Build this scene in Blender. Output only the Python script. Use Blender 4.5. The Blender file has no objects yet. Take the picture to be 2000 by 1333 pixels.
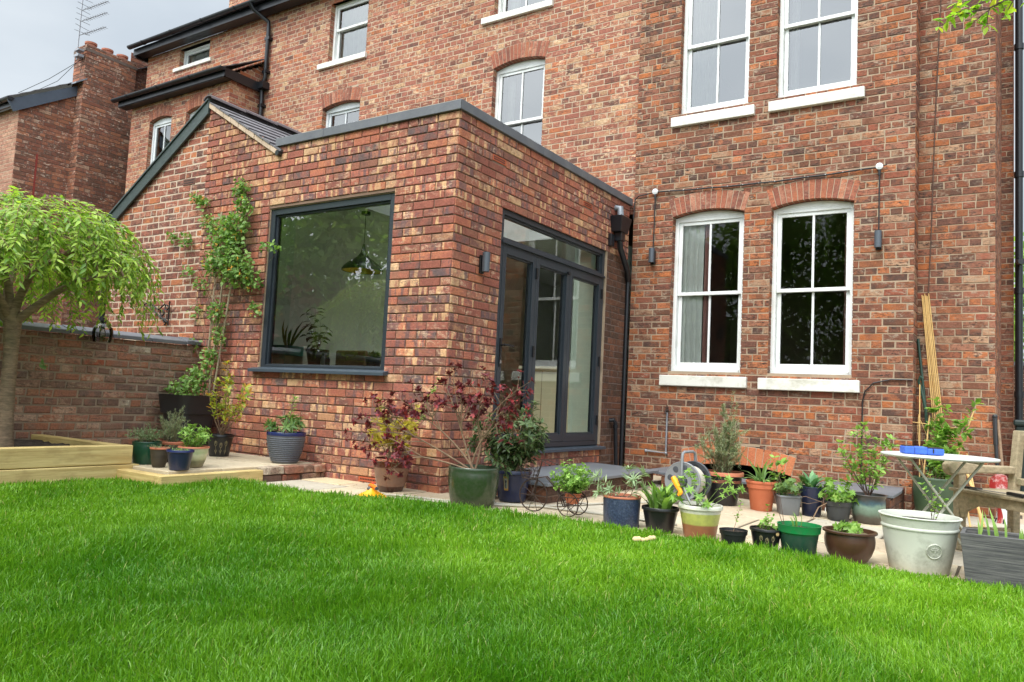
import bpy, bmesh, math, random
import numpy as np
from mathutils import Vector, Matrix, Euler
random.seed(7)
scene = bpy.context.scene
COL = scene.collection
PI = math.pi

# ------------------------------------------------------------------ camera
YAW, PITCH, ROLL = -0.5814, 0.0751, 0.0495
CAM = Vector((3.927, -5.003, 0.812))
def cam_axes():
    cy, sy, cp, sp = math.cos(YAW), math.sin(YAW), math.cos(PITCH), math.sin(PITCH)
    f = Vector((sy*cp, cy*cp, sp)); r = Vector((cy, -sy, 0)); u = r.cross(f)
    cr, sr = math.cos(ROLL), math.sin(ROLL)
    return r*cr + u*sr, -r*sr + u*cr, f
_r, _u, _f = cam_axes()
cd = bpy.data.cameras.new('camera'); cam = bpy.data.objects.new('camera', cd); COL.objects.link(cam)
mw = Matrix(((_r.x, _u.x, -_f.x, CAM.x), (_r.y, _u.y, -_f.y, CAM.y), (_r.z, _u.z, -_f.z, CAM.z), (0, 0, 0, 1)))
cam.matrix_world = mw
cd.sensor_width = 36; cd.sensor_fit = 'HORIZONTAL'; cd.lens = 1501.1/2000*36
cd.clip_start = 0.05; cd.clip_end = 500
scene.camera = cam

# ------------------------------------------------------------------ world and sun (bright overcast)
SUN_EL, SUN_AZ = math.radians(52), math.radians(182)     # azimuth measured from +Y clockwise: sun behind the camera
world = bpy.data.worlds.new('World'); scene.world = world; world.use_nodes = True
nt = world.node_tree; nt.nodes.clear()
def nn(t, typ, **kw):
    n = t.nodes.new(typ)
    for k, v in kw.items(): setattr(n, k, v)
    return n
wo = nn(nt, 'ShaderNodeOutputWorld'); bg = nn(nt, 'ShaderNodeBackground'); bg.inputs['Strength'].default_value = 0.12
sky = nn(nt, 'ShaderNodeTexSky', sky_type='NISHITA', sun_disc=False, sun_elevation=SUN_EL, sun_rotation=SUN_AZ, air_density=1.0, dust_density=2.0)
tc = nn(nt, 'ShaderNodeTexCoord'); mp = nn(nt, 'ShaderNodeMapping'); mp.inputs['Scale'].default_value = (1, 1, 2.4)
nz = nn(nt, 'ShaderNodeTexNoise'); nz.inputs['Scale'].default_value = 2.2; nz.inputs['Detail'].default_value = 5; nz.inputs['Roughness'].default_value = .5
cr = nn(nt, 'ShaderNodeValToRGB')
cr.color_ramp.elements[0].position = .36; cr.color_ramp.elements[0].color = (4.9, 5.4, 5.8, 1)
cr.color_ramp.elements[1].position = .66; cr.color_ramp.elements[1].color = (6.6, 7.0, 7.2, 1)
mx = nn(nt, 'ShaderNodeMixRGB'); mx.inputs[0].default_value = .86
nt.links.new(tc.outputs['Generated'], mp.inputs[0]); nt.links.new(mp.outputs[0], nz.inputs['Vector']); nt.links.new(nz.outputs[0], cr.inputs[0])
# an overcast dome is brighter overhead and round the hidden sun
sunv = (math.sin(SUN_AZ)*math.cos(SUN_EL), math.cos(SUN_AZ)*math.cos(SUN_EL), math.sin(SUN_EL))
dp_ = nn(nt, 'ShaderNodeVectorMath', operation='DOT_PRODUCT'); nt.links.new(tc.outputs['Generated'], dp_.inputs[0]); dp_.inputs[1].default_value = sunv
sz_ = nn(nt, 'ShaderNodeSeparateXYZ'); nt.links.new(tc.outputs['Generated'], sz_.inputs[0])
mr1 = nn(nt, 'ShaderNodeMapRange', interpolation_type='SMOOTHSTEP'); nt.links.new(dp_.outputs['Value'], mr1.inputs[0]); mr1.inputs[1].default_value = .1; mr1.inputs[2].default_value = 1; mr1.inputs[3].default_value = 0; mr1.inputs[4].default_value = 1.7
mr2 = nn(nt, 'ShaderNodeMapRange', interpolation_type='SMOOTHSTEP'); nt.links.new(sz_.outputs[2], mr2.inputs[0]); mr2.inputs[1].default_value = .35; mr2.inputs[2].default_value = 1; mr2.inputs[3].default_value = .62; mr2.inputs[4].default_value = 1.5
ad_ = nn(nt, 'ShaderNodeMath', operation='ADD'); nt.links.new(mr1.outputs[0], ad_.inputs[0]); nt.links.new(mr2.outputs[0], ad_.inputs[1])
mg_ = nn(nt, 'ShaderNodeMixRGB', blend_type='MULTIPLY'); mg_.inputs[0].default_value = 1; nt.links.new(cr.outputs[0], mg_.inputs[1]); nt.links.new(ad_.outputs[0], mg_.inputs[2])
nt.links.new(sky.outputs[0], mx.inputs[1]); nt.links.new(mg_.outputs[0], mx.inputs[2]); nt.links.new(mx.outputs[0], bg.inputs[0]); nt.links.new(bg.outputs[0], wo.inputs[0])
sd = bpy.data.lights.new('sun', 'SUN'); sd.energy = 1.5; sd.angle = math.radians(25); sd.color = (1.0, .95, .88)
sun = bpy.data.objects.new('sun', sd); COL.objects.link(sun)
sv = Vector((math.sin(SUN_AZ)*math.cos(SUN_EL), math.cos(SUN_AZ)*math.cos(SUN_EL), math.sin(SUN_EL)))
sun.rotation_euler = sv.to_track_quat('Z', 'Y').to_euler(); sun.location = (0, -6, 12)
scene.view_settings.view_transform = 'Standard'; scene.view_settings.look = 'None'
scene.view_settings.exposure = 0.86; scene.view_settings.gamma = 1
scene.cycles.max_bounces = 8; scene.cycles.transparent_max_bounces = 12; scene.cycles.diffuse_bounces = 5
scene.cycles.caustics_reflective = False; scene.cycles.caustics_refractive = False
scene.cycles.sample_clamp_indirect = 6

# ------------------------------------------------------------------ materials
def lin(c):
    return tuple((x/255/12.92 if x/255 <= .04045 else ((x/255+.055)/1.055)**2.4) for x in c)
def L4(c): return lin(c) + (1,)
def base_mat(name):
    m = bpy.data.materials.new(name); m.use_nodes = True; t = m.node_tree
    return m, t, t.nodes['Principled BSDF']
def mathn(t, op, a, b=None, c=None, clamp=False):
    n = nn(t, 'ShaderNodeMath', operation=op, use_clamp=clamp)
    for i, v in enumerate((a, b, c)):
        if v is None: continue
        if isinstance(v, (int, float)): n.inputs[i].default_value = v
        else: t.links.new(v, n.inputs[i])
    return n.outputs[0]
def noise(t, scale, detail=3, rough=.6, vec=None, stretch=None):
    n = nn(t, 'ShaderNodeTexNoise'); n.inputs['Scale'].default_value = scale; n.inputs['Detail'].default_value = detail; n.inputs['Roughness'].default_value = rough
    if vec is None: vec = nn(t, 'ShaderNodeTexCoord').outputs['Object']
    if stretch:
        m = nn(t, 'ShaderNodeMapping'); m.inputs['Scale'].default_value = stretch; t.links.new(vec, m.inputs[0]); vec = m.outputs[0]
    t.links.new(vec, n.inputs['Vector']); return n.outputs[0]
def maprange(t, v, a, b, c=0., d=1.):
    n = nn(t, 'ShaderNodeMapRange'); t.links.new(v, n.inputs[0])
    for i, x in enumerate((a, b, c, d)): n.inputs[i+1].default_value = x
    return n.outputs[0]
def mixc(t, f, a, b, mode='MIX'):
    n = nn(t, 'ShaderNodeMixRGB', blend_type=mode)
    for i, v in enumerate((f, a, b)):
        if isinstance(v, (int, float)): n.inputs[i].default_value = v
        elif isinstance(v, tuple): n.inputs[i].default_value = v
        else: t.links.new(v, n.inputs[i])
    return n.outputs[0]
def bump(t, p, h, strength=.3, dist=.01):
    b = nn(t, 'ShaderNodeBump'); b.inputs['Strength'].default_value = strength; b.inputs['Distance'].default_value = dist
    t.links.new(h, b.inputs['Height']); t.links.new(b.outputs[0], p.inputs['Normal'])
def M(name, col, rough=.6, metal=0, var=.12, scale=9, bmp=.15, bscale=45, spec=.5, dirt=None, dirtamt=.35, stretch=None):
    m, t, p = base_mat(name); c = L4(col)
    n1 = noise(t, scale, 4, stretch=stretch)
    col_ = mixc(t, maprange(t, n1, .3, .7), tuple(x*(1-var) for x in c[:3])+(1,), tuple(min(1, x*(1+var)) for x in c[:3])+(1,))
    if dirt:
        n3 = noise(t, scale*.7+1.3, 6, .7); col_ = mixc(t, maprange(t, n3, .5, .72, 0, dirtamt), col_, L4(dirt))
    t.links.new(col_, p.inputs['Base Color']); p.inputs['Roughness'].default_value = rough; p.inputs['Metallic'].default_value = metal
    p.inputs['Specular IOR Level'].default_value = spec
    if bmp: bump(t, p, noise(t, bscale, 4, stretch=stretch), bmp, .006)
    return m
def soften(pal, k=.16, g=(138,106,82)):
    return [(tuple(int(a*(1-k)+b*k) for a, b in zip(c, g)), w) for c, w in pal]
def ramp_const(t, fac, pal):
    n = nn(t, 'ShaderNodeValToRGB'); r = n.color_ramp; r.interpolation = 'CONSTANT'; tot = sum(w for _, w in pal); acc = 0
    while len(r.elements) > 1: r.elements.remove(r.elements[-1])
    for i, (c, w) in enumerate(pal):
        e = r.elements[0] if i == 0 else r.elements.new(acc/tot)
        e.position = acc/tot; e.color = L4(c); acc += w
    t.links.new(fac, n.inputs[0]); return n.outputs[0]
def brick_mat(name, pal, smear=(190, 165, 140), smear_amt=.45, dark=(70, 52, 48), dark_amt=.4, stripes=None, rough=.9, bmp=.5, gain=1.0, soft=.24):
    m, t, p = base_mat(name)
    at = nn(t, 'ShaderNodeAttribute', attribute_name='rnd'); sp = nn(t, 'ShaderNodeSeparateXYZ'); t.links.new(at.outputs['Vector'], sp.inputs[0])
    R1, R2, R3 = sp.outputs
    tcn = nn(t, 'ShaderNodeTexCoord').outputs['Object']
    off = nn(t, 'ShaderNodeVectorMath', operation='MULTIPLY_ADD'); t.links.new(at.outputs['Vector'], off.inputs[0]); off.inputs[1].default_value = (9, 7, 11); t.links.new(tcn, off.inputs[2])
    v = off.outputs[0]
    c = ramp_const(t, R1, soften(pal, soft))
    nb = noise(t, 9, 4, .65, vec=v)
    c2 = ramp_const(t, mathn(t, 'FRACT', mathn(t, 'ADD', R1, .381)), soften(pal, soft))
    c = mixc(t, maprange(t, nb, .44, .60, 0, .75), c, c2)
    if stripes:
        uv = nn(t, 'ShaderNodeUVMap', uv_map='UVMap').outputs[0]
        o2 = nn(t, 'ShaderNodeVectorMath', operation='MULTIPLY_ADD'); t.links.new(at.outputs['Vector'], o2.inputs[0]); o2.inputs[1].default_value = (13, 5, 0); t.links.new(uv, o2.inputs[2])
        n = noise(t, 1.0, 1.5, .5, vec=o2.outputs[0], stretch=(15, 2.2, 1))
        s1 = maprange(t, n, .585, .62, 0, .8); s2 = maprange(t, n, .44, .40, 0, .75)
        c = mixc(t, mathn(t, 'MULTIPLY', s1, maprange(t, R2, .3, .45)), c, L4(stripes[0]))
        c = mixc(t, mathn(t, 'MULTIPLY', s2, maprange(t, R3, .45, .6)), c, L4(stripes[1]))
    n1 = noise(t, 1, 5, .72, vec=v, stretch=(14, 14, 30)); n2 = noise(t, 1, 5, .78, vec=v, stretch=(22, 22, 55)); n3 = noise(t, 70, 3, .7, vec=v)
    c = mixc(t, mathn(t, 'MULTIPLY', maprange(t, n1, .52, .66), maprange(t, R2, .25, .75, 0, smear_amt*1.7)), c, L4(smear))
    c = mixc(t, mathn(t, 'MULTIPLY', maprange(t, n2, .5, .64), maprange(t, R3, .15, .7, 0, dark_amt*1.6)), c, L4(dark))
    g = mathn(t, 'MULTIPLY', maprange(t, n3, .25, .75, .66, 1.3), maprange(t, R3, 0, 1, .85*gain, 1.12*gain))
    c = mixc(t, 1, c, g, 'MULTIPLY')
    big = noise(t, .9, 4, .6, vec=tcn); c = mixc(t, 1, c, maprange(t, big, .3, .7, .86, 1.12), 'MULTIPLY')
    t.links.new(c, p.inputs['Base Color']); p.inputs['Roughness'].default_value = rough; p.inputs['Specular IOR Level'].default_value = .25
    hh = mathn(t, 'ADD', n2, mathn(t, 'MULTIPLY', n3, .5)); bump(t, p, hh, bmp, .012)
    return m
OLD = [((162,96,66),2.2),((142,82,60),3),((116,72,56),3),((196,110,62),1.8),((104,68,60),2),((160,108,88),1.6),((186,150,122),1.3),((84,62,58),2.2),((138,88,74),2),((200,118,78),.8),((160,84,66),1)]
MAINP = [((172,104,84),2.5),((152,88,74),3),((186,128,100),1.8),((192,112,74),1.3),((120,78,68),1.2),((206,168,130),1.4),((162,98,84),2.5),((98,70,66),.7),((178,108,90),2)]
NEWP = [((156,90,76),3),((172,98,80),2.6),((138,80,70),3),((118,78,72),1.6),((186,114,84),1.4),((208,170,130),.6),((94,78,80),.9),((150,98,80),2.2),((194,142,106),.6)]
NEIP = [((148,92,76),3),((130,82,70),3),((172,110,84),2),((108,76,66),2),((196,160,138),.7),((176,112,84),1),((140,84,70),2)]
BWP = [((146,102,88),3),((122,94,82),2.5),((164,106,84),2),((180,152,132),1.2),((102,84,80),1.4),((138,112,100),2),((206,196,178),.45),((158,82,60),.8)]
GABP = [((166,98,80),2.2),((140,82,70),2.6),((112,72,66),2.2),((92,64,60),1.5),((196,120,78),1.5),((180,120,98),1.6)]
m_old = brick_mat('weathered orange brick', OLD, smear=(176,158,138), smear_amt=.55, dark=(58,48,44), dark_amt=.7, gain=.9)
m_main = brick_mat('pale red brick', MAINP, smear=(214,184,150), smear_amt=.75, dark_amt=.5, gain=.96)
m_new = brick_mat('wire cut multi brick', NEWP, stripes=((210,168,124), (100,78,78)), smear=(212,180,150), smear_amt=.4, dark=(78,66,72), dark_amt=.4, bmp=.35, gain=1.12, soft=.18)
m_dim = brick_mat('dark brown brick', [((108,72,58),3),((86,62,52),3),((72,56,50),2),((128,82,62),1)], smear_amt=.15, gain=.8)  # old dark brick; the shadow beside the doors is put into this colour
m_nei = brick_mat('dark red brick', NEIP, smear=(214,192,172), smear_amt=.6, gain=1.1)
m_neifront = brick_mat('pale pink brick', [((178,128,108),3),((160,110,94),2),((190,146,124),2)])
m_bw = brick_mat('mossy brown brick', BWP, smear=(160,144,118), smear_amt=.45, dark=(72,66,56), dark_amt=.5)
m_gab = brick_mat('reused old brick', GABP, smear=(206,176,156), smear_amt=.4, dark_amt=.5, soft=.15)
m_arch = brick_mat('red rubbed arch brick', [((166,96,76),3),((148,84,70),3),((184,106,78),2),((122,74,66),1.5),((190,130,108),.8)], smear_amt=.35, dark_amt=.4)
m_archnew = brick_mat('smooth terracotta brick', [((196,112,74),3),((186,102,68),2),((202,122,82),2)], smear_amt=.08, dark_amt=.12, bmp=.15)
m_mort = M('buff mortar', (176,156,134), .95, var=.16, scale=6, bmp=.4, bscale=60)
m_mortgab = M('thick pale mortar', (196,176,156), .95, var=.1, scale=6, bmp=.4, bscale=60)
m_mortold = M('pale mortar', (160,140,118), .95, var=.15, scale=6, bmp=.4, bscale=60, dirt=(110,92,80))
m_mortnew = M('raked brown mortar', (122,98,82), .95, var=.14, bmp=.3, bscale=60)
m_mortdark = M('sooty mortar', (112,96,88), .95, var=.2, bmp=.4)
m_mortbw = M('grey mossy mortar', (146,128,110), .95, var=.2, bmp=.5, dirt=(80,78,60))
m_white = M('white gloss paint', (226,228,226), .35, var=.03, scale=3, bmp=.06, bscale=18, dirt=(170,166,152), dirtamt=.4)
m_sill = M('painted stone sill', (218,217,208), .6, var=.05, scale=5, bmp=.25, bscale=14, dirt=(150,142,120), dirtamt=.6)
m_upvc = M('white plastic window frame', (214,218,220), .3, var=.03, bmp=0)
m_ant = M('anthracite powder coat', (46,53,60), .38, var=.06, scale=4, bmp=.04, bscale=200)
m_ant2 = M('anthracite sill', (62,72,82), .4, var=.06, scale=4, bmp=0)
m_board = M('weathered green black paint', (62,72,72), .5, var=.2, scale=12, bmp=.3, stretch=(1, 1, 8), dirt=(34,38,40))
m_blackp = M('black plastic gutter', (24,27,32), .35, var=.12, bmp=.05)
m_cope = M('grey slate coping', (96,98,104), .6, var=.14, scale=3, bmp=.3, bscale=20, dirt=(140,138,134), dirtamt=.3)
m_slate = M('roof slate', (104,100,104), .6, var=.22, scale=16, bmp=.4, bscale=30, dirt=(66,64,62))
m_slated = M('dark slate slab', (108,112,118), .45, var=.12, scale=3, bmp=.25, bscale=25, dirt=(120,118,112), dirtamt=.25)
m_verge = M('mortar verge', (186,164,142), .9, var=.12, bmp=.6, bscale=30)
m_lead = M('lead flashing', (132,138,146), .5, metal=.2, var=.15, bmp=.3, bscale=15)
m_soil = M('dark compost', (52,42,36), 1, var=.45, scale=45, bmp=1, bscale=55)
m_terra = M('terracotta', (188,104,70), .75, var=.08, scale=6, bmp=.1, dirt=(206,160,130), dirtamt=.2)
m_timber = None
def glass_mat(name, ior=1.75, tint=(.94, .97, .95), wav=.0, rough=0.0):
    m = bpy.data.materials.new(name); m.use_nodes = True; t = m.node_tree; t.nodes.clear()
    o = nn(t, 'ShaderNodeOutputMaterial'); tr = nn(t, 'ShaderNodeBsdfTransparent'); tr.inputs[0].default_value = tint+(1,)
    gl = nn(t, 'ShaderNodeBsdfGlossy'); gl.inputs['Roughness'].default_value = rough; fr = nn(t, 'ShaderNodeFresnel'); fr.inputs[0].default_value = ior
    mixs = nn(t, 'ShaderNodeMixShader'); t.links.new(fr.outputs[0], mixs.inputs[0]); t.links.new(tr.outputs[0], mixs.inputs[1]); t.links.new(gl.outputs[0], mixs.inputs[2]); t.links.new(mixs.outputs[0], o.inputs[0])
    if wav:
        b = nn(t, 'ShaderNodeBump'); b.inputs['Strength'].default_value = wav; b.inputs['Distance'].default_value = .01
        t.links.new(noise(t, 3.2, 1), b.inputs['Height']); t.links.new(b.outputs[0], gl.inputs[0] if False else gl.inputs['Normal']); t.links.new(b.outputs[0], fr.inputs['Normal'])
    return m
m_glassp = glass_mat('large double glazed pane', 2.75, tint=(.96,.98,.96)); m_glass = glass_mat('double glazing', 1.95); m_glassu = glass_mat('upper window glass', 3.1)
m_glasso = glass_mat('old sash glass', 1.5, wav=.05)
m_smoke = glass_mat('smoked lamp glass', 1.5, tint=(.72, .72, .73))
def wood_mat(name, a, b, dirt, axis=0, rough=.7, gscale=1.0, dirtamt=.5):
    m, t, p = base_mat(name); st = [26, 26, 26]; st[axis] = 1.1
    n = noise(t, 1.6*gscale, 7, .72, stretch=tuple(st)); st2 = [9, 9, 9]; st2[axis] = 4.5; big = noise(t, 1.0, 4, .6, stretch=tuple(st2))
    c = mixc(t, maprange(t, n, .36, .62), L4(a), L4(b)); c = mixc(t, maprange(t, big, .54, .7, 0, dirtamt), c, L4(dirt))
    t.links.new(c, p.inputs['Base Color']); p.inputs['Roughness'].default_value = rough; p.inputs['Specular IOR Level'].default_value = .3
    bump(t, p, n, .6, .005); return m
m_timX = wood_mat('new treated softwood', (208,184,126), (176,148,94), (150,122,76), 0)
m_timY = wood_mat('new treated softwood sleeper', (210,188,130), (178,152,98), (152,128,84), 1)
m_bench = wood_mat('silvered teak', (172,156,128), (138,126,102), (104,112,78), 0, .8, 1.0, .55)
m_trough = wood_mat('grey painted timber', (108,106,104), (66,66,68), (82,80,78), 0, .75, 2.4, .4)
m_cane = wood_mat('bamboo cane', (206,172,112), (184,148,92), (150,116,70), 2, .5)
m_stem = M('woody stem', (128,104,82), .8, var=.25, scale=30, bmp=.3)
m_stemd = M('dark twig', (84,62,52), .8, var=.25, scale=30, bmp=.2)
m_stemg = M('green stem', (112,130,72), .6, var=.2, scale=30, bmp=0)
m_bark = M('cherry bark', (130,110,88), .85, var=.45, scale=8, bmp=1, bscale=16, dirt=(88,84,62), dirtamt=.7, stretch=(2, 2, 8))
m_curt = M('white net curtain', (240,240,236), .9, var=.05, bmp=.1)
m_pinkc = M('dusky pink curtain lining', (176,128,122), .9, var=.08, bmp=.1)
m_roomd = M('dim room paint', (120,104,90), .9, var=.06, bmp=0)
m_roomg = M('pale sage room paint', (204,222,206), .9, var=.03, bmp=0)
m_roomdk = M('olive grey room paint', (226,232,220), .9, var=.04, bmp=0)
m_floor = M('beige floor tile', (178,166,146), .35, var=.06, bmp=0)
m_cream = M('cream kitchen unit', (200,196,166), .5, var=.03, bmp=0)
m_iron = M('rusty iron wire', (58,44,38), .7, metal=.3, var=.3, scale=30, bmp=.2)
m_blackm = M('black painted metal', (22,22,24), .4, var=.1, bmp=0)
m_greyl = M('grey lamp metal', (84,90,98), .4, metal=.3, var=.05, bmp=0)

def leaf_mat(name, a, b, transl=.35, rough=.5, c3=None):
    m, t, p = base_mat(name)
    at = nn(t, 'ShaderNodeAttribute', attribute_name='rnd'); sp = nn(t, 'ShaderNodeSeparateXYZ'); t.links.new(at.outputs['Vector'], sp.inputs[0])
    c = mixc(t, sp.outputs[0], L4(a), L4(b))
    if c3: c = mixc(t, maprange(t, sp.outputs[1], .8, .86), c, L4(c3))
    c = mixc(t, 1, c, maprange(t, sp.outputs[2], 0, 1, .8, 1.2), 'MULTIPLY')
    t.links.new(c, p.inputs['Base Color']); p.inputs['Roughness'].default_value = rough; p.inputs['Specular IOR Level'].default_value = .4
    tl = nn(t, 'ShaderNodeBsdfTranslucent'); t.links.new(mixc(t, 1, c, (1.25, 1.3, .7, 1), 'MULTIPLY'), tl.inputs[0])
    ms = nn(t, 'ShaderNodeMixShader'); ms.inputs[0].default_value = transl
    o = t.nodes['Material Output']; t.links.new(p.outputs[0], ms.inputs[1]); t.links.new(tl.outputs[0], ms.inputs[2]); t.links.new(ms.outputs[0], o.inputs[0])
    return m
lf_cherry = leaf_mat('fresh cherry leaf', (100,142,48), (182,206,92), .42, .4)
lf_dark = leaf_mat('glossy dark leaf', (54,76,42), (98,118,72), .2, .38)
lf_mid = leaf_mat('mid green leaf', (74,108,54), (122,150,84), .3)
lf_lime = leaf_mat('lime green leaf', (104,148,58), (158,190,98), .35)
lf_red = leaf_mat('burgundy leaf', (84,34,42), (112,42,48), .25, c3=(150,50,52))
lf_yel = leaf_mat('golden leaf', (178,166,66), (206,192,96), .45)
lf_bay = leaf_mat('yellow green bay leaf', (116,142,50), (184,186,66), .35, c3=(190,140,60))
lf_rose = leaf_mat('rosemary needle', (120,134,96), (164,174,136), .2)
lf_thyme = leaf_mat('thyme leaf', (92,118,78), (134,156,112), .3)
lf_grey = leaf_mat('grey green succulent leaf', (126,152,112), (164,180,140), .25)
lf_strap = leaf_mat('pale strap leaf', (104,146,78), (146,178,112), .35)
lf_far = leaf_mat('tree leaf', (116,156,76), (170,200,110), .6)
lf_hon = leaf_mat('honeysuckle leaf', (84,122,52), (138,170,88), .35)
fl_or = leaf_mat('orange honeysuckle petal', (222,158,50), (230,184,90), .35)

# ------------------------------------------------------------------ mesh helpers
LOC = {}
class MB:
    def __init__(s): s.v = []; s.f = []; s.mi = []; s.r = []; s.uv = []
    def add(s, vs, fs, mi=0, rnd=(0, 0, 0), uvs=None):
        b = len(s.v); s.v += [tuple(x) for x in vs]
        for k, f in enumerate(fs):
            s.f.append(tuple(b+i for i in f)); s.mi.append(mi); s.r.append(rnd)
            s.uv.append(uvs[k] if uvs else None)
    def box(s, x0, x1, y0, y1, z0, z1, mi=0):
        s.add([(x0,y0,z0),(x1,y0,z0),(x1,y1,z0),(x0,y1,z0),(x0,y0,z1),(x1,y0,z1),(x1,y1,z1),(x0,y1,z1)],
              [(0,3,2,1),(4,5,6,7),(0,1,5,4),(1,2,6,5),(2,3,7,6),(3,0,4,7)], mi)
    def hexa(s, p, mi=0, rnd=(0,0,0)):
        s.add(p, [(0,3,2,1),(4,5,6,7),(0,1,5,4),(1,2,6,5),(2,3,7,6),(3,0,4,7)], mi, rnd)
    def prism(s, pts, a, b, mi=0):      # pts: list of (p,q); a,b functions mapping (p,q)->xyz for both ends
        n = len(pts); v = [a(*p) for p in pts]+[b(*p) for p in pts]
        f = [tuple(range(n)), tuple(range(2*n-1, n-1, -1))]+[(i, n+i, n+(i+1) % n, (i+1) % n) for i in range(n)]
        s.add(v, f, mi)
    def beam(s, a, b, w, h, up=(0,0,1), mi=0):
        a = Vector(a); b = Vector(b); d = (b-a).normalized(); u = Vector(up); x = d.cross(u)
        if x.length < 1e-4: x = d.cross(Vector((0,1,0)))
        x.normalize(); y = x.cross(d)
        p = [a-x*w/2-y*h/2, a+x*w/2-y*h/2, b+x*w/2-y*h/2, b-x*w/2-y*h/2, a-x*w/2+y*h/2, a+x*w/2+y*h/2, b+x*w/2+y*h/2, b-x*w/2+y*h/2]
        s.hexa(p, mi)
    def tube(s, pts, r, n=8, mi=0, cap=True, rnd=(0,0,0)):
        pts = [Vector(p) for p in pts]; m = len(pts)
        rs = r if isinstance(r, (list, tuple)) else [r]*m
        t0 = (pts[1]-pts[0]).normalized(); ref = Vector((0,0,1)) if abs(t0.z) < .9 else Vector((1,0,0))
        x = t0.cross(ref).normalized(); V = []
        for i, p in enumerate(pts):
            t = (pts[min(i+1, m-1)]-pts[max(i-1, 0)]).normalized()
            x = (x - t*x.dot(t)); x = x.normalized() if x.length > 1e-6 else t.orthogonal().normalized()
            y = t.cross(x)
            for k in range(n):
                a = 2*PI*k/n; V.append(p+(x*math.cos(a)+y*math.sin(a))*rs[i])
        F = [(i*n+k, i*n+(k+1) % n, (i+1)*n+(k+1) % n, (i+1)*n+k) for i in range(m-1) for k in range(n)]
        if cap: F += [tuple(range(n-1, -1, -1)), tuple(range((m-1)*n, m*n))]
        s.add(V, F, mi, rnd)
    def lathe(s, prof, c, n=40, mis=None, sq=0, rot=0, capb=True):
        # prof list of (r,z). sq>0 makes the section squarish
        V = []; cx, cy, cz = c
        for (r, z) in prof:
            for k in range(n):
                a = 2*PI*k/n+rot; ca, sa = math.cos(a), math.sin(a); q = 1
                if sq: q = 1/((abs(math.cos(a-rot))**sq+abs(math.sin(a-rot))**sq)**(1/sq))
                V.append((cx+r*q*ca, cy+r*q*sa, cz+z))
        for i in range(len(prof)-1):
            mi = mis[i] if mis else 0
            b = len(s.v)
            F = [(k, (k+1) % n, n+(k+1) % n, n+k) for k in range(n)]
            s.add(V[i*n:(i+2)*n], F, mi)
        if capb: s.add(V[:n], [tuple(range(n-1, -1, -1))], mis[0] if mis else 0)
        if prof[-1][0] > 1e-3: s.add(V[-n:], [tuple(range(n))], mis[-1] if mis else 0)
    def disc(s, c, r, n=24, mi=0, ax='z'):
        V = []
        for k in range(n):
            a = 2*PI*k/n; ca, sa = r*math.cos(a), r*math.sin(a)
            V.append((c[0]+ca, c[1]+sa, c[2]) if ax == 'z' else ((c[0]+ca, c[1], c[2]+sa) if ax == 'y' else (c[0], c[1]+ca, c[2]+sa)))
        s.add(V, [tuple(range(n))], mi)
    def ball(s, c, r, n=10, mi=0, sc=(1,1,1)):
        V = []; F = []
        for i in range(n+1):
            th = PI*i/n
            for k in range(n):
                a = 2*PI*k/n; V.append((c[0]+r*sc[0]*math.sin(th)*math.cos(a), c[1]+r*sc[1]*math.sin(th)*math.sin(a), c[2]+r*sc[2]*math.cos(th)))
        for i in range(n):
            for k in range(n): F.append((i*n+k, (i+1)*n+k, (i+1)*n+(k+1) % n, i*n+(k+1) % n))
        s.add(V, F, mi)
    def build(s, name, mats, parent=None, smooth=False, bevel=0, attrs=False, weld=False):
        if not isinstance(mats, (list, tuple)): mats = [mats]
        me = bpy.data.meshes.new(name); o = Vector(LOC.get(parent.name, (0,0,0))) if parent else Vector((0,0,0))
        me.from_pydata([(x-o.x, y-o.y, z-o.z) for x, y, z in s.v], [], s.f)
        for m in mats: me.materials.append(m)
        if len(mats) > 1: me.polygons.foreach_set('material_index', s.mi)
        if attrs:
            a = me.attributes.new('rnd', 'FLOAT_VECTOR', 'FACE'); a.data.foreach_set('vector', np.array(s.r, 'f').ravel())
            if any(u is not None for u in s.uv):
                uvl = me.uv_layers.new(name='UVMap'); arr = []
                for f, u in zip(s.f, s.uv):
                    for i in range(len(f)): arr += list(u[i]) if u else [0, 0]
                uvl.data.foreach_set('uv', arr)
        if weld or smooth:
            bm = bmesh.new(); bm.from_mesh(me); bmesh.ops.remove_doubles(bm, verts=bm.verts, dist=1e-5); bmesh.ops.recalc_face_normals(bm, faces=bm.faces); bm.to_mesh(me); bm.free()
        ob = bpy.data.objects.new(name, me); COL.objects.link(ob)
        if smooth:
            me.polygons.foreach_set('use_smooth', [True]*len(me.polygons))
            me.set_sharp_from_angle(angle=math.radians(40))
        if bevel:
            md = ob.modifiers.new('bevel', 'BEVEL'); md.width = bevel; md.segments = 2; md.limit_method = 'ANGLE'; md.angle_limit = math.radians(40)
        if parent: ob.parent = parent; LOC[ob.name] = tuple(o)
        return ob
def thing(name, label, cat, loc, group=None):
    o = bpy.data.objects.new(name, None); COL.objects.link(o); o.location = loc; o.empty_display_size = .1
    o['label'] = label; o['category'] = cat
    if group: o['group'] = group
    LOC[o.name] = tuple(loc); return o
def tag(o, label=None, cat=None, group=None, kind=None):
    if label: o['label'] = label
    if cat: o['category'] = cat
    if group: o['group'] = group
    if kind: o['kind'] = kind
    return o
def recenter(o, loc):       # gives a one-mesh thing an origin at its base
    l = Vector(loc); o.data.transform(Matrix.Translation(-l)); o.location = l; return o

def gz(x): return .02-.035*min(max(x-.3, 0), 3.7)

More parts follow.
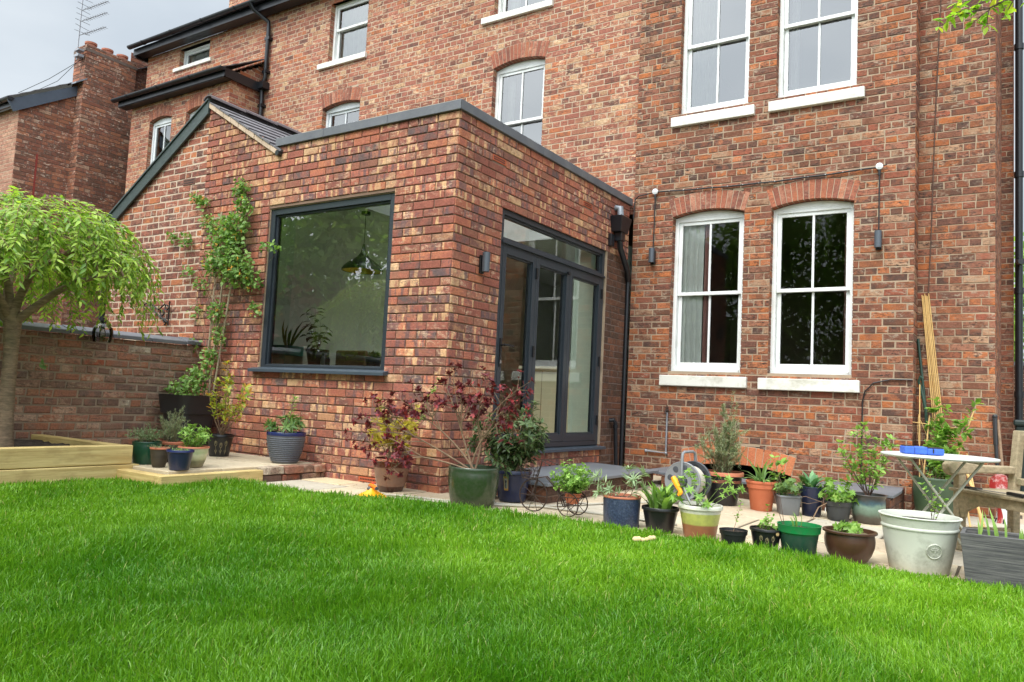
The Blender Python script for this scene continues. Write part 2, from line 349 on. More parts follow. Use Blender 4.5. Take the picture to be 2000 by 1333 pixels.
# walls: pl = ('X', const, sign) runs along X at y=const, outward = sign*y ; ('Y', const, sign) runs along Y at x=const
def W(pl, u, d, v):
    ax, c, s = pl
    return (u, c+s*d, v) if ax == 'X' else (c+s*d, u, v)
def pbox(mb, pl, u0, u1, d0, d1, v0, v1, mi=0):
    a = W(pl, u0, d0, v0); b = W(pl, u1, d1, v1)
    mb.box(min(a[0], b[0]), max(a[0], b[0]), min(a[1], b[1]), max(a[1], b[1]), a[2], b[2], mi)

def arc(w, rise):
    R = (w*w/4+rise*rise)/(2*rise); return R
def hole_half(h, v):
    w = h['u1']-h['u0']
    if v < h['v0'] or v > h['sp']+h.get('rise', 0)+h.get('ring', 0): return None
    if v < h['sp']: return w/2
    if not h.get('ring'): return None
    R = arc(w, h['rise']); Re = R+h['ring']; zc = h['sp']+h['rise']-R; th = math.asin(w/2/R)
    q = Re*Re-(v-zc)**2
    if q <= 0: return None
    return min(math.sqrt(q), w/2+(v-h['sp'])*math.tan(th))
def intervals(v, spans, holes):
    out = [list(s) for s in spans]
    for h in holes:
        hh = hole_half(h, v)
        if hh is None: continue
        c = (h['u0']+h['u1'])/2; a, b = c-hh, c+hh; new = []
        for s in out:
            if b <= s[0] or a >= s[1]: new.append(s); continue
            if a > s[0]: new.append([s[0], a])
            if b < s[1]: new.append([b, s[1]])
        out = new
    return [s for s in out if s[1]-s[0] > .012]
def brickwork(name, pl, spans, z0, z1, mb_mat, mo_mat, parent, holes=(), top=None, bl=.225, ch=.075, j=.010, proud=.005, rough=.0015, bond='garden', seed=1, chamf=.003, label=None):
    rg = random.Random(seed); mb = MB(); mo = MB()
    n = int(math.ceil((z1-z0)/ch - 1e-6))
    sgn = pl[2]
    flip = (pl[0] == 'X') == (sgn > 0)
    def F(f): return tuple(reversed(f)) if flip else f
    for k in range(n):
        va = z0+k*ch; vb = min(va+ch, z1)
        sp = spans(va+ch*.5) if callable(spans) else spans
        header = (bond == 'garden' and k % 4 == 0) or (bond == 'flem' and False)
        for a, b in intervals(va+ch*.5, sp, holes):
            step = bl/2 if header else bl
            off = (k % 2)*(bl/2) if not header else bl/4
            cuts = [a]; u = math.floor((a-off)/step)*step+off+step
            while u < b:
                if u-cuts[-1] > .05 and b-u > .05: cuts.append(u)
                u += step
            cuts.append(b)
            fin = [cuts[0]]
            for i in range(1, len(cuts)):
                if cuts[i]-cuts[i-1] > .19 and rg.random() < (.12 if bond != 'stretch' else .05): fin.append((cuts[i]+cuts[i-1])/2)
                fin.append(cuts[i]+(rg.uniform(-.006, .006) if i < len(cuts)-1 else 0))
            for i in range(len(fin)-1):
                ua = fin[i]+(j/2 if i > 0 else 0.0); ub = fin[i+1]-(j/2 if i < len(fin)-2 else 0.0)
                if ub-ua < .02: continue
                v0 = va+j*.5; v1 = va+ch-j*.5
                if v1 > z1: v1 = z1
                q = lambda: rg.uniform(-rough, rough)
                p = proud+rg.uniform(-.5, .5)*rough*1.5; c = chamf*rg.uniform(.7, 1.5)
                o = [(ua+q(), v0+q()), (ub+q(), v0+q()), (ub+q(), v1+q()), (ua+q(), v1+q())]
                if i == 0: o[0] = (a, o[0][1]); o[3] = (a, o[3][1])
                if i == len(fin)-2: o[1] = (b, o[1][1]); o[2] = (b, o[2][1])
                inn = [(o[0][0]+c, o[0][1]+c), (o[1][0]-c, o[1][1]+c), (o[2][0]-c, o[2][1]-c), (o[3][0]+c, o[3][1]-c)]
                vs = [W(pl, u_, -.004, v_) for u_, v_ in o]+[W(pl, u_, p-c*.8, v_) for u_, v_ in o]+[W(pl, u_, p, v_) for u_, v_ in inn]
                pt = o+o+inn
                fs = [(8,9,10,11)]+[(4+e, 4+(e+1) % 4, 8+(e+1) % 4, 8+e) for e in range(4)]+[(e, (e+1) % 4, 4+(e+1) % 4, 4+e) for e in range(4)]
                fs = [F(f) for f in fs]
                mi = 0
                mb.add(vs, fs, mi, (rg.random(), rg.random(), rg.random()), [[pt[i_] for i_ in f] for f in fs])
        for sub in range(3):
            m0 = va+ch*sub/3; m1 = min(va+ch*(sub+1)/3, z1)
            if m1 <= m0: continue
            sp = spans((m0+m1)/2) if callable(spans) else spans
            for a, b in intervals((m0+m1)/2, sp, holes):
                mo.add([W(pl, a, 0, m0), W(pl, b, 0, m0), W(pl, b, 0, m1), W(pl, a, 0, m1)], [F((0,1,2,3))])
    nb = len(mb.v)
    mb.v += mo.v; mb.f += [tuple(i+nb for i in f) for f in mo.f]; mb.mi += [1]*len(mo.f); mb.r += mo.r; mb.uv += mo.uv
    w = mb.build(name, [mb_mat, mo_mat], parent, attrs=True)
    if label: w['label'] = label
    return w
def arch_ring(pl, h, mat, mo_mat, parent, n=15, soffit=.1, proud=.008, seed=3):
    rg = random.Random(seed); w = h['u1']-h['u0']; R = arc(w, h['rise']); zc = h['sp']+h['rise']-R; uc = (h['u0']+h['u1'])/2; th = math.asin(w/2/R)
    mb = MB(); Re = R+h['ring']; g = .004/R
    for i in range(n):
        a0 = -th+2*th*i/n+g*.9; a1 = -th+2*th*(i+1)/n-g*.9; am = (a0+a1)/2
        split = rg.random() < 0
        pts = []
        for (a, r) in ((a0, R+.002), (a1, R+.002), (a1, Re-.004), (a0, Re-.004)): pts.append((uc+r*math.sin(a), zc+r*math.cos(a)))
        p = proud+rg.uniform(-.001, .001)
        vs = [W(pl, u, -soffit, v) for u, v in pts]+[W(pl, u, p, v) for u, v in pts]
        mb.hexa([vs[0], vs[1], vs[2], vs[3], vs[4], vs[5], vs[6], vs[7]], 0, (rg.random(), rg.random(), rg.random()))
    o = mb.build('brick_arch', mat, parent, attrs=True, bevel=.003)
    mo = MB(); K = 24
    for i in range(K):
        a0 = -th+2*th*i/K; a1 = -th+2*th*(i+1)/K
        P_ = [(uc+r*math.sin(a), zc+r*math.cos(a)) for a, r in ((a0, R+.004), (a1, R+.004), (a1, Re), (a0, Re))]
        vs = [W(pl, u, -soffit+.004, v) for u, v in P_]+[W(pl, u, .003, v) for u, v in P_]
        mo.hexa(vs)
    mo.build('arch_joint', mo_mat, o)
    return o
def rebates(pl, h, mat, mo_mat, parent, depth=.1, seed=5):
    # brick reveals left and right of an opening (header ends)
    rg = random.Random(seed)
    for u, s in ((h['u0'], 1), (h['u1'], -1)):
        mb = MB()
        v = h['v0']; k = 0
        pbox(mb, pl, min(u, u-s*.01), max(u, u-s*.01), -depth, -.001, h['v0'], h['sp'], 1)
        while v < h['sp']-.02:
            v1 = min(v+.065, h['sp']); c = rg.uniform(.0, .0015)
            a, b = (u, u+.003+c) if s > 0 else (u-.003-c, u)
            n0 = len(mb.f); pbox(mb, pl, a, b, -depth, .003, v+.005, v1, 0)
            rr = (rg.random(), rg.random(), rg.random())
            for i in range(n0, len(mb.f)): mb.r[i] = rr
            v += .075
        mb.build('reveal', [mat, mo_mat], parent, attrs=True)

def curtain_mesh(u0, u1, v0, v1, y, amp=.02, waves=9, pinch=0, seed=0):
    rg = random.Random(seed); mb = MB(); n = waves*8; V = []; ph = rg.random()*6
    rows = 10
    for r_ in range(rows+1):
        v = v0+(v1-v0)*r_/rows; t = r_/rows
        for i in range(n+1):
            s = i/n; u = u0+(u1-u0)*s*(1-pinch*(1-t)*.5)
            V.append((u, y+amp*math.sin(s*waves*2*PI+ph+.5*math.sin(3*t))*(.6+.4*math.sin(s*17+ph)), v))
    F = [(r_*(n+1)+i, r_*(n+1)+i+1, (r_+1)*(n+1)+i+1, (r_+1)*(n+1)+i) for r_ in range(rows) for i in range(n)]
    mb.add(V, F); return mb

def sash_window(parent, pl, h, mat, gmat, mid, depth=.085, fw=.045, sw=.042, split=True, sill=None, vbar=True, curtain=None, upper_only_mid=False, label=None, name='window', arched=True):
    """vertical sash in opening h: frame, two sashes with one upright bar each, two panes, stone sill"""
    u0, u1, v0, sp = h['u0'], h['u1'], h['v0'], h['sp']; rise = h.get('rise', 0); w = u1-u0; uc = (u0+u1)/2
    fr = MB(); D0, D1 = -depth-.1, -depth
    pbox(fr, pl, u0, u0+fw, D0, D1, v0, sp); pbox(fr, pl, u1-fw, u1, D0, D1, v0, sp); pbox(fr, pl, u0+fw, u1-fw, D0, D1+.012, v0, v0+.035)
    if rise and arched:
        R = arc(w, rise); zc = sp+rise-R; K = 12; pts = [(u0, sp-.05), (u1, sp-.05)]
        for i in range(K+1):
            a = math.asin(w/2/R)*(1-2*i/K); pts.append((uc+R*math.sin(a), zc+R*math.cos(a)-.003))
        fr.prism(pts, lambda p, q: W(pl, p, D0, q), lambda p, q: W(pl, p, D1-.002, q))
        top = sp-.05
    else:
        pbox(fr, pl, u0+fw, u1-fw, D0, D1-.003, sp-fw, sp); top = sp-fw
    f = fr.build(name, mat, parent, bevel=.004, weld=True)
    if label: f['label'] = label
    def one_sash(a, b, dd, nm, botrail):
        s = MB(); x0, x1 = u0+fw+.002, u1-fw-.002
        pbox(s, pl, x0, x0+sw, dd-.035, dd, a, b); pbox(s, pl, x1-sw, x1, dd-.035, dd, a, b)
        pbox(s, pl, x0+sw, x1-sw, dd-.035, dd-.001, a, a+botrail); pbox(s, pl, x0+sw, x1-sw, dd-.035, dd-.001, b-.04, b)
        if vbar: pbox(s, pl, uc-.012, uc+.012, dd-.03, dd-.003, a+botrail, b-.04)
        s.build(nm, mat, f, bevel=.003, weld=True)
        g = MB(); pbox(g, pl, x0+sw-.01, x1-sw+.01, dd-.019, dd-.0185, a+botrail-.01, b-.03); 
        p0 = W(pl, x0+sw-.008, dd-.018, a+botrail-.008); g = MB()
        g.add([W(pl, x0+sw-.008, dd-.018, a+botrail-.008), W(pl, x1-sw+.008, dd-.018, a+botrail-.008), W(pl, x1-sw+.008, dd-.018, b-.032), W(pl, x0+sw-.008, dd-.018, b-.032)], [(0,1,2,3)])
        g.build('pane', gmat, f)
    if split:
        one_sash(mid-.02, top, -depth-.018, 'upper_sash', .04)
        one_sash(v0+.035, mid+.022, -depth-.056, 'lower_sash', .075)
    else:
        one_sash(v0+.035, top, -depth-.03, 'sash', .05)
    if sill:
        s = MB(); a, b, z0, z1, out = sill
        pbox(s, pl, a, b, -depth-.02, out, z0, z1)
        so = s.build('sill', m_sill, f, bevel=.008)
    if curtain:
        for (a, b, m_, dd, wv) in curtain:
            c = curtain_mesh(a, b, v0+.05, sp, W(pl, 0, -depth-dd, 0)[1], .018, wv, .0, seed=int(a*100))
            c.build('curtain', m_, f, smooth=True)
    return f

# ================================================================== SETTING
def in_poly(x, y, poly):
    c = False; n = len(poly); x = np.asarray(x); y = np.asarray(y); c = np.zeros(x.shape, bool); j = n-1
    for i in range(n):
        xi, yi = poly[i]; xj, yj = poly[j]
        c ^= ((yi > y) != (yj > y)) & (x < (xj-xi)*(y-yi)/(yj-yi+1e-12)+xi); j = i
    return c
LAWN = [(-1.9,-7),(-1.9,-1.62),(-1.30,-1.60),(-1.30,-.95),(-.55,-.94),(.6,-.55),(1.3,-.30),(1.86,-.17),(2.68,-.06),(3.24,.02),(3.66,.08),(7,.14),(7,-7)]
# ground: one sheet to the horizon
g = MB(); xs = [-90, -20, -5, .3, 1.5, 3, 4, 8, 20, 90]; ys = [-90, -20, -6, 0, 6, 20, 90]
g.add([(x, y, gz(x)-.06) for y in ys for x in xs], [(j*10+i, j*10+i+1, (j+1)*10+i+1, (j+1)*10+i) for j in range(6) for i in range(9)])
tag(g.build('ground', M('earth', (88,84,60), 1, var=.3, scale=3, bmp=.4)), kind='structure')
# lawn soil sheet
lw = MB(); bmv = [(x, y, gz(x)+.006) for x, y in LAWN]
def tri_sheet(poly, z, step=.5):
    bm = bmesh.new(); vs = [bm.verts.new((x, y, 0)) for x, y in poly]; bm.faces.new(vs)
    for x in (.3, 1.2, 2.1, 3.0, 4.0):
        bmesh.ops.bisect_plane(bm, geom=bm.verts[:]+bm.edges[:]+bm.faces[:], plane_co=(x, 0, 0), plane_no=(1, 0, 0))
    for v in bm.verts: v.co.z = z(v.co.x)
    mb = MB(); bm.verts.index_update(); mb.v = [tuple(v.co) for v in bm.verts]; mb.f = [tuple(v.index for v in f.verts) for f in bm.faces]; mb.mi = [0]*len(mb.f); mb.r = [(0,0,0)]*len(mb.f); mb.uv = [None]*len(mb.f); bm.free(); return mb
m_turf = M('turf thatch', (70,92,34), 1, var=.3, scale=30, bmp=.8, bscale=90)
tag(tri_sheet(LAWN, lambda x: gz(x)+.006).build('lawn', m_turf), kind='structure')
# paving: staggered sandstone flags
def paving():
    rg = random.Random(11); mb = MB(); y = -1.3; row = 0
    while y < 5.2:
        h = rg.choice([.45, .58, .58, .42]); x = -1.32-rg.random()*.3
        while x < 6.5:
            w = rg.choice([.45, .58, .85, .58, .72]); x0, x1, y0, y1 = x+.009, x+w-.009, y+.009, y+h-.009
            if x0 < -1.3: x0 = -1.3
            dz = rg.uniform(-.003, .003); R_ = (rg.random(), rg.random(), rg.random())
            if x1-x0 > .05:
                q = lambda: rg.uniform(-.006, .006)
                c = [(x0+q(), y0+q()), (x1+q(), y0+q()), (x1+q(), y1+q()), (x0+q(), y1+q())]; b = .006
                ins = [(c[0][0]+b, c[0][1]+b), (c[1][0]-b, c[1][1]+b), (c[2][0]-b, c[2][1]-b), (c[3][0]+b, c[3][1]-b)]
                V = [(a, d, gz(a)-.03) for a, d in c]+[(a, d, gz(a)+dz-.005) for a, d in c]+[(a, d, gz(a)+dz) for a, d in ins]
                mb.add(V, [(8,9,10,11)]+[(4+e, 4+(e+1) % 4, 8+(e+1) % 4, 8+e) for e in range(4)]+[(e, (e+1) % 4, 4+(e+1) % 4, 4+e) for e in range(4)], 0, R_)
            x += w
        y += h; row += 1
    return mb
m_flag, t_, p_ = base_mat('buff sandstone flag')
at_ = nn(t_, 'ShaderNodeAttribute', attribute_name='rnd'); sp_ = nn(t_, 'ShaderNodeSeparateXYZ'); t_.links.new(at_.outputs['Vector'], sp_.inputs[0])
c_ = ramp_const(t_, sp_.outputs[0], [((196,180,152),3),((184,166,140),3),((176,168,152),2),((204,184,148),1.5),((166,150,128),1.4)])
c_ = mixc(t_, maprange(t_, noise(t_, 3.5, 6, .7), .45, .7, 0, .45), c_, L4((150,136,116))); c_ = mixc(t_, maprange(t_, noise(t_, 22, 5, .7), .5, .75, 0, .4), c_, L4((224,212,186)))
t_.links.new(c_, p_.inputs['Base Color']); p_.inputs['Roughness'].default_value = .85; bump(t_, p_, noise(t_, 12, 6, .7), .35, .01)
pav = tag(paving().build('paving', m_flag, attrs=True), kind='structure')
pj = MB(); pj.add([(x, y, gz(x)-.008) for y in (-1.25, 5.3) for x in (-1.3, .3, 4, 6.6)], [(0,1,5,4),(1,2,6,5),(2,3,7,6)])
tag(pj.build('paving_bed', M('dark sandy joint', (84,74,60), 1, var=.25, scale=40, bmp=.4)), kind='structure')

# ------------------------------------------------------------------ main terraced house
house = thing('terraced_house', 'tall red brick terraced house with white sash windows behind the extension', 'house', (0, 3.45, 0))
PR = ('X', 3.45, -1); PL = ('X', 3.49, -1)
wins_low = [dict(u0=.555, u1=1.398, v0=1.225, sp=3.035, rise=.062, ring=.215), dict(u0=1.69, u1=2.533, v0=1.225, sp=3.035, rise=.062, ring=.215)]
wins_up = [dict(u0=.58, u1=1.405, v0=4.285, sp=6.15, rise=.06, ring=.215), dict(u0=1.708, u1=2.54, v0=4.285, sp=6.15, rise=.06, ring=.215)]
cellar = dict(u0=.80, u1=1.96, v0=-.15, sp=.145, rise=.075, ring=.205)
brickwork('wall', PR, [[.05, 3.09]], -.15, 7.37, m_old, m_mortold, house, wins_low+wins_up+[cellar], rough=.0035, proud=.005, j=.011, seed=2, chamf=.004)
A_ = dict(u0=-5.56, u1=-4.70, v0=6.17, sp=7.2); B_ = dict(u0=-5.60, u1=-4.75, v0=4.25, sp=5.40, rise=.06, ring=.215)
C_ = dict(u0=-2.19, u1=-1.34, v0=3.74, sp=5.40, rise=.065, ring=.22); D_ = dict(u0=-2.23, u1=-1.36, v0=6.17, sp=7.2); E_ = dict(u0=-9.75, u1=-8.80, v0=6.93, sp=7.30)
def span_left(v):
    if v > 6.5: return [[-10.85, .05]]
    if v > 3.15: return [[-7.25, .05]]
    return [[-7.25, -3.3]]
brickwork('wall', PL, span_left, 2.0, 7.37, m_main, m_mort, house, [A_, B_, C_, D_, E_], rough=.0025, proud=.003, j=.0105, seed=4, chamf=.003)
# end walls, recessed rear bay at the right
brickwork('wall', ('Y', 3.09, 1), [[3.45, 3.76]], -.15, 7.37, m_old, m_mortold, house, rough=.0028, proud=.005, seed=6)
brickwork('wall', ('X', 3.76, -1), [[3.09, 3.765]], -.15, 7.37, m_old, m_mortold, house, rough=.0028, proud=.005, seed=7)
brickwork('wall', ('Y', 3.765, 1), [[3.76, 7.4]], -.15, 7.37, m_old, m_mortold, house, rough=.0028, proud=.004, seed=8)
brickwork('wall', ('X', 7.4, -1), [[3.765, 3.905]], -.15, 7.37, m_old, m_mortold, house, rough=.0028, proud=.004, seed=9)
brickwork('wall', ('Y', 3.905, 1), [[7.4, 11.5]], -.15, 7.37, m_old, m_mortold, house, rough=.0028, proud=.004, seed=10)
for h in wins_low+wins_up+[B_, C_]:
    pl = PR if h['u0'] > 0 else PL
    arch_ring(pl, h, m_arch, m_mort, house, seed=int(h['u0']*10)+100)
for h in wins_low+wins_up: rebates(PR, h, m_old, m_mortold, house)
for h in (A_, B_, C_, D_, E_): rebates(PL, h, m_main, m_mort, house)
arch_ring(PR, cellar, m_archnew, m_mort, house, n=15, seed=5)
# windows
W1 = sash_window(house, PR, wins_low[0], m_white, m_glasso, 2.135, sill=(.47, 1.475, 1.055, 1.175, .055), curtain=[(.615, .88, m_curt, .10, 4), (.88, .96, m_pinkc, .12, 2)], label='left of the two white ground floor sashes, its pale curtain drawn back')
W2 = sash_window(house, PR, wins_low[1], m_white, m_glasso, 2.135, sill=(1.60, 2.615, 1.045, 1.17, .06), curtain=[(2.40, 2.49, m_pinkc, .2, 2)], label='right of the two white ground floor sashes, with dark panes')
W3 = sash_window(house, PR, wins_up[0], m_white, m_glassu, 5.13, sill=(.505, 1.485, 4.115, 4.23, .055), curtain=[(.63, .98, m_curt, .115, 6)])
W4 = sash_window(house, PR, wins_up[1], m_white, m_glassu, 5.13, sill=(1.64, 2.62, 4.115, 4.23, .055), curtain=[(1.77, 1.86, m_curt, .3, 2)])
sash_window(house, PL, A_, m_white, m_glassu, 6.76, vbar=False, sill=(-5.76, -4.67, 6.08, 6.17, .05), curtain=[(-5.5, -4.76, m_curt, .115, 8)])
sash_window(house, PL, B_, m_upvc, m_glassu, 5, split=False, curtain=[(-5.54, -5.38, m_curt, .2, 3)])
sash_window(house, PL, C_, m_white, m_glassu, 4.62, curtain=[(-2.12, -2.0, m_curt, .2, 3)])
sash_window(house, PL, D_, m_white, m_glassu, 6.7, sill=(-2.42, -1.25, 6.08, 6.17, .05), curtain=[(-2.17, -1.98, m_curt, .2, 3)])
sash_window(house, PL, E_, m_upvc, m_glassu, 7, split=False, vbar=False, sill=(-9.9, -8.72, 6.86, 6.93, .04), curtain=[(-9.72, -8.83, m_curt, .10, 3)])
# dim rooms behind the glass
rm = MB()
def room(mb, x0, x1, y0, y1, z0, z1):      # five inner faces, open towards the facade
    v = [(x0,y0,z0),(x1,y0,z0),(x1,y1,z0),(x0,y1,z0),(x0,y0,z1),(x1,y0,z1),(x1,y1,z1),(x0,y1,z1)]
    mb.add(v, [(0,1,2,3),(4,7,6,5),(1,5,6,2),(2,6,7,3),(3,7,4,0)])
for (x0, x1) in ((.1, 3.06), (-3.3, .0), (-7.2, -3.4), (-10.8, -7.3)):
    for (z0, z1) in ((.45, 3.35), (3.55, 5.95), (6.1, 7.3)):
        if x0 < 0 and z0 < 1: continue
        if x0 < -7.25 and z0 < 6: continue
        if x0 == -3.3 and z0 < 3: continue
        room(rm, x0, x1, 3.64, 7.2, z0, z1)
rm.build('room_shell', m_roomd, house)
ct = MB(); 
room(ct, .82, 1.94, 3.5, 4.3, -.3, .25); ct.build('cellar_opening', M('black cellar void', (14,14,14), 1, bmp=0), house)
# eaves, roof, chimney
e = MB(); e.box(-10.98, 3.2, 3.27, 3.44, 7.335, 7.36); e.box(-10.98, 3.2, 3.245, 3.272, 7.335, 7.47); e.box(-10.98, -10.92, 3.272, 3.6, 7.31, 7.47); e.build('soffit', m_blackp, house)
gt = MB()
def gutter(mb, x0, x1, y, z, r=.055):
    n = 10; V = []
    for x in (x0, x1):
        for k in range(n+1):
            a = PI+PI*k/n; V.append((x, y+r*math.cos(a), z+r*math.sin(a)))
        for k in range(n+1):
            a = 2*PI-PI*k/n; V.append((x, y+(r-.006)*math.cos(a), z+(r-.006)*math.sin(a)))
    m = 2*(n+1); F = [(i, (i+1) % m, m+(i+1) % m, m+i) for i in range(m)]+[tuple(range(n+1)), tuple(range(m+n, m-1, -1))]
    mb.add(V, F)
    x = x0+.5
    while x < x1:
        W_ = []
        for xx in (x-.02, x+.02):
            for k in range(n+1):
                a = PI+PI*k/n; W_.append((xx, y+(r+.008)*math.cos(a), z+(r+.008)*math.sin(a)))
        mb.add(W_, [(k, k+1, n+2+k, n+1+k) for k in range(n)]+[tuple(range(n, -1, -1)), tuple(range(n+1, 2*n+2))]); x += .95
gutter(gt, -11.02, 3.2, 3.17, 7.50); gt.build('gutter', m_blackp, house)
def slates(x0, x1, ya, za, yb, zb, name, mat, parent, cw=.25, rows=None, seed=1):
    """courses of slates laid between eaves line (ya,za) and top line (yb,zb)"""
    rg = random.Random(seed); L = math.hypot(yb-ya, zb-za); rows = rows or int(L/.2); mb = MB()
    ny, nz_ = -(zb-za)/L, (yb-ya)/L
    for r_ in range(rows):
        t0 = r_/rows; t1 = min(1, (r_+1.15)/rows); x = x0-(cw/2 if r_ % 2 else 0)
        while x < x1:
            a, b = max(x, x0)+.002, min(x+cw, x1)-.002
            if b-a > .02:
                h = .012+rg.uniform(0, .004)
                def pt(xx, t, hh): return (xx, ya+(yb-ya)*t+ny*hh, za+(zb-za)*t+nz_*hh)
                mb.hexa([pt(a, t0, 0), pt(b, t0, 0), pt(b, t1, -.006), pt(a, t1, -.006), pt(a, t0, h), pt(b, t0, h), pt(b, t1, 0), pt(a, t1, 0)], 0, (rg.random(), 0, 0))
            x += cw
    return mb.build(name, mat, parent, attrs=True)
slates(-11.0, 3.2, 3.2, 7.5, 6.9, 10.1, 'roof', m_slate, house, rows=20, cw=.3)
rb = MB(); rb.add([(-11, 6.9, 10.1), (3.2, 6.9, 10.1), (3.2, 10.6, 7.5), (-11, 10.6, 7.5)], [(0,1,2,3)]); rb.add([(3.2,3.2,7.4),(3.2,6.9,10.0),(3.2,10.6,7.4)], [(0,1,2)]); rb.add([(-10.85,3.5,7.3),(-10.85,6.9,10.0),(-10.85,10.6,7.3)], [(0,1,2)]); rb.add([(-10.85,3.5,2),(-10.85,3.5,7.3),(-10.85,10.6,7.3),(-10.85,10.6,2)], [(0,1,2,3)]); rb.add([(-10.85,10.6,-.2),(3.86,10.6,-.2),(3.86,10.6,7.5),(-10.85,10.6,7.5)], [(0,1,2,3)])
rb.build('roof_rear', m_slate, house)
cs = brickwork('chimney', ('X', 5.0, -1), [[-10.5, -9.3]], 8.2, 10.0, m_main, m_mort, house, seed=12)
brickwork('chimney_side', ('Y', -9.3, 1), [[5.0, 5.9]], 8.2, 10.0, m_main, m_mort, cs, seed=13)
cb = MB(); cb.box(-10.49, -9.31, 5.01, 5.9, 8.2, 9.99); cb.build('chimney_core', m_mort, cs)
# projecting wing at the left
PB = ('X', 2.85, -1)
F_ = dict(u0=-9.50, u1=-8.81, v0=4.15, sp=5.585, rise=.06, ring=.2); G_ = dict(u0=-8.38, u1=-7.69, v0=4.15, sp=5.585, rise=.06, ring=.2)
brickwork('wall', PB, [[-10.13, -7.2]], 2.0, 6.02, m_main, m_mort, house, [F_, G_], rough=.002, proud=.004, seed=21)
def side_top(v): return [[2.85 if v < 6.05 else min(3.46, 2.85+(v-6.05)/.62), 3.49]]
brickwork('wall', ('Y', -7.2, 1), side_top, 2.0, 6.42, m_main, m_mort, house, rough=.002, proud=.004, seed=22)
for h in (F_, G_):
    arch_ring(PB, h, m_arch, m_mort, house, n=13, seed=int(-h['u0']*9)); rebates(PB, h, m_main, m_mort, house)
    sash_window(house, PB, h, m_upvc, m_glassu, 4.87, depth=.07, sw=.05, curtain=[(h['u0']+.07, h['u1']-.3, m_curt, .16, 6)])
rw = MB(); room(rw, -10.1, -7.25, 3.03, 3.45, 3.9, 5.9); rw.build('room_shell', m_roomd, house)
e = MB(); e.box(-10.3, -7.1, 2.68, 2.84, 5.94, 5.965); e.box(-10.3, -7.1, 2.665, 2.69, 5.95, 6.08)
e.beam((-7.13, 2.66, 6.02), (-7.13, 3.44, 6.02), .03, .16); e.build('fascia', m_blackp, house)
gt = MB(); gutter(gt, -10.38, -7.08, 2.61, 6.08); gt.build('gutter', m_blackp, house)
slates(-10.3, -7.08, 2.64, 6.09, 3.47, 6.56, 'wing_roof', m_slate, house, rows=5, seed=5)
dp = MB(); dp.tube([(-7.22,3.12,7.46),(-7.2,3.2,7.36),(-7.05,3.42,7.2),(-7.05,3.43,7.05),(-7.05,3.43,6.2),(-7.12,3.43,6.05),(-7.1,3.43,5.8),(-7.1,3.43,3.2)], .036, 10)
for z in (6.9, 6.3, 5.7): dp.box(-7.11 if z > 6.1 else -7.16, -6.99 if z > 6.1 else -7.04, 3.40, 3.485, z-.025, z+.025)
dp.box(-7.22, -6.98, 3.34, 3.48, 5.98, 6.1)
dp.build('downpipe', m_blackp, house, smooth=True)
dp = MB(); dp.tube([(3.972,7.30,7.4),(3.972,7.30,2.9),(3.972,7.30,-.1)], .046, 12)
for z in (6.0, 4.2, 2.6, 1.2): dp.tube([(3.972,7.30,z-.04),(3.972,7.30,z+.04)], .058, 12)
dp.tube([(3.972,7.28,3.0),(3.99,7.1,2.95),(4.0,7.0,2.95)], .04, 10)
dp.build('downpipe', m_blackp, house, smooth=True)
# thin brown cable down the recessed bay, with its wall clips
cbm = MB(); cbm.tube([(3.262,3.745,7.2),(3.285,3.745,5.2),(3.24,3.745,3.9),(3.21,3.745,2.6),(3.185,3.745,1.9)], .006, 5); cbm.build('cable', m_stemd, house)
lowc = MB(); lowc.tube([(2.64,3.43,.15),(2.64,3.43,.95),(2.66,3.43,1.06),(2.74,3.43,1.15),(2.9,3.43,1.19),(3.09,3.43,1.19)], .007, 6); lowc.build('cable', m_blackm, house)

# ------------------------------------------------------------------ brick extension
ext = thing('brick_extension', 'flat roofed brick garden extension with a big picture window and folding doors', 'extension', (0, 0, 0))
PF = ('X', 0.0, -1); PS = ('Y', 0.0, 1)
pw = dict(u0=-2.362, u1=-.673, v0=.985, sp=2.60)
ab = dict(u0=-.90, u1=-.67, v0=-.0, sp=.075)
def fsp(v):
    x0 = -3.45
    if v > 3.22:   # gable above flat roof, new brick side
        return [[-3.46, -3.46+(3.86-v)/.567]] if v < 3.86 else [[-3.47, -3.462]]
    return [[x0, 0.0]]
brickwork('wall', PF, fsp, 0.0, 3.82, m_new, m_mortnew, ext, [pw, ab], rough=.0014, proud=.010, bond='stretch', seed=31, chamf=.004)
door = dict(u0=.70, u1=2.862, v0=.33, sp=2.572)
ab2 = dict(u0=.50, u1=.72, v0=2.94, sp=3.0); ab3 = dict(u0=2.24, u1=2.45, v0=2.94, sp=3.0)
brickwork('wall', PS, [[0.0, 3.42]], 0.0, 3.22, m_new, m_mortnew, ext, [door, ab2, ab3, dict(u0=2.86, u1=3.6, v0=0, sp=2.56)], rough=.0014, proud=.010, bond='stretch', seed=32, chamf=.004)
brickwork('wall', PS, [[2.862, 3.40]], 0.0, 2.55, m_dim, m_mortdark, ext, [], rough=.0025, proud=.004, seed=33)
def gsp(v):
    return [[-3.45-(3.84-v)/.62, -3.45]] if v > 2.62 else [[-5.22, -3.45]]
brickwork('wall', PF, gsp, 0.0, 3.80, m_gab, m_mortgab, ext, [dict(u0=-3.86, u1=-3.64, v0=3.0, sp=3.075)], rough=.0035, proud=.003, j=.014, seed=34)
rebates(PS, door, m_new, m_mortnew, ext, depth=.05); rebates(PF, pw, m_new, m_mortnew, ext, depth=.05)
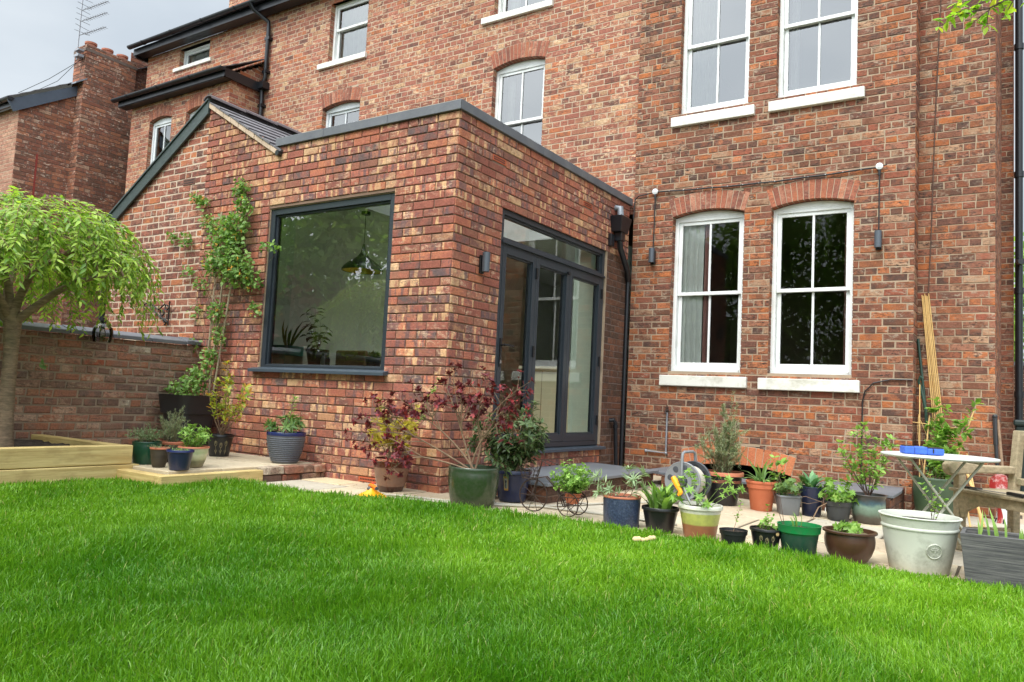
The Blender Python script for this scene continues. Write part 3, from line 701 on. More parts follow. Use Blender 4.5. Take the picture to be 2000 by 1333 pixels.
# air bricks
def air(pl, u0, u1, v0, v1, mat):
    b = MB(); pbox(b, pl, u0+.004, u1-.004, -.03, .007, v0+.004, v1-.004, 0)
    nx, nv = 10, 2 if v1-v0 < .1 else 3
    for i in range(nx):
        for k in range(nv):
            uu = u0+.018+(u1-u0-.036)*(i+.5)/nx; vv = v0+.01+(v1-v0-.02)*(k+.5)/nv
            pbox(b, pl, uu-.0065, uu+.0065, .0065, .0078, vv-.007, vv+.007, 1)
    b.build('air_brick', [mat, m_blackm], ext)
m_air = M('terracotta air brick', (182,90,58), .8, var=.08, bmp=0)
air(PS, .50, .72, 2.94, 3.0, m_air); air(PS, 2.24, 2.45, 2.94, 3.0, m_air); air(PF, -.90, -.67, 0, .075, m_air); air(PF, -3.86, -3.64, 3.0, 3.075, m_gab if False else M('old air brick', (112,74,64), .85, bmp=0))
# coping stones, mitred at the corner
cp = MB(); x = -2.30
cuts = [-2.30, -1.62, -.80, .035]
for i in range(3):
    a, b = cuts[i]+(.003 if i else 0), cuts[i+1]
    lastm = (i == 2)
    V = [(a,-.035,3.222),(b,-.035,3.222),(b-.30 if lastm else b,.265,3.222),(a,.265,3.222),(a,-.035,3.306),(b,-.035,3.306),(b-.30 if lastm else b,.265,3.318),(a,.265,3.318)]
    cp.hexa(V)
cuts = [-.033, .60, 1.32, 2.1, 2.8, 3.44]
for i in range(5):
    a, b = cuts[i]+(.003 if i else 0), cuts[i+1]; f0 = (i == 0)
    cp.hexa([(.037,a,3.222),(.037,b,3.222),(-.263,b,3.222),(-.263,a+.30 if f0 else a,3.222),(.037,a,3.306),(.037,b,3.306),(-.263,b,3.318),(-.263,a+.30 if f0 else a,3.318)])
cp.build('coping', m_cope, ext, bevel=.004)
fr_ = MB()
for (a, b, c, d) in ((-3.4,-.25,.25,.49),(-3.4,-.25,3.06,3.45),(-3.4,-2.01,.49,3.06),(-.39,-.25,.49,3.06)): fr_.box(a, b, c, d, 3.20, 3.25)
pass; fr_.build('flat_roof', m_cope, ext)
# lean-to gable roof: bargeboard, verge, slates, ridge tiles
zr = 3.90; xr = -3.46; lx, lz = -5.42, 2.67; rx, rz = -2.24, 3.19
bb = MB(); s_ = math.hypot(xr-lx, zr-lz); dx, dz = (xr-lx)/s_, (zr-lz)/s_
P0 = (lx, lz); P1 = (xr+.01, zr)
bb.hexa([(P0[0]+.06,-.045,P0[1]-.115),(P1[0],-.045,P1[1]-.15),(P1[0],-.02,P1[1]-.15),(P0[0]+.06,-.02,P0[1]-.115),(P0[0],-.045,P0[1]),(P1[0],-.045,P1[1]),(P1[0],-.02,P1[1]),(P0[0],-.02,P0[1])])
bb.hexa([(P0[0],-.06,P0[1]+.0),(P1[0],-.06,P1[1]+.0),(P1[0],.0,P1[1]+.0),(P0[0],.0,P0[1]+.0),(P0[0]-.01,-.06,P0[1]+.022),(P1[0],-.06,P1[1]+.022),(P1[0],.0,P1[1]+.022),(P0[0]-.01,.0,P0[1]+.022)])
bb.build('bargeboard', m_board, ext, bevel=.003)
vg = MB(); rgv = random.Random(5); N_ = 9
for i in range(N_):
    t0, t1 = i/N_, (i+1)/N_-.004
    a = (xr+(rx-xr)*t0, zr+(rz-zr)*t0); b = (xr+(rx-xr)*t1, zr+(rz-zr)*t1); o = rgv.uniform(0, .006)
    vg.hexa([(a[0],-.03-o,a[1]-.075),(b[0],-.03-o,b[1]-.075),(b[0],.03,b[1]-.075),(a[0],.03,a[1]-.075),(a[0],-.03-o,a[1]-.02),(b[0],-.03-o,b[1]-.02),(b[0],.03,b[1]-.02),(a[0],.03,a[1]-.02)])
vg.build('verge', m_verge, ext, bevel=.004)
sl = MB(); rgs = random.Random(9); rows = 7
def rslope(t, y, h): return (xr+(rx-xr)*t+.5*h, y, zr-.015+(rz-zr)*t+.86*h)
for r_ in range(rows):
    t1 = (r_+1)/rows+.02; t0 = r_/rows-.02; y = -.04-(.12 if r_ % 2 else 0)
    while y < 3.45:
        a, b = max(y, -.045)+.002, min(y+.25, 3.45)-.002
        h = .02+rgs.uniform(0, .008)
        if b > a+.02: sl.hexa([rslope(t1,a,0),rslope(t1,b,0),rslope(t0,b,0),rslope(t0,a,0),rslope(t1,a,h),rslope(t1,b,h),rslope(t0,b,.006),rslope(t0,a,.006)], 0, (rgs.random(),0,0))
        y += .25
sl.build('roof', m_slate, ext, attrs=True)
s2 = MB(); s2.hexa([(lx-.03,-.05,lz),(xr,-.05,zr),(xr,3.45,zr),(lx-.03,3.45,lz),(lx-.03,-.05,lz+.02),(xr,-.05,zr+.02),(xr,3.45,zr+.02),(lx-.03,3.45,lz+.02)]); s2.build('roof', m_slate, ext)
rt = MB(); y = -.05
while y < 3.4:
    V = []; y1 = y+.44
    for yy, lift in ((y, .01), (y1, 0)):
        for k in range(7):
            a = PI*k/6; V.append((xr+.085*math.cos(a), yy, zr-.0+.055*math.sin(a)+lift))
        for k in range(7):
            a = PI-PI*k/6; V.append((xr+.07*math.cos(a), yy, zr-.0+.04*math.sin(a)+lift))
    m = 14; rt.add(V, [(i, (i+1) % m, m+(i+1) % m, m+i) for i in range(m)]+[tuple(range(14)), tuple(range(27, 13, -1))]); y += .45
rt.build('ridge_tile', M('dark clay ridge tile', (92,82,84), .8, var=.2, bmp=.3), ext)
eg = MB(); eg.tube([(rx+.0,-.06,rz-.045),(rx,.02,rz-.045)], .028, 10); eg.build('gutter_end', m_blackp, ext)
gx = MB(); gx.tube([(-5.42,-.03,2.62),(-5.42,3.4,2.62)], .05, 10); gx.tube([(-5.32,-.012,2.58),(-5.28,-.012,2.3),(-5.28,-.012,.2)], .032, 8); gx.build('gutter', m_blackp, ext)
# closing walls of the extension
cw = MB(); cw.box(-5.2, -5.1, .02, 3.45, 0, 2.6); cw.build('party_wall', m_mort, ext)

# picture window
fw_ = MB(); d0, d1 = -.11, -.022
u0, u1, v0, v1 = pw['u0']+.012, pw['u1']-.012, pw['v0']+.004, pw['sp']-.008
for a in ((u0, u0+.06, v0, v1), (u1-.06, u1, v0, v1), (u0+.06, u1-.06, v0, v0+.042), (u0+.06, u1-.06, v1-.06, v1)): pbox(fw_, PF, a[0], a[1], d0, d1, a[2], a[3])
for a in ((u0+.06, u0+.078, v0+.042, v1-.06), (u1-.078, u1-.06, v0+.042, v1-.06), (u0+.078, u1-.078, v0+.042, v0+.052), (u0+.078, u1-.078, v1-.078, v1-.06)): pbox(fw_, PF, a[0], a[1], d0+.01, d1-.022, a[2], a[3])
pwin = fw_.build('window', m_ant, ext, bevel=.003, weld=True); pwin['label'] = 'large square picture window with anthracite frame'
gl = MB(); gl.add([W(PF, u0+.07, -.06, v0+.045), W(PF, u1-.07, -.06, v0+.045), W(PF, u1-.07, -.06, v1-.07), W(PF, u0+.07, -.06, v1-.07)], [(0,1,2,3)]); gl.build('pane', m_glassp, pwin)
sl_ = MB(); sl_.hexa([(-2.42,-.075,.955),(-.625,-.075,.955),(-.625,.05,.965),(-2.42,.05,.965),(-2.42,-.075,.985),(-.625,-.075,.985),(-.625,.05,1.012),(-2.42,.05,1.012)]); sl_.build('sill', m_ant2, pwin, bevel=.003)
# mastic line around the openings
ms = MB()
pbox(ms, PF, pw['u0'], pw['u0']+.011, -.05, -.012, v0, v1+.008); pbox(ms, PF, pw['u1']-.011, pw['u1'], -.05, -.012, v0, v1+.008); pbox(ms, PF, u0, u1, -.05, -.012, v1, v1+.008)
pbox(ms, PS, .70, .712, -.04, -.006, .35, 2.57); pbox(ms, PS, 2.85, 2.872, -.04, .006, .35, 2.57); pbox(ms, PS, .712, 2.85, -.04, -.004, 2.562, 2.572)
ms.build('sealant', m_mortold, ext)
# transom light and folding doors
U0, U1, V0, V1 = .713, 2.849, .345, 2.561
df = MB()
for a in ((U0, U0+.055, V0, V1), (U1-.055, U1, V0, V1), (U0+.055, U1-.055, V1-.055, V1), (U0+.055, U1-.055, 2.215, 2.285), (U0+.055, U1-.055, V0, V0+.05)): pbox(df, PS, a[0], a[1], -.10, -.015, a[2], a[3])
pbox(df, PS, U0+.02, U1-.02, -.015, .012, 2.235, 2.262)
dfr = df.build('door_frame', m_ant, ext, bevel=.003, weld=True)
g2 = MB(); g2.add([W(PS, U0+.05, -.05, 2.28), W(PS, U1-.05, -.05, 2.28), W(PS, U1-.05, -.05, V1-.05), W(PS, U0+.05, -.05, V1-.05)], [(0,1,2,3)]); g2.build('pane', m_glass, dfr)
tb = MB()
for a in ((U0+.055, U0+.075, 2.285, V1-.055), (U1-.075, U1-.055, 2.285, V1-.055), (U0+.075, U1-.075, 2.285, 2.303), (U0+.075, U1-.075, V1-.073, V1-.055)): pbox(tb, PS, a[0], a[1], -.08, -.035, a[2], a[3])
tb.build('bead', m_ant, dfr)
leaves_u = [(U0+.058, 1.365), (1.37, 2.045), (2.05, U1-.058)]
for i, (a, b) in enumerate(leaves_u):
    lf = MB(); z0, z1 = V0+.052, 2.213; st = .062
    for q in ((a, a+st, z0, z1), (b-st, b, z0, z1), (a+st, b-st, z0, z0+.075), (a+st, b-st, z1-.065, z1)): pbox(lf, PS, q[0], q[1], -.085, -.012, q[2], q[3])
    for q in ((a+st, a+st+.014, z0+.075, z1-.065), (b-st-.014, b-st, z0+.075, z1-.065), (a+st+.014, b-st-.014, z0+.075, z0+.089), (a+st+.014, b-st-.014, z1-.079, z1-.065)): pbox(lf, PS, q[0], q[1], -.07, -.028, q[2], q[3])
    dl = lf.build('door', m_ant, ext, bevel=.003, weld=True)
    dl['label'] = ['folding door leaf with the lever handle, nearest the brick corner', 'middle folding door leaf', 'folding door leaf farthest from the brick corner'][i]
    gm = MB(); gm.add([W(PS, a+st-.005, -.05, z0+.07), W(PS, b-st+.005, -.05, z0+.07), W(PS, b-st+.005, -.05, z1-.06), W(PS, a+st-.005, -.05, z1-.06)], [(0,1,2,3)]); gm.build('pane', m_glass, dl)
    if i != 1:
        for zz in (.62, 1.28, 2.05):
            hg = MB(); pbox(hg, PS, b-.012, b+.014, -.012, .006, zz-.055, zz+.055); hg.build('hinge', m_blackm, dl, bevel=.002)
    hg = MB()
    if i == 1:
        for zz in (2.14,): pbox(hg, PS, a+.60, a+.64, -.012, .02, zz, zz+.03)
        hg.build('catch', m_blackm, dl)
    if i == 0:
        hd = MB(); pbox(hd, PS, a+.012, a+.045, -.012, -.002, 1.10, 1.36); hd.tube([(.0, a+.03, 1.30), (.045, a+.03, 1.30), (.05, a+.05, 1.30), (.05, a+.16, 1.295)], .010, 8); hd.build('handle', m_blackm, dl, smooth=True)
        k = MB(); pbox(k, PS, a+.022, a+.034, -.002, .004, 1.13, 1.16); k.build('lock', M('steel lock', (190,190,190), .3, metal=.8, bmp=0), dl)
ds = MB(); ds.hexa([(.075,.69,.300),(.075,2.885,.300),(-.09,2.885,.31),(-.09,.69,.31),(.075,.69,.328),(.075,2.885,.328),(-.09,2.885,.345),(-.09,.69,.345)]); ds.build('door_sill', m_ant2, ext, bevel=.003)

# interior of the extension; unseen glazed roof opening added to brighten the room
it = MB(); RX0, RX1, RY0, RY1 = -1.95, -.45, .55, 3.0
it.add([(-2.78,.12,.345),(-.12,.12,.345),(-.12,6.4,.345),(-2.78,6.4,.345),(-2.78,.12,2.8),(-.12,.12,2.8),(-.12,6.4,2.8),(-2.78,6.4,2.8)], [(0,1,2,3),(2,6,7,3),(3,7,4,0)])
for (a, b, c, d) in ((-2.78,-.12,.12,RY0),(-2.78,-.12,RY1,6.4),(-2.78,RX0,RY0,RY1),(RX1,-.12,RY0,RY1)): it.add([(a,c,2.8),(b,c,2.8),(b,d,2.8),(a,d,2.8)], [(0,3,2,1)])
rl = MB()
for (a, b, c, d) in ((RX0-.06,RX1+.06,RY0-.06,RY0),(RX0-.06,RX1+.06,RY1,RY1+.06),(RX0-.06,RX0,RY0,RY1),(RX1,RX1+.06,RY0,RY1)): rl.box(a, b, c, d, 2.79, 3.30)
rlo = rl.build('added_light_opening_kerb', m_white, ext); rg_ = MB(); rg_.add([(RX0,RY0,3.29),(RX1,RY0,3.29),(RX1,RY1,3.29),(RX0,RY1,3.29)], [(0,1,2,3)]); rg_.build('pane', glass_mat('added light opening glass', 1.5), rlo)
it.add([(-2.78,.13,.345),(-2.78,.13,2.8),(-2.375,.13,2.8),(-2.375,.13,.345)], [(0,1,2,3)]); 
it.build('room_shell', m_roomdk, ext)
w2 = MB(); w2.add([(-2.77,.125,.35),(-2.77,.70,.35),(-2.77,.70,2.79),(-2.77,.125,2.79)], [(0,1,2,3)]); w2.box(-.60,-.125,3.2,3.5,.35,2.79); w2.box(-2.775,-1.9,3.2,3.5,.35,2.79); w2.build('inner_wall', m_roomg, ext)
fl = MB(); fl.add([(-2.77,.13,.352),(-.125,.13,.352),(-.125,6.3,.352),(-2.77,6.3,.352)], [(0,1,2,3)]); fl.build('room_floor', m_floor, ext)
wb = MB(); wb.box(-2.37, -.66, .10, .42, .985, 1.03); wb.build('window_board', m_white, ext, bevel=.004)
ov = MB(); ov.box(-2.76, -.13, .121, .129, .35, .98); ov.box(-.66, -.13, .121, .129, .35, 2.79); ov.box(-.129, -.121, .13, .70, .35, 2.79); ov.box(-2.36, -.67, .121, .129, 2.6, 2.79); ov.box(-.129, -.121, 2.87, 6.3, .35, 2.79); ov.box(-.129,-.121,.70,2.87,2.57,2.79); ov.build('inner_lining', m_roomg, ext)
# neighbour's house at the far left
nei = thing('neighbouring_house', 'dark red brick house with a tall chimney stack, beyond the garden wall at the left', 'house', (-11.4, 1.5, 0))
PN = ('Y', -11.45, 1)
brickwork('wall', PN, lambda v: [[1.47 if v < 5.78 else 1.47+(v-5.78)/.62, 2.46]], -.1, 6.4, m_nei, m_mortdark, nei, rough=.0028, proud=.005, seed=41)
brickwork('wall', ('X', 1.47, -1), [[-16, -11.45]], -.1, 5.75, m_neifront, m_mort, nei, rough=.002, proud=.004, seed=42)
cbr = brickwork('chimney', ('Y', -11.2, 1), [[2.44, 3.95 if False else 3.46]], -.1, 7.28, m_nei, m_mortdark, nei, rough=.0028, proud=.005, seed=43)
brickwork('chimney_front', ('X', 2.44, -1), [[-11.62, -11.2]], -.1, 7.28, m_nei, m_mortdark, cbr, rough=.0028, proud=.005, seed=44)
cc = MB(); cc.box(-11.62, -11.21, 2.45, 3.455, 3, 7.30); cc.box(-11.64, -11.19, 2.42, 3.475, 7.16, 7.22); cc.box(-11.62, -11.205, 3.455, 3.458, 2, 7.2); cc.build('chimney_core', m_mortdark, cbr)
for y in (2.62, 2.95, 3.26):
    cp_ = MB(); cp_.lathe([(.10,0),(.098,.09),(.112,.10),(.112,.135),(.09,.14),(.085,.02)], (-11.41, y, 7.29), 20); cp_.build('chimney_pot', M('clay chimney pot', (168,104,82), .8, bmp=.2) if y < 2.7 else bpy.data.materials['clay chimney pot'], cbr, smooth=True)
bd = MB(); bd.hexa([(-11.42,1.36,5.60),(-11.42,2.46,6.30),(-11.39,2.46,6.30),(-11.39,1.36,5.60),(-11.42,1.24,5.79),(-11.42,2.46,6.50),(-11.39,2.46,6.50),(-11.39,1.24,5.79)]); bd.build('bargeboard', M('slate grey fascia', (76,86,100), .5, var=.08, bmp=.05), nei)
gt = MB(); gutter(gt, -16, -11.36, 1.28, 5.84, .06); gt.box(-16, -11.4, 1.33, 1.36, 5.7, 5.84); gt.build('gutter', m_blackp, nei)
slates(-16, -11.36, 1.25, 5.84, 4.6, 7.9, 'roof', m_slate, nei, rows=16, seed=8)
brickwork('wall', PN, [[3.46, 9.0]], 3.0, 7.6, m_nei, m_mortdark, nei, seed=45)
bd2 = MB(); bd2.box(-11.55, -11.3, 4.1, 4.6, 7.45, 7.85); bd2.build('fascia', bpy.data.materials['slate grey fascia'], nei)
fl2 = MB(); fl2.hexa([(-11.5,2.3,6.46),(-11.19,2.3,6.46),(-11.19,2.5,6.6),(-11.5,2.5,6.6),(-11.5,2.3,6.49),(-11.19,2.3,6.49),(-11.19,2.5,6.63),(-11.5,2.5,6.63)]); fl2.build('flashing', m_lead, nei)
rp = MB(); rp.box(-11.44, -11.43, 1.83, 1.86, 4.0, 4.95); rp.build('red_pipe', M('rust red pipe', (140,52,44), .6, bmp=0), nei)
# television aerial on the stack
ae = thing('television_aerial', 'thin television aerial on a pole fixed to the neighbouring chimney stack', 'aerial', (-11.35, 2.3, 6.9))
m_alu = M('dull aluminium', (150,152,158), .5, metal=.5, bmp=0)
mb = MB(); mb.tube([(-11.32,2.33,6.95),(-11.30,2.33,8.6)], .014, 6); mb.build('mast', m_alu, ae)
mb = MB()
for z in (8.16, 7.94, 7.72, 7.44):
    mb.tube([(-11.3,2.33,z),(-10.35,2.33,z-.05)], .008, 5)
    for i in range(10): x = -11.1+i*.08; mb.tube([(x,2.28,z-.01-.05*(x+11.3)),(x,2.38,z-.01-.05*(x+11.3))], .005, 4)
for i in range(7): mb.tube([(-11.24+.02*(i%2),2.2,8.15-i*.11),(-11.12-.03*(i%3),2.44,8.1-i*.11)], .006, 4)
mb.build('antenna_array', m_alu, ae)
mb = MB(); mb.box(-11.36,-11.2,2.29,2.4,7.0,7.05); mb.box(-11.36,-11.2,2.29,2.4,7.12,7.15); mb.build('bracket', m_alu, ae)
mb = MB(); mb.tube([(-11.25,2.42,7.05),(-11.7,2.2,6.55),(-12.2,1.9,6.25)], .006, 4); mb.tube([(-11.25,2.42,7.0),(-11.6,2.0,6.5),(-12.1,1.7,6.2)], .006, 4); mb.build('aerial_cable', m_blackm, ae)

# ------------------------------------------------------------------ garden boundary wall
bw = thing('garden_wall', 'low weathered brick garden wall with slate coping, at the left behind the pots', 'wall', (-3.4, -3, 0))
brickwork('wall_face', ('Y', -3.3, 1), [[-6.5, -.005]], -.05, 1.20, m_bw, m_mortbw, bw, rough=.005, proud=.009, seed=51, chamf=.007, j=.014)
cw = MB(); cw.box(-3.53, -3.302, -6.5, -.005, -.05, 1.195); cw.build('wall_core', m_mortbw, bw)
cp = MB(); y = -6.5; rg = random.Random(4)
while y < -.02:
    w = rg.uniform(.32, .46); b = min(y+w, -.03); z = 1.205+rg.uniform(-.004, .006)
    cp.hexa([(-3.255,y+.004,z),(-3.255,b,z),(-3.57,b,z+.02),(-3.57,y+.004,z+.02),(-3.255,y+.004,z+.038),(-3.255,b,z+.038),(-3.42,b,z+.082),(-3.42,y+.004,z+.082)]); y += w
cp.build('coping', m_cope, bw, bevel=.006)

# ------------------------------------------------------------------ raised terrace, step, sleepers
tr = thing('raised_terrace', 'low sandstone terrace with new timber edging, under the pots by the garden wall', 'terrace', (-2.2, -.8, 0))
mb = MB(); rg = random.Random(3)
mb.box(-3.29, -1.41, -1.5, -.02, -.02, .10, 0)
xs = [-3.28, -2.75, -2.2, -1.42]; ys = [-1.50, -1.02, -.5, -.02]
for i in range(3):
    for k in range(3):
        q = lambda: rg.uniform(-.006, .006)
        mb.box(xs[i]+.006+q(), xs[i+1]-.006+q(), ys[k]+.006+q(), ys[k+1]-.006+q(), .10, .140+q()*.5, 0)
mb.build('paving_slab', m_flag, tr, bevel=.006)
e1 = MB(); e1.box(-1.41, -1.31, -1.62, -.70, -.05, .118); e1.build('timber_edge', m_timY, tr, bevel=.005)
e2 = MB(); e2.box(-1.90, -1.412, -1.62, -1.52, -.05, .118); e2.build('timber_edge', m_timX, tr, bevel=.005)
st = MB(); rg = random.Random(8)
for k, z in enumerate((.0, .072)):
    y = -.68; 
    while y < -.05:
        L_ = rg.choice([.2, .22, .12]); b = min(y+L_, -.02); o = rg.uniform(-.012, .012)+(y+.68)*.06
        st.hexa([(-1.52,y+.006,z-.03 if k == 0 else z),(-1.33+o,y+.006,z-.03 if k == 0 else z),(-1.33+o,b,z-.03 if k == 0 else z),(-1.52,b,z-.03 if k == 0 else z),(-1.52,y+.006,z+.066),(-1.335+o,y+.008,z+.064),(-1.335+o,b-.003,z+.066),(-1.52,b,z+.066)], 0, (rg.random(), rg.random(), rg.random())); y += L_
for x in (-1.52,): pass
st.build('brick_step', m_bw, tr, attrs=True, bevel=.008)
bed = thing('raised_bed', 'raised bed of new pale sleepers filled with dark compost, below the tree', 'planter bed', (-2.6, -3, 0))
mb = MB(); mb.box(-2.0, -1.90, -6.0, -1.50, .155, .300); mb.build('sleeper', m_timY, bed, bevel=.006)
mb = MB(); mb.box(-1.995, -1.893, -6.0, -1.44, -.05, .150); mb.build('sleeper', m_timY, bed, bevel=.006)
mb = MB(); mb.hexa([(-3.28,-1.62,-.02),(-2.005,-1.60,-.02),(-2.005,-1.50,-.02),(-3.28,-1.52,-.02),(-3.28,-1.62,.296),(-2.005,-1.60,.296),(-2.005,-1.50,.296),(-3.28,-1.52,.296)]); mb.build('sleeper', m_timX, bed, bevel=.006)
mb = MB(); nx, ny = 24, 80; rg = random.Random(2); V = []
for i in range(ny+1):
    for k in range(nx+1): V.append((-3.28+1.27*k/nx, -6+4.4*i/ny, .235+rg.uniform(-.02, .028)))
mb.add(V, [(i*(nx+1)+k, i*(nx+1)+k+1, (i+1)*(nx+1)+k+1, (i+1)*(nx+1)+k) for i in range(ny) for k in range(nx)]); mb.build('soil', m_soil, bed, smooth=False)

# ------------------------------------------------------------------ slate door step and slate topped light well
ds = thing('door_step', 'wide grey slate step on brick risers, below the folding doors', 'step', (.45, 1.4, 0))
mb = MB(); mb.hexa([(.012,.28,.138),(.86,.28,.138),(.89,2.46,.138),(.012,2.62,.138),(.012,.28,.163),(.86,.28,.163),(.89,2.46,.163),(.012,2.62,.163)])
mb.build('slab', m_slated, ds, bevel=.004)
brickwork('riser', ('Y', .83, 1), [[.32, 2.45]], -.02, .136, m_dim, m_mortnew, ds, seed=61, rough=.002)
brickwork('riser', ('X', .32, -1), [[.015, .83]], -.02, .136, m_dim, m_mortnew, ds, seed=62, rough=.002)
lwell = thing('light_well', 'low slate topped brick surround of the cellar window, behind the back row of pots', 'light well', (1.9, 2.9, 0))
mb = MB()
def slab(mb, pts, z0, z1):
    n = len(pts); mb.add([(x, y, z0) for x, y in pts]+[(x, y, z1) for x, y in pts], [tuple(range(n-1, -1, -1)), tuple(range(n, 2*n))]+[(i, (i+1) % n, n+(i+1) % n, n+i) for i in range(n)])
slab(mb, [(.86,2.52),(1.60,2.40),(1.60,2.72),(1.22,3.44),(.66,3.44),(.66,2.60)], .115, .140)
slab(mb, [(1.61,2.40),(2.30,2.42),(2.30,2.72),(1.61,2.72)], .114, .139)
slab(mb, [(2.31,2.42),(3.05,2.46),(3.05,3.0),(3.02,3.44),(2.31,3.44)], .116, .142)
mb.build('slate_cap', m_slated, lwell, bevel=.004)
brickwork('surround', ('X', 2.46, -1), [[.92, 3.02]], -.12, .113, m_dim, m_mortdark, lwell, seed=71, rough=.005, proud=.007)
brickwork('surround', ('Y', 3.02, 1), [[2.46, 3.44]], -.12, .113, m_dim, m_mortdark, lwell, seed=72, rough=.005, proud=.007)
mb = MB(); mb.box(.92, 3.01, 2.47, 2.6, -.12, .112); mb.build('surround_core', m_mortdark, lwell)
# garden fence, wheelie bin and greenery beyond the side passage
fe = thing('passage_wall', 'brown brick wall at the end of the side passage, far right edge', 'wall', (4.6, 13, 0))
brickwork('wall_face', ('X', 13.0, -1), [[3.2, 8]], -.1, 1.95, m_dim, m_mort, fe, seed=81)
mb = MB(); mb.box(3.2, 8, 13.001, 13.2, -.1, 1.9); mb.box(3.2, 8, 12.95, 13.25, 1.95, 2.02); mb.build('coping', m_cope, fe)

# ================================================================== PLANTS
TEMPL = {
 # verts (x across, y along, z lift), faces
 'oval': ([(0,0,0),(.36,.22,.05),(.5,.5,.07),(.33,.78,.04),(0,1,-.02),(-.33,.78,.04),(-.5,.5,.07),(-.36,.22,.05),(0,.4,0),(0,.75,0)],
          [(0,1,8),(1,2,8),(2,3,9,8),(3,4,9),(0,8,7),(7,8,6),(6,8,9,5),(5,9,4)]),
 'lance': ([(0,0,0),(.42,.3,.05),(.34,.62,.04),(0,1,-.05),(-.34,.62,.04),(-.42,.3,.05),(0,.45,0)],
          [(0,1,6),(1,2,6),(2,3,6),(3,4,6),(4,5,6),(5,0,6)]),
 'tiny': ([(0,0,0),(.5,.5,0),(0,1,0),(-.5,.5,0)], [(0,1,2,3)]),
 'needle': ([(-.5,0,0),(.5,0,0),(0,1,0)], [(0,1,2)]),
 'strap': ([(-.35,0,0),(.35,0,0),(.5,.35,.02),(.42,.68,-.04),(0,1,-.22),(-.42,.68,-.04),(-.5,.35,.02)], [(0,1,2,6),(6,2,3,5),(5,3,4)]),
}
def palm_template(k=5, spread=2.1, inner=.35, droop=.12):
    V = [(0,0,0)]; F = []
    pts = []
    for i in range(k):
        a = -spread+2*spread*i/(k-1); r = 1-.22*abs(a)/spread
        for da, rr in ((-.16, .62), (0, 1), (.16, .62)):
            pts.append((math.sin(a+da)*r*rr, math.cos(a+da)*r*rr*.9, -droop*(r*rr)**2))
        if i < k-1: am = a+spread/(k-1); pts.append((math.sin(am)*inner, math.cos(am)*inner, .02))
    V += pts; n = len(pts)
    F = [(0, i, i+1) for i in range(1, n)]
    return V, F
TEMPL['palm'] = palm_template(); TEMPL['lobed'] = palm_template(5, 1.9, .5, .15); TEMPL['fine'] = palm_template(7, 1.5, .12, .1)
class Leaves:
    def __init__(s): s.p = []; s.d = []; s.n = []; s.L = []; s.w = []
    def add(s, p, d, n, L, w): s.p.append(tuple(p)); s.d.append(tuple(d)); s.n.append(tuple(n)); s.L.append(L); s.w.append(w)
    def build(s, name, mats, parent, kind, seed=0, curl=0.0, smooth=True):
        rg = np.random.default_rng(seed); N = len(s.p); T, F = TEMPL[kind]; T = np.array(T, 'f'); K = len(T)
        p = np.array(s.p, 'f'); d = np.array(s.d, 'f'); n = np.array(s.n, 'f'); L = np.array(s.L, 'f'); w = np.array(s.w, 'f')
        d /= np.linalg.norm(d, axis=1, keepdims=True)+1e-9; x = np.cross(d, n); bad = np.linalg.norm(x, axis=1) < 1e-3; x[bad] = (1, 0, 0)
        x /= np.linalg.norm(x, axis=1, keepdims=True); z = np.cross(x, d)
        cu = curl*rg.uniform(.3, 1.5, N).astype('f')
        V = p[:, None, :] + x[:, None, :]*(T[None, :, 0:1]*w[:, None, None]) + d[:, None, :]*(T[None, :, 1:2]*L[:, None, None]) + z[:, None, :]*((T[None, :, 2:3]-cu[:, None, None]*T[None, :, 1:2]**2)*L[:, None, None])
        V = V.reshape(-1, 3)
        fl = [len(f) for f in F]; loops = np.array([i for f in F for i in f], 'i'); nl = len(loops)
        allL = (loops[None, :]+np.arange(N, dtype='i')[:, None]*K).ravel(); tot = np.tile(np.array(fl, 'i'), N); st = np.concatenate([[0], np.cumsum(tot)[:-1]]).astype('i')
        me = bpy.data.meshes.new(name); o = np.array(LOC.get(parent.name, (0,0,0)) if parent else (0,0,0), 'f'); V = V-o
        me.vertices.add(len(V)); me.vertices.foreach_set('co', V.ravel()); me.loops.add(len(allL)); me.loops.foreach_set('vertex_index', allL)
        me.polygons.add(len(tot)); me.polygons.foreach_set('loop_start', st); me.polygons.foreach_set('loop_total', tot)
        me.update(calc_edges=True); me.polygons.foreach_set('use_smooth', [smooth]*len(tot))
        r3 = rg.random((N, 3)).astype('f'); a = me.attributes.new('rnd', 'FLOAT_VECTOR', 'FACE'); a.data.foreach_set('vector', np.repeat(r3, len(F), 0).ravel())
        if not isinstance(mats, (list, tuple)): mats = [mats]
        for m in mats: me.materials.append(m)
        ob = bpy.data.objects.new(name, me); COL.objects.link(ob)
        if parent: ob.parent = parent; LOC[ob.name] = tuple(float(v) for v in o)
        return ob
def rdir(rg, up=.0):
    a = rg.uniform(0, 2*PI); z = rg.uniform(-1, 1); r = math.sqrt(1-z*z); return Vector((r*math.cos(a), r*math.sin(a), z+up)).normalized()
def curve(a, b, rg, sag=0., side=.1, n=7, up=.35):
    a = Vector(a); b = Vector(b); L = (b-a).length; c = a.lerp(b, .45)+Vector((0, 0, up*L*.3-sag*L))+Vector((rg.uniform(-1, 1), rg.uniform(-1, 1), 0))*side*L
    return [((1-t)**2)*a+2*t*(1-t)*c+t*t*b for t in [i/(n-1) for i in range(n)]]
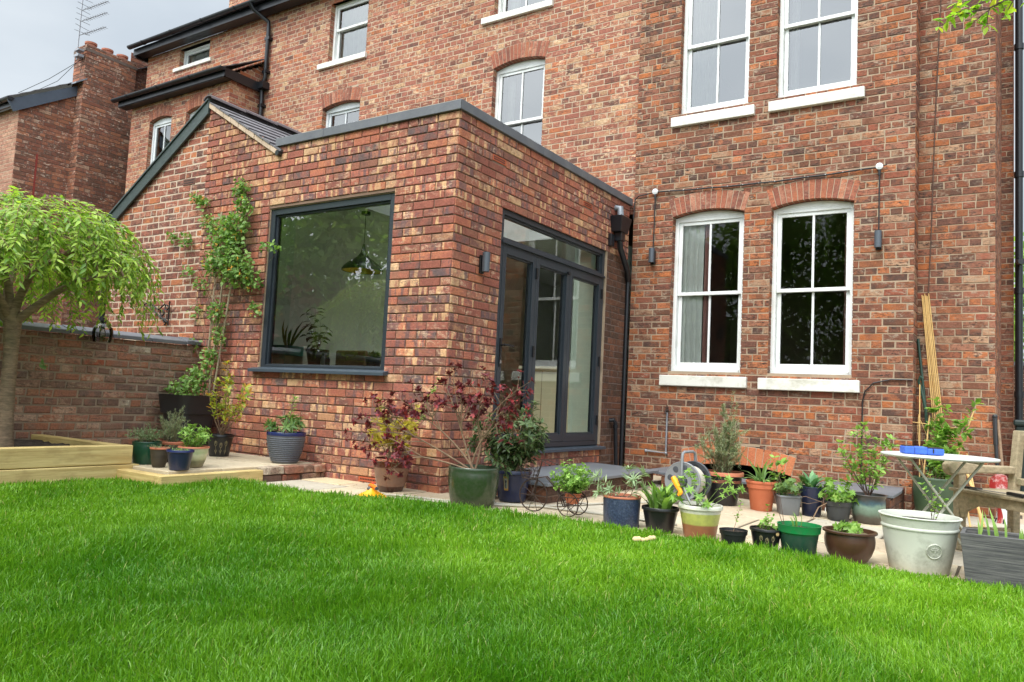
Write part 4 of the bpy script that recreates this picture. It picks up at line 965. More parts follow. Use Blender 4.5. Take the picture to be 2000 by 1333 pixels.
def shrub(root, base, spec, seed):
    """stems and leaves; spec: n,h,spread,kind,L,w,leaf,per,f0,twigs,rosette,droop,stem,r0"""
    rg = random.Random(seed); g = lambda k, d=None: spec.get(k, d)
    st = MB(); lv = Leaves(); bx, by, bz = base
    n = g('n', 8); targets = g('targets'); limbs = {}
    for i in range(n if not targets else len(targets)):
        if targets: tp = Vector(targets[i][:3])
        else:
            a = 2*PI*i/n+rg.uniform(-.4, .4); rr = g('spread', .15)*math.sqrt(rg.uniform(.05, 1)); hh = g('h', .3)*rg.uniform(g('hmin', .6), 1)*(1-.35*(rr/max(g('spread', .15), .01))**2*g('dome', 1))
            tp = Vector((bx+rr*math.cos(a), by+rr*math.sin(a), bz+hh))
        b0 = Vector((bx+rg.uniform(-1, 1)*g('br', .02), by+rg.uniform(-1, 1)*g('br', .02), bz-.01))
        r0 = g('r0', .004)
        if targets and len(targets[i]) > 3:      # branch leaves a shared limb
            li = targets[i][3]
            if li not in limbs:
                limbs[li] = curve(b0, g('limbs')[li], rg, side=.12, up=.25); st.tube(limbs[li], [r0*1.5*(1-.45*k/6) for k in range(7)], 6)
            main = curve(limbs[li][rg.randint(4, 6)], tp, rg, side=.22, up=.15); st.tube(main, [r0*.8*(1-.7*k/6) for k in range(7)], 5)
        else:
            main = curve(b0, tp, rg, side=g('side', .12), up=g('up', .3)); st.tube(main, [r0*(1-.7*k/6) for k in range(7)], 5)
        paths = [(main, g('f0', .25), 1.0)]
        for j in range(g('twigs', 0)):
            t = rg.uniform(.35, .9); k = int(t*6); p0 = main[k]; d = (main[min(k+1, 6)]-main[k]).normalized()
            q = p0+(d*.7+rdir(rg, .3)*.9).normalized()*g('twl', .12)*rg.uniform(.5, 1.1)
            tw = curve(p0, q, rg, side=.15, n=4, up=.1); st.tube(tw, [r0*.5, r0*.4, r0*.32, r0*.25], 4); paths.append((tw, g('twf0', .3), g('twper', .5)))
        for path, f0, sc in paths:
            m = max(2, int(g('per', 14)*sc)); N = len(path)-1
            for k in range(m):
                t = f0+(1-f0)*(k+rg.random())/m; x = t*N; ii = min(int(x), N-1); p = path[ii].lerp(path[ii+1], x-ii); tan = (path[ii+1]-path[ii]).normalized()
                o = rdir(rg); o = (o-tan*o.dot(tan)).normalized(); d = (tan*g('fwd', .5)+o*1.0+Vector((0,0,g('lift', .15)))).normalized()
                s = rg.uniform(.65, 1.1); nrm = (Vector((0,0,1))+rdir(rg)*.5).normalized()
                lv.add(p+o*r0, d, nrm, g('L', .04)*s, g('w', .02)*s)
            if g('rosette') and (path is main or g('twros')):
                tan = (path[-1]-path[-2]).normalized()
                for k in range(g('rosette')):
                    a = 2*PI*k/g('rosette')+rg.uniform(-.3, .3); o = tan.orthogonal().normalized(); o = (Matrix.Rotation(a, 3, tan) @ o); e = rg.uniform(.1, .9)
                    d = (o+tan*e).normalized(); s = rg.uniform(.7, 1.15); lv.add(path[-1], d, (tan+o*-.2).normalized(), g('L')*s, g('w')*s)
    if st.v: st.build('stems', g('stem', m_stem), root, smooth=False)
    if lv.p: lv.build('foliage', g('leaf', lf_mid), root, g('kind', 'oval'), seed, g('curl', .12))

# ------------------------------------------------------------------ pots
PROF = {   # (r fraction, z fraction), then inner side down to the soil
 'taper': [(.66,0),(.70,.02),(.93,.86),(.97,.87),(1,.89),(1,.985),(.985,1),(.93,1),(.92,.9)],
 'cyl':   [(.90,0),(.92,.02),(.95,.5),(.97,.93),(1,.95),(1,.99),(.98,1),(.92,1),(.91,.9)],
 'plastic':[(.72,0),(.74,.015),(.90,.74),(.95,.75),(.97,.76),(1.0,.97),(1.02,1),(.98,1),(.96,.85)],
 'bowl':  [(.58,0),(.62,.03),(.80,.25),(.91,.5),(.93,.7),(.90,.86),(.90,.90),(1,.93),(1,.985),(.98,1),(.88,1),(.86,.88)],
 'belly': [(.58,0),(.62,.02),(.78,.3),(.88,.6),(.93,.86),(.94,.9),(1,.93),(1,.98),(.98,1),(.90,1),(.88,.88)],
 'urn':   [(.66,0),(.70,.03),(.82,.25),(.90,.5),(.90,.75),(.88,.86),(.94,.95),(1,.985),(.99,1),(.9,.99),(.84,.88)],
 'tub':   [(.82,0),(.85,.03),(.93,.3),(.99,.6),(1,.85),(.985,.9),(1,.94),(1,.98),(.98,1),(.92,1),(.91,.9)],
}
def pot_thing(name, label, cat, c, r, h, prof, mats, mis=None, z=None, group=None, plant=None, seed=1, sq=0, rot=0, soil=True, soilmat=None, tilt=None):
    x, y = c; z = gz(x) if z is None else z
    root = thing(name, label, cat, (x, y, z), group)
    mb = MB(); P_ = [(a*r, b*h) for a, b in PROF[prof]] if isinstance(prof, str) else [(a*r, b*h) for a, b in prof]
    sf = P_[-1]
    if isinstance(mis, dict): mis = [next((m for lim, m in sorted(mis.items()) if (P_[i][1]+P_[i+1][1])/2 <= lim*h), 0) for i in range(len(P_)-1)]
    # refine the profile so bands of glaze have crisp levels
    mb.lathe(P_, (x, y, z), 44, mis, sq=sq, rot=rot)
    mb.f.pop(); mb.mi.pop(); mb.r.pop(); mb.uv.pop()
    pot = mb.build('pot', mats, root, smooth=True)
    if soil:
        s = MB(); rg = random.Random(seed); R_ = sf[0]*.995; V = [(x, y, z+sf[1]+.004)]; nr = 5; ns = 22
        for i in range(1, nr+1):
            for k in range(ns):
                a = 2*PI*k/ns; q = 1
                if sq: q = 1/((abs(math.cos(a))**sq+abs(math.sin(a))**sq)**(1/sq))
                rr = R_*i/nr*q; V.append((x+rr*math.cos(a+rot), y+rr*math.sin(a+rot), z+sf[1]+(rg.uniform(-.006, .008) if i < nr else -.002)))
        F = [(0, 1+k, 1+(k+1) % ns) for k in range(ns)]+[(1+(i-1)*ns+k, 1+i*ns+k, 1+i*ns+(k+1) % ns, 1+(i-1)*ns+(k+1) % ns) for i in range(1, nr) for k in range(ns)]
        s.add(V, F); s.build('soil', soilmat or m_soil, root)
    if plant:
        for i, sp in enumerate(plant if isinstance(plant, list) else [plant]):
            shrub(root, (x+sp.get('ox', 0), y+sp.get('oy', 0), z+sf[1]), sp, seed*7+i)
    return root, pot, z+sf[1]
def banded(name, pal, rough=.3, wob=.006, bmp=.1, speck=None):
    """glaze whose bands change with height; pal = [(z, colour)...] in local metres"""
    m, t, p = base_mat(name); tcn = nn(t, 'ShaderNodeTexCoord').outputs['Object']; s = nn(t, 'ShaderNodeSeparateXYZ'); t.links.new(tcn, s.inputs[0])
    z = mathn(t, 'MULTIPLY_ADD', mathn(t, 'SUBTRACT', noise(t, 9, 4, .6), .5), wob*4, s.outputs[2]); top = pal[-1][0]
    f = mathn(t, 'DIVIDE', z, top); r = nn(t, 'ShaderNodeValToRGB'); 
    while len(r.color_ramp.elements) > 1: r.color_ramp.elements.remove(r.color_ramp.elements[-1])
    for i, (zz, c) in enumerate(pal):
        e = r.color_ramp.elements[0] if i == 0 else r.color_ramp.elements.new(zz/top); e.position = zz/top; e.color = L4(c)
    t.links.new(f, r.inputs[0]); c = mixc(t, maprange(t, noise(t, 30, 4, .7), .4, .75, 0, .3), r.outputs[0], L4(speck or (90,84,80)))
    t.links.new(c, p.inputs['Base Color']); p.inputs['Roughness'].default_value = rough; bump(t, p, noise(t, 14, 3), bmp, .006); return m
def ribs(root, x, y, z, h, prof, r, n, mat, name='pot'):
    pass
G1 = 'pots on the terrace'; G2 = 'pots along the lawn edge'; G3 = 'pots in front of the light well'
ZT = .142
m_dgreen = M('dark green glazed pot', (22,62,44), .28, var=.15, bmp=.05, bscale=20); m_cobalt = M('navy glaze', (34,40,66), .3, var=.15, bmp=.05, bscale=20)
m_brownrib = M('brown ribbed stoneware', (62,54,44), .6, var=.25, scale=14, bmp=.4, stretch=(.3,.3,6), bscale=20)
m_rimter = M('terracotta rim', (184,112,84), .7, var=.1, bmp=.1)
m_black = M('black glazed pot', (28,28,30), .3, var=.2, bmp=.06, bscale=20); m_blackpl = M('black plastic pot', (34,35,38), .5, var=.1, bmp=.03)
m_ribbed = M('blue grey ribbed glaze', (96,100,108), .4, var=.2, scale=5, bmp=.05, dirt=(74,66,56), dirtamt=.3); m_bluerim = M('cobalt rim', (36,46,92), .25, var=.1, bmp=0)
m_greyp = M('grey plastic pot', (112,116,120), .5, var=.06, bmp=.03)
m_creambd = banded('cream and sage banded glaze', [(0,(150,140,112)),(.05,(120,118,88)),(.07,(176,178,140)),(.10,(196,196,164)),(.12,(170,184,140)),(.164,(206,200,170))], .35)
m_brownbd = banded('brown banded glaze', [(0,(74,48,40)),(.045,(84,54,44)),(.05,(138,104,86)),(.12,(128,94,76)),(.19,(134,98,78)),(.2,(78,34,20)),(.25,(86,40,24)),(.3,(150,100,76))], .25)
m_oliveg = banded('deep green glaze', [(0,(40,54,34)),(.1,(48,64,36)),(.2,(42,60,34)),(.3,(52,68,50))], .2, bmp=.15)
m_tri = banded('lime and rust banded glaze', [(0,(132,84,58)),(.09,(150,98,66)),(.1,(176,178,92)),(.165,(186,188,100)),(.172,(218,214,196)),(.22,(222,220,206))], .35, wob=.002)
m_teal = banded('dripping teal glaze', [(0,(74,66,60)),(.06,(84,80,72)),(.09,(104,124,108)),(.14,(120,146,130)),(.17,(58,84,94)),(.2,(56,60,60)),(.24,(64,62,60))], .3, wob=.02)
m_bluesp = M('speckled blue glaze', (46,56,80), .4, var=.5, scale=90, bmp=.2, dirt=(98,108,124), dirtamt=.6)
m_conc = M('pale lichen grey ceramic', (196,198,186), .6, var=.06, scale=3, bmp=.1, dirt=(116,116,100), dirtamt=.8)
m_greenpl = banded('green plastic pot', [(0,(30,66,52)),(.13,(34,74,58)),(.141,(16,120,62)),(.19,(18,128,66))], .4, wob=.001, bmp=.02)
m_chest = M('chestnut brown glaze', (74,48,36), .3, var=.25, scale=5, bmp=.08, dirt=(44,34,30), dirtamt=.5)

thyme = dict(n=34, h=.17, spread=.19, kind='tiny', L=.011, w=.007, per=34, leaf=lf_thyme, twigs=3, twl=.06, r0=.0012, side=.3, f0=.2, stem=m_stem, dome=1.2, br=.05)
pot_thing('potted_plant', 'wispy thyme spilling over a dark green glazed pot, nearest the sleepers', 'potted plant', (-1.99,-1.33), .112, .18, 'tub', [m_dgreen], z=ZT, group=G1, plant=thyme, seed=11)
pot_thing('potted_plant', 'small dark ribbed pot with clay rim and few sprigs, between green and navy pots', 'potted plant', (-1.70,-1.40), .074, .155, 'belly', [m_brownrib, m_rimter], mis={.9:0, 1:1}, z=ZT, group=G1, plant=dict(n=14, h=.05, spread=.11, kind='tiny', L=.012, w=.007, per=12, leaf=lf_thyme, r0=.0012, side=.3), seed=12)
pot_thing('potted_rosemary', 'rosemary bush in a terracotta rimmed pot, rearmost of the terrace pot cluster', 'potted plant', (-2.05,-1.07), .10, .17, 'belly', [m_brownrib, m_rimter], mis={.8:0, 1:1}, z=ZT, group=G1, plant=dict(n=22, h=.33, spread=.13, kind='needle', L=.022, w=.0035, per=90, leaf=lf_rose, r0=.002, f0=.08, side=.1, up=.1, fwd=.9, br=.03, twigs=2, twl=.1), seed=13)
pot_thing('potted_plant', 'bright leafy sage in a cream and green banded pot, front right of the cluster', 'potted plant', (-1.60,-1.17), .12, .165, 'belly', [m_creambd, m_rimter], mis={.92:0, 1:1}, z=ZT, group=G1, plant=dict(n=20, h=.20, spread=.13, kind='lance', L=.042, w=.016, per=20, leaf=lf_lime, r0=.0016, f0=.1, side=.08, up=.1, br=.05, hmin=.65, rosette=5), seed=14)
pot_thing('potted_plant', 'small navy glazed pot with low yellow green stonecrop, foremost on the terrace', 'potted plant', (-1.46,-1.38), .101, .155, 'taper', [m_cobalt, m_bluerim], mis={.86:0, 1:1}, z=ZT, group=G1, plant=dict(n=40, h=.025, spread=.075, kind='tiny', L=.012, w=.009, per=5, leaf=lf_lime, r0=.001, br=.06), seed=15)
# tall black square planter that carries the climber
root, pt, zs = pot_thing('tall_planter', 'tall square black planter standing in the corner against the brick wall', 'planter', (-2.95,-.32), .235, .55, [(.62,0),(.64,.01),(.80,.66),(.88,.67),(.98,.99),(1,1),(.93,1),(.92,.93)], [m_blackpl], z=ZT, sq=7, rot=0, seed=16)
# climbing honeysuckle on a fan trellis
cl = thing('climbing_honeysuckle', 'honeysuckle with orange flowers climbing a narrow wooden trellis on the brick wall', 'climber', (-2.93,-.2,.6))
tb = MB(); m_trel = M('weathered lath', (150,138,114), .85, var=.2, stretch=(1,1,.2), bmp=.2)
for bx, tx in ((-3.0,-3.06),(-2.93,-2.90),(-2.86,-2.70)): tb.beam((bx,-.13,.68),(tx,-.05,2.62),.015,.010,up=(0,1,0))
for z, w in ((1.15,.1),(1.42,.12),(1.72,.15),(2.02,.2),(2.32,.24),(2.55,.26)): tb.beam((-2.96-w*.8,-.075,z),(-2.86+w*.75,-.065,z+.01),.02,.010,up=(0,1,0))
tb.build('trellis', m_trel, cl)
rg = random.Random(77); st = MB(); lv = Leaves(); fw = Leaves(); 
def cluster(c, r, n, L=.042, w=.026, fl=0):
    for i in range(int(n*1.25)):
        o = rdir(rg); p = Vector(c)+Vector((o.x*r[0], o.y*r[1], o.z*r[2]))*rg.random()**.4
        if p.y > -.02: p.y = -.02-rg.random()*.05
        d = (rdir(rg, -.1)+Vector((0,-.5,0))).normalized(); s = rg.uniform(.5, 1.1); lv.add(p, d, (Vector((0,-.6,.8))+rdir(rg)*.8).normalized(), L*s*1.15, w*s*1.2)
    for i in range(fl):
        o = rdir(rg); p = Vector(c)+Vector((o.x*r[0], -abs(o.y)*r[1]-.02, o.z*r[2]))*.8; fw = Leaves()
        for k in range(9): fw.add(p, rdir(rg), rdir(rg), rg.uniform(.018, .03), .007)
        fw.build('flower', fl_or, cl, 'lance', 6)
core = [((-2.62,-.14,1.98),(.27,.10,.20),420,4),((-2.80,-.14,2.18),(.25,.1,.2),420,5),((-2.72,-.12,2.42),(.22,.09,.16),300,4),((-3.0,-.12,2.40),(.16,.08,.16),150,2),((-2.62,-.11,2.62),(.14,.07,.12),110,2),((-3.05,-.12,2.05),(.15,.08,.15),150,2),((-2.42,-.1,1.86),(.13,.06,.12),80,2),
 ((-3.52,-.06,2.82),(.09,.04,.07),46,2),((-3.36,-.06,2.74),(.08,.04,.07),44,1),((-2.76,-.06,2.84),(.14,.05,.11),110,0),((-3.9,-.05,2.42),(.10,.04,.06),36,1),((-3.62,-.06,2.36),(.12,.04,.08),48,0),((-3.55,-.05,2.02),(.12,.04,.08),36,0),((-3.3,-.06,1.85),(.14,.04,.1),40,0),((-2.16,-.09,2.17),(.12,.04,.05),34,0),((-2.32,-.08,2.2),(.06,.04,.05),12,0),((-2.38,-.06,1.58),(.1,.04,.08),30,2),((-3.28,-.06,2.55),(.12,.05,.1),50,1),
 ((-2.9,-.12,1.55),(.13,.07,.13),110,1),((-2.84,-.12,1.30),(.10,.07,.12),70,1),((-2.95,-.13,1.08),(.13,.08,.14),120,0),((-3.02,-.2,.88),(.16,.12,.14),170,0),((-3.08,-.3,.76),(.22,.16,.12),200,0),((-3.35,-.05,1.58),(.14,.04,.1),30,1),((-3.32,-.1,1.22),(.12,.05,.08),22,0)]
for c, r, n, f in core: cluster(c, r, n, fl=f)
for c, r, n, f in core:
    a = Vector((-2.92+rg.uniform(-.06,.06), -.12, max(.7, c[2]-.9))); 
    for k in range(1):
        b = Vector(c)+Vector((rg.uniform(-1,1)*r[0], 0, rg.uniform(-.5,1)*r[2])); b.y = min(b.y, -.04); st.tube(curve(a, b, rg, side=.12, n=6), [.003,.0028,.0025,.002,.0015,.001], 4)
for k in range(3):
    pts = [Vector((-3.0+.16*rg.random()+.05*math.sin(z*6+k), -.12+.03*math.cos(z*5+k), z)) for z in [.62+.2*i for i in range(10)]]; st.tube(pts, .0038, 5)
st.build('stems', m_stem, cl); lv.build('foliage', lf_hon, cl, 'oval', 5, .15)
bay = dict(n=5, targets=[(-2.13,-.52,.86),(-2.3,-.40,1.02),(-2.02,-.58,.78),(-1.72,-.62,.80),(-2.45,-.46,.70),(-1.88,-.5,.70),(-2.28,-.5,.84),(-1.62,-.66,.75)], kind='oval', L=.055, w=.022, per=20, leaf=lf_bay, twigs=3, twl=.13, r0=.006, f0=.42, side=.12, up=.1, br=.015, rosette=6)
root, pt, zs = pot_thing('potted_shrub', 'yellow green shrub leaning out of a black tulip scratched pot beside the tall planter', 'potted plant', (-2.32,-.40), .125, .205, 'taper', [m_black], z=ZT, group=G1, plant=bay, seed=17)
def tulips(root, c, z, r, h, ang0, name='tulip_motif', n=3, mat=None, sc=1.0):
    mb = MB(); x, y = c
    def on(a, t, e=.0025): rr = r*(.70+.23*t/.86)+e; return (x+rr*math.cos(a), y+rr*math.sin(a), z+t*h)
    for i in range(n):
        a = ang0+(i-(n-1)/2)*.42; t0 = .12; t1 = .40+.08*((i+1) % 2)
        mb.tube([on(a, t0), on(a+.02, (t0+t1)/2), on(a, t1)], .0016, 4)
        for s in (-1, 1):
            mb.tube([on(a, t1), on(a+s*.09*sc, t1+.08), on(a+s*.10*sc, t1+.2), on(a+s*.04*sc, t1+.24), on(a, t1+.12)], .0016, 4)
            mb.tube([on(a, t0+.06), on(a+s*.10*sc, t0+.16), on(a+s*.05*sc, t0+.2)], .0014, 4)
        mb.tube([on(a, t1+.1), on(a, t1+.27)], .0014, 4)
    mb.build(name, mat or M('scratched clay line', (150,138,104), .8, bmp=0), root)
tulips(root, (-2.32,-.40), ZT, .125, .205, math.atan2(-4.6, 6.2)+.1)
# ribbed blue grey pot
ribp = [(.62,0),(.64,.02)]
for i in range(13):
    t = .05+.80*i/13; r0 = .68+.32*math.sin(min(1, t/.9)*PI/2)**.9*.97; ribp += [(r0-.030, t), (r0+.006, t+.018), (r0+.006, t+.030), (r0-.030, t+.050)]
ribp += [(.985,.88),(1.0,.90),(1.0,.985),(.985,1),(.93,1),(.92,.9)]
choisya = dict(n=13, h=.17, spread=.17, kind='lance', L=.075, w=.024, per=9, leaf=lf_mid, r0=.004, f0=.3, rosette=11, side=.1, up=.15, br=.06, hmin=.45, lift=.25, curl=.2)
root, pt, zs = pot_thing('potted_plant', 'leafy green plant in a ribbed blue grey pot under the picture window', 'potted plant', (-1.56,-.27), .173, .275, ribp, [m_ribbed, m_bluerim], mis={.87:0, 1:1}, z=ZT, group=G1, plant=[choisya, dict(n=2, targets=[(-1.50,-.25,.72)], kind='lance', L=.05, w=.012, per=46, leaf=lf_lime, r0=.006, f0=.2, side=.02, rosette=12)], seed=18)

# brown banded pot with japanese maple
root, pt, zs = pot_thing('potted_maple', 'small golden leaved maple in a brown banded pot, against the brick wall', 'potted plant', (-.31,-.24), .158, .265, 'belly', [m_brownbd, m_rimter], mis={.95:0, 1:1}, group=G2, seed=19, plant=[
 dict(targets=[(-.42,-.2,.60),(-.22,-.28,.64),(-.10,-.2,.72),(-.50,-.3,.52),(-.3,-.36,.58),(-.02,-.3,.58),(-.56,-.18,.66)], kind='fine', L=.048, w=.042, per=34, leaf=lf_yel, twigs=4, twl=.13, r0=.006, f0=.5, side=.12, up=.3, stem=m_stem, curl=.3),
 dict(targets=[(.02,-.2,.84),(.12,-.22,.95),(-.55,-.2,.78)], kind='fine', L=.03, w=.024, per=16, leaf=lf_lime, twigs=2, twl=.1, r0=.002, f0=.6, side=.1, up=.3, curl=.3)])
# big green pot with burgundy smoke bush
reds = []
zb = .30
lm = [(.45,-.40,.66),(.28,-.48,.60),(.05,-.56,.54),(.72,-.32,.62),(.20,-.60,.36),(.60,-.30,.56)]
tg = [(.48,-.42,.88,0),(.62,-.30,.98,0),(.40,-.45,1.04,0),(.34,-.45,.92,0),(.50,-.36,.76,0),(.30,-.50,.76,1),(.12,-.56,.70,1),(.20,-.55,.84,1),(-.02,-.6,.80,1),(.08,-.52,.90,1),(-.08,-.62,.64,2),(-.28,-.66,.62,2),(-.38,-.70,.50,2),(-.15,-.6,.74,2),(-.30,-.60,.74,2),(-.34,-.62,.38,2),(.05,-.68,.48,4),(.22,-.66,.34,4),(.10,-.75,.20,4),(-.12,-.7,.40,4),(-.02,-.74,.30,4),(.80,-.32,.90,3),(.95,-.25,.84,3),(.88,-.36,.74,3),(1.02,-.3,.95,3),(.75,-.3,.62,3),(1.0,-.3,.70,3),(.66,-.34,.80,5),(.58,-.34,.70,5),(.70,-.36,.94,5)]
smoke = dict(limbs=lm, targets=tg, kind='oval', L=.038, w=.018, per=6, leaf=lf_red, twigs=6, twl=.13, twros=1, twper=.4, twf0=.6, r0=.0058, f0=.7, side=.17, up=.12, br=.03, rosette=9, stem=m_stem, curl=.1)
root, pt, zs = pot_thing('potted_smoke_bush', 'spreading burgundy leaved shrub in the big deep green pot', 'potted plant', (.554,-.30), .190, .285, 'tub', [m_oliveg], group=G2, plant=smoke, seed=20)
# rhododendron in navy pot with square tile emblem
rh = dict(n=34, h=.62, spread=.36, kind='oval', L=.062, w=.023, per=26, leaf=lf_dark, twigs=3, twl=.12, r0=.005, f0=.12, rosette=5, side=.15, up=.2, br=.05, hmin=.3, dome=.9, curl=.4)
root, pt, zs = pot_thing('potted_rhododendron', 'dense dark green shrub in a navy pot with a small square tile', 'potted plant', (.60,.17), .150, .245, 'taper', [m_cobalt], group=G2, plant=rh, seed=21)
em = MB(); a = math.atan2(-.86, .50)-.35
def onp(a, t, r=.150, h=.245, c=(.60,.17), e=.004): rr = r*(.70+.23*t/.86)+e; return (c[0]+rr*math.cos(a), c[1]+rr*math.sin(a), gz(c[0])+t*h)
for e_, s_, mi in ((.004, 1.0, 0), (.006, .72, 1)):
    em.add([onp(a-.14*s_, .60-.22*s_, e=e_), onp(a+.14*s_, .60-.22*s_, e=e_), onp(a+.14*s_, .60+.22*s_, e=e_), onp(a-.14*s_, .60+.22*s_, e=e_)], [(0,1,2,3)], mi)
em.tube([onp(a, .46, e=.008), onp(a, .60, e=.008)], .003, 5, 2); em.ball(onp(a, .66, e=.008), .012, 8, 2, sc=(.6,.6,1))
em.build('tile_emblem', [M('gold tile', (160,124,60), .5, bmp=0), M('blue grey tile', (126,132,120), .5, bmp=0), m_blackm], root)
pot_thing('spare_pot', 'small dark empty pot half hidden behind the big green pot', 'pot', (.40,.14), .075, .13, 'taper', [m_cobalt], group=None, seed=22)

# lawn edge row
root, pt, zs = pot_thing('potted_plant', 'straggly grey green wallflower in a speckled blue cylinder pot with a terracotta rim', 'potted plant', (1.643,-.04), .133, .21, 'cyl', [m_bluesp, m_rimter], mis={.93:0, 1:1}, group=G2, seed=23, plant=[
 dict(targets=[(1.48,-.1,.30),(1.42,-.05,.26),(1.60,-.14,.22),(1.73,-.06,.30),(1.78,0,.24),(1.66,.02,.36),(1.76,.04,.34),(1.52,-.16,.20)], kind='lance', L=.068, w=.014, per=14, leaf=lf_grey, r0=.0035, f0=.45, rosette=18, side=.2, up=.1, stem=m_stem, br=.04, curl=.1)])
root, pt, zs = pot_thing('potted_plant', 'upright broad leaves in a shiny black pot, right of the speckled blue pot', 'potted plant', (1.90,.03), .128, .165, 'taper', [m_black], group=G2, seed=24, plant=dict(n=26, h=.15, spread=.14, kind='strap', L=.10, w=.032, per=1, leaf=lf_mid, r0=.0015, f0=.0, side=.05, up=.1, fwd=1.6, lift=.9, rosette=0, br=.07, stem=m_stemg, curl=-.05))
lvx = Leaves(); rg = random.Random(5)
for i in range(34):
    a = rg.uniform(0, 2*PI); r = rg.uniform(0, .085); p = (1.90+r*math.cos(a), .03+r*math.sin(a), zs); t = rg.uniform(.15, .95) if r > .03 else .2
    d = Vector((math.cos(a)*t, math.sin(a)*t, 1)); lvx.add(p, d, (-math.cos(a), -math.sin(a), .3), rg.uniform(.11, .20), rg.uniform(.03, .045))
lvx.build('broad_leaves', lf_lime, root, 'strap', 8, .15)
geran = dict(targets=[(2.12,-.06,.40),(2.05,.0,.34),(2.20,.06,.36),(2.30,.0,.38),(2.36,.05,.36),(2.40,-.02,.30),(2.15,-.1,.28),(2.22,-.12,.24),(2.05,-.12,.22),(2.27,-.1,.20),(2.1,.1,.36),(2.44,.08,.30)], kind='palm', L=.052, w=.052, per=3, leaf=lf_lime, r0=.003, f0=.6, side=.15, up=.25, rosette=2, stem=m_stemg, br=.05, curl=.2, lift=.0)
pot_thing('potted_plant', 'lobed bright leaves in a tall white, lime and rust banded pot', 'potted plant', (2.173,.05), .146, .22, 'taper', [m_tri], group=G2, seed=25, plant=geran)
pot_thing('potted_seedling', 'thin twig seedling in a small black plastic pot, right of the banded pot', 'potted plant', (2.428,-.05), .088, .108, 'plastic', [m_blackpl], group=G2, seed=26, plant=dict(targets=[(2.47,-.04,.235)], kind='oval', L=.018, w=.014, per=9, leaf=lf_lime, twigs=4, twl=.06, r0=.002, side=.05, f0=.3, rosette=4))
root, pt, zs = pot_thing('potted_plant', 'young sprig in a small navy pot scratched with tulips, left of the green pot', 'potted plant', (2.612,.02), .100, .142, 'taper', [m_black], group=G2, seed=27, plant=[dict(n=5, h=.05, spread=.05, kind='oval', L=.035, w=.016, per=5, leaf=lf_lime, r0=.002, rosette=5), dict(targets=[(2.62,.03,.22)], kind='oval', L=.024, w=.018, per=8, leaf=lf_lime, twigs=3, twl=.05, r0=.0018, rosette=4)])
tulips(root, (2.612,.02), gz(2.612), .100, .142, math.atan2(-5, 1.3)+.1)
lb = MB(); a = math.atan2(-5, 1.3)+.75; lb.add([(2.612+.102*math.cos(a+q*.13), .02+.102*math.sin(a+q*.13), gz(2.6)+.118+w*.011) for q, w in ((-1,0),(-.6,.9),(.6,.9),(1,0),(.6,-.9),(-.6,-.9))], [(0,1,2,3,4,5)]); lb.build('plant_tag', M('tan leaf tag', (190,160,110), .7, bmp=0), root)
root, pt, zs = pot_thing('potted_bulbs', 'bulb shoots and one tall bare twig in a bright green plastic pot', 'potted plant', (2.801,.07), .130, .19, 'plastic', [m_greenpl], group=G2, seed=28, plant=dict(targets=[(2.63,.10,.46),(2.60,.12,.40)], kind='oval', L=.03, w=.02, per=3, leaf=lf_lime, r0=.0022, side=.05, f0=.7, br=.005, ox=-.09, up=0, stem=m_stemd))
lvx = Leaves(); rg = random.Random(6)
for i in range(9):
    a = rg.uniform(0, 2*PI); r = rg.uniform(0, .03); lvx.add((2.79+r*math.cos(a), .05+r*math.sin(a), zs), (math.cos(a)*.15, math.sin(a)*.15, 1), (1,-.3,0), rg.uniform(.06, .12), .010)
lvx.build('bulb_shoots', lf_lime, root, 'strap', 8, .02)
pot_thing('potted_plant', 'low rosette of green leaves in a squat chestnut brown glazed pot', 'potted plant', (3.077,.17), .157, .19, 'bowl', [m_chest], group=G2, seed=29, plant=dict(n=30, h=.05, spread=.075, kind='oval', L=.034, w=.02, per=2, leaf=lf_lime, r0=.001, rosette=5, br=.05, ox=-.01, oy=.01), soilmat=M('mossy soil', (104,96,66), 1, var=.3, scale=40, bmp=.6))
# big pale grey pot with relief badge
cprof = [(.70,0),(.71,.01),(.78,.25),(.85,.5),(.895,.74),(.90,.755),(.925,.765),(.935,.785),(.925,.805),(.905,.815),(.96,.965),(.985,.97),(1,.985),(.99,1),(.945,1),(.93,.98),(.90,.88)]
root, pt, zs = pot_thing('large_pot', 'big pale grey ceramic pot with a round tree badge and a young sapling', 'potted plant', (3.443,.318), .228, .325, cprof, [m_conc], group=G2, seed=30, plant=dict(targets=[(3.50,.26,.48),(3.56,.24,.40),(3.46,.27,.42),(3.58,.27,.34)], kind='oval', L=.028, w=.019, per=7, leaf=lf_lime, twigs=2, twl=.05, r0=.0022, side=.1, f0=.25, rosette=3, ox=.07, oy=-.05, br=.01, stem=m_stemd))
ab_ = math.atan2(-5.32, .48)+.42; zz = gz(3.443)+.325*.43
def onb(du, dv, e): # on the pot's tapered side
    hh = zz+dv; rr = .228*(.70+.205*((hh-gz(3.443))/.325)/.74)+e; a = ab_+du/.19; return (3.443+rr*math.cos(a), .318+rr*math.sin(a), hh)
bd = MB(); n = 28; R0 = .044
V = [onb(0,0,.006)]+[onb(R0*.86*math.cos(2*PI*k/n), R0*.86*math.sin(2*PI*k/n), .006) for k in range(n)]+[onb(R0*.93*math.cos(2*PI*k/n), R0*.93*math.sin(2*PI*k/n), .010) for k in range(n)]+[onb(R0*math.cos(2*PI*k/n), R0*math.sin(2*PI*k/n), .008) for k in range(n)]+[onb(R0*1.04*math.cos(2*PI*k/n), R0*1.04*math.sin(2*PI*k/n), -.003) for k in range(n)]
F = [(0, 1+k, 1+(k+1) % n) for k in range(n)]
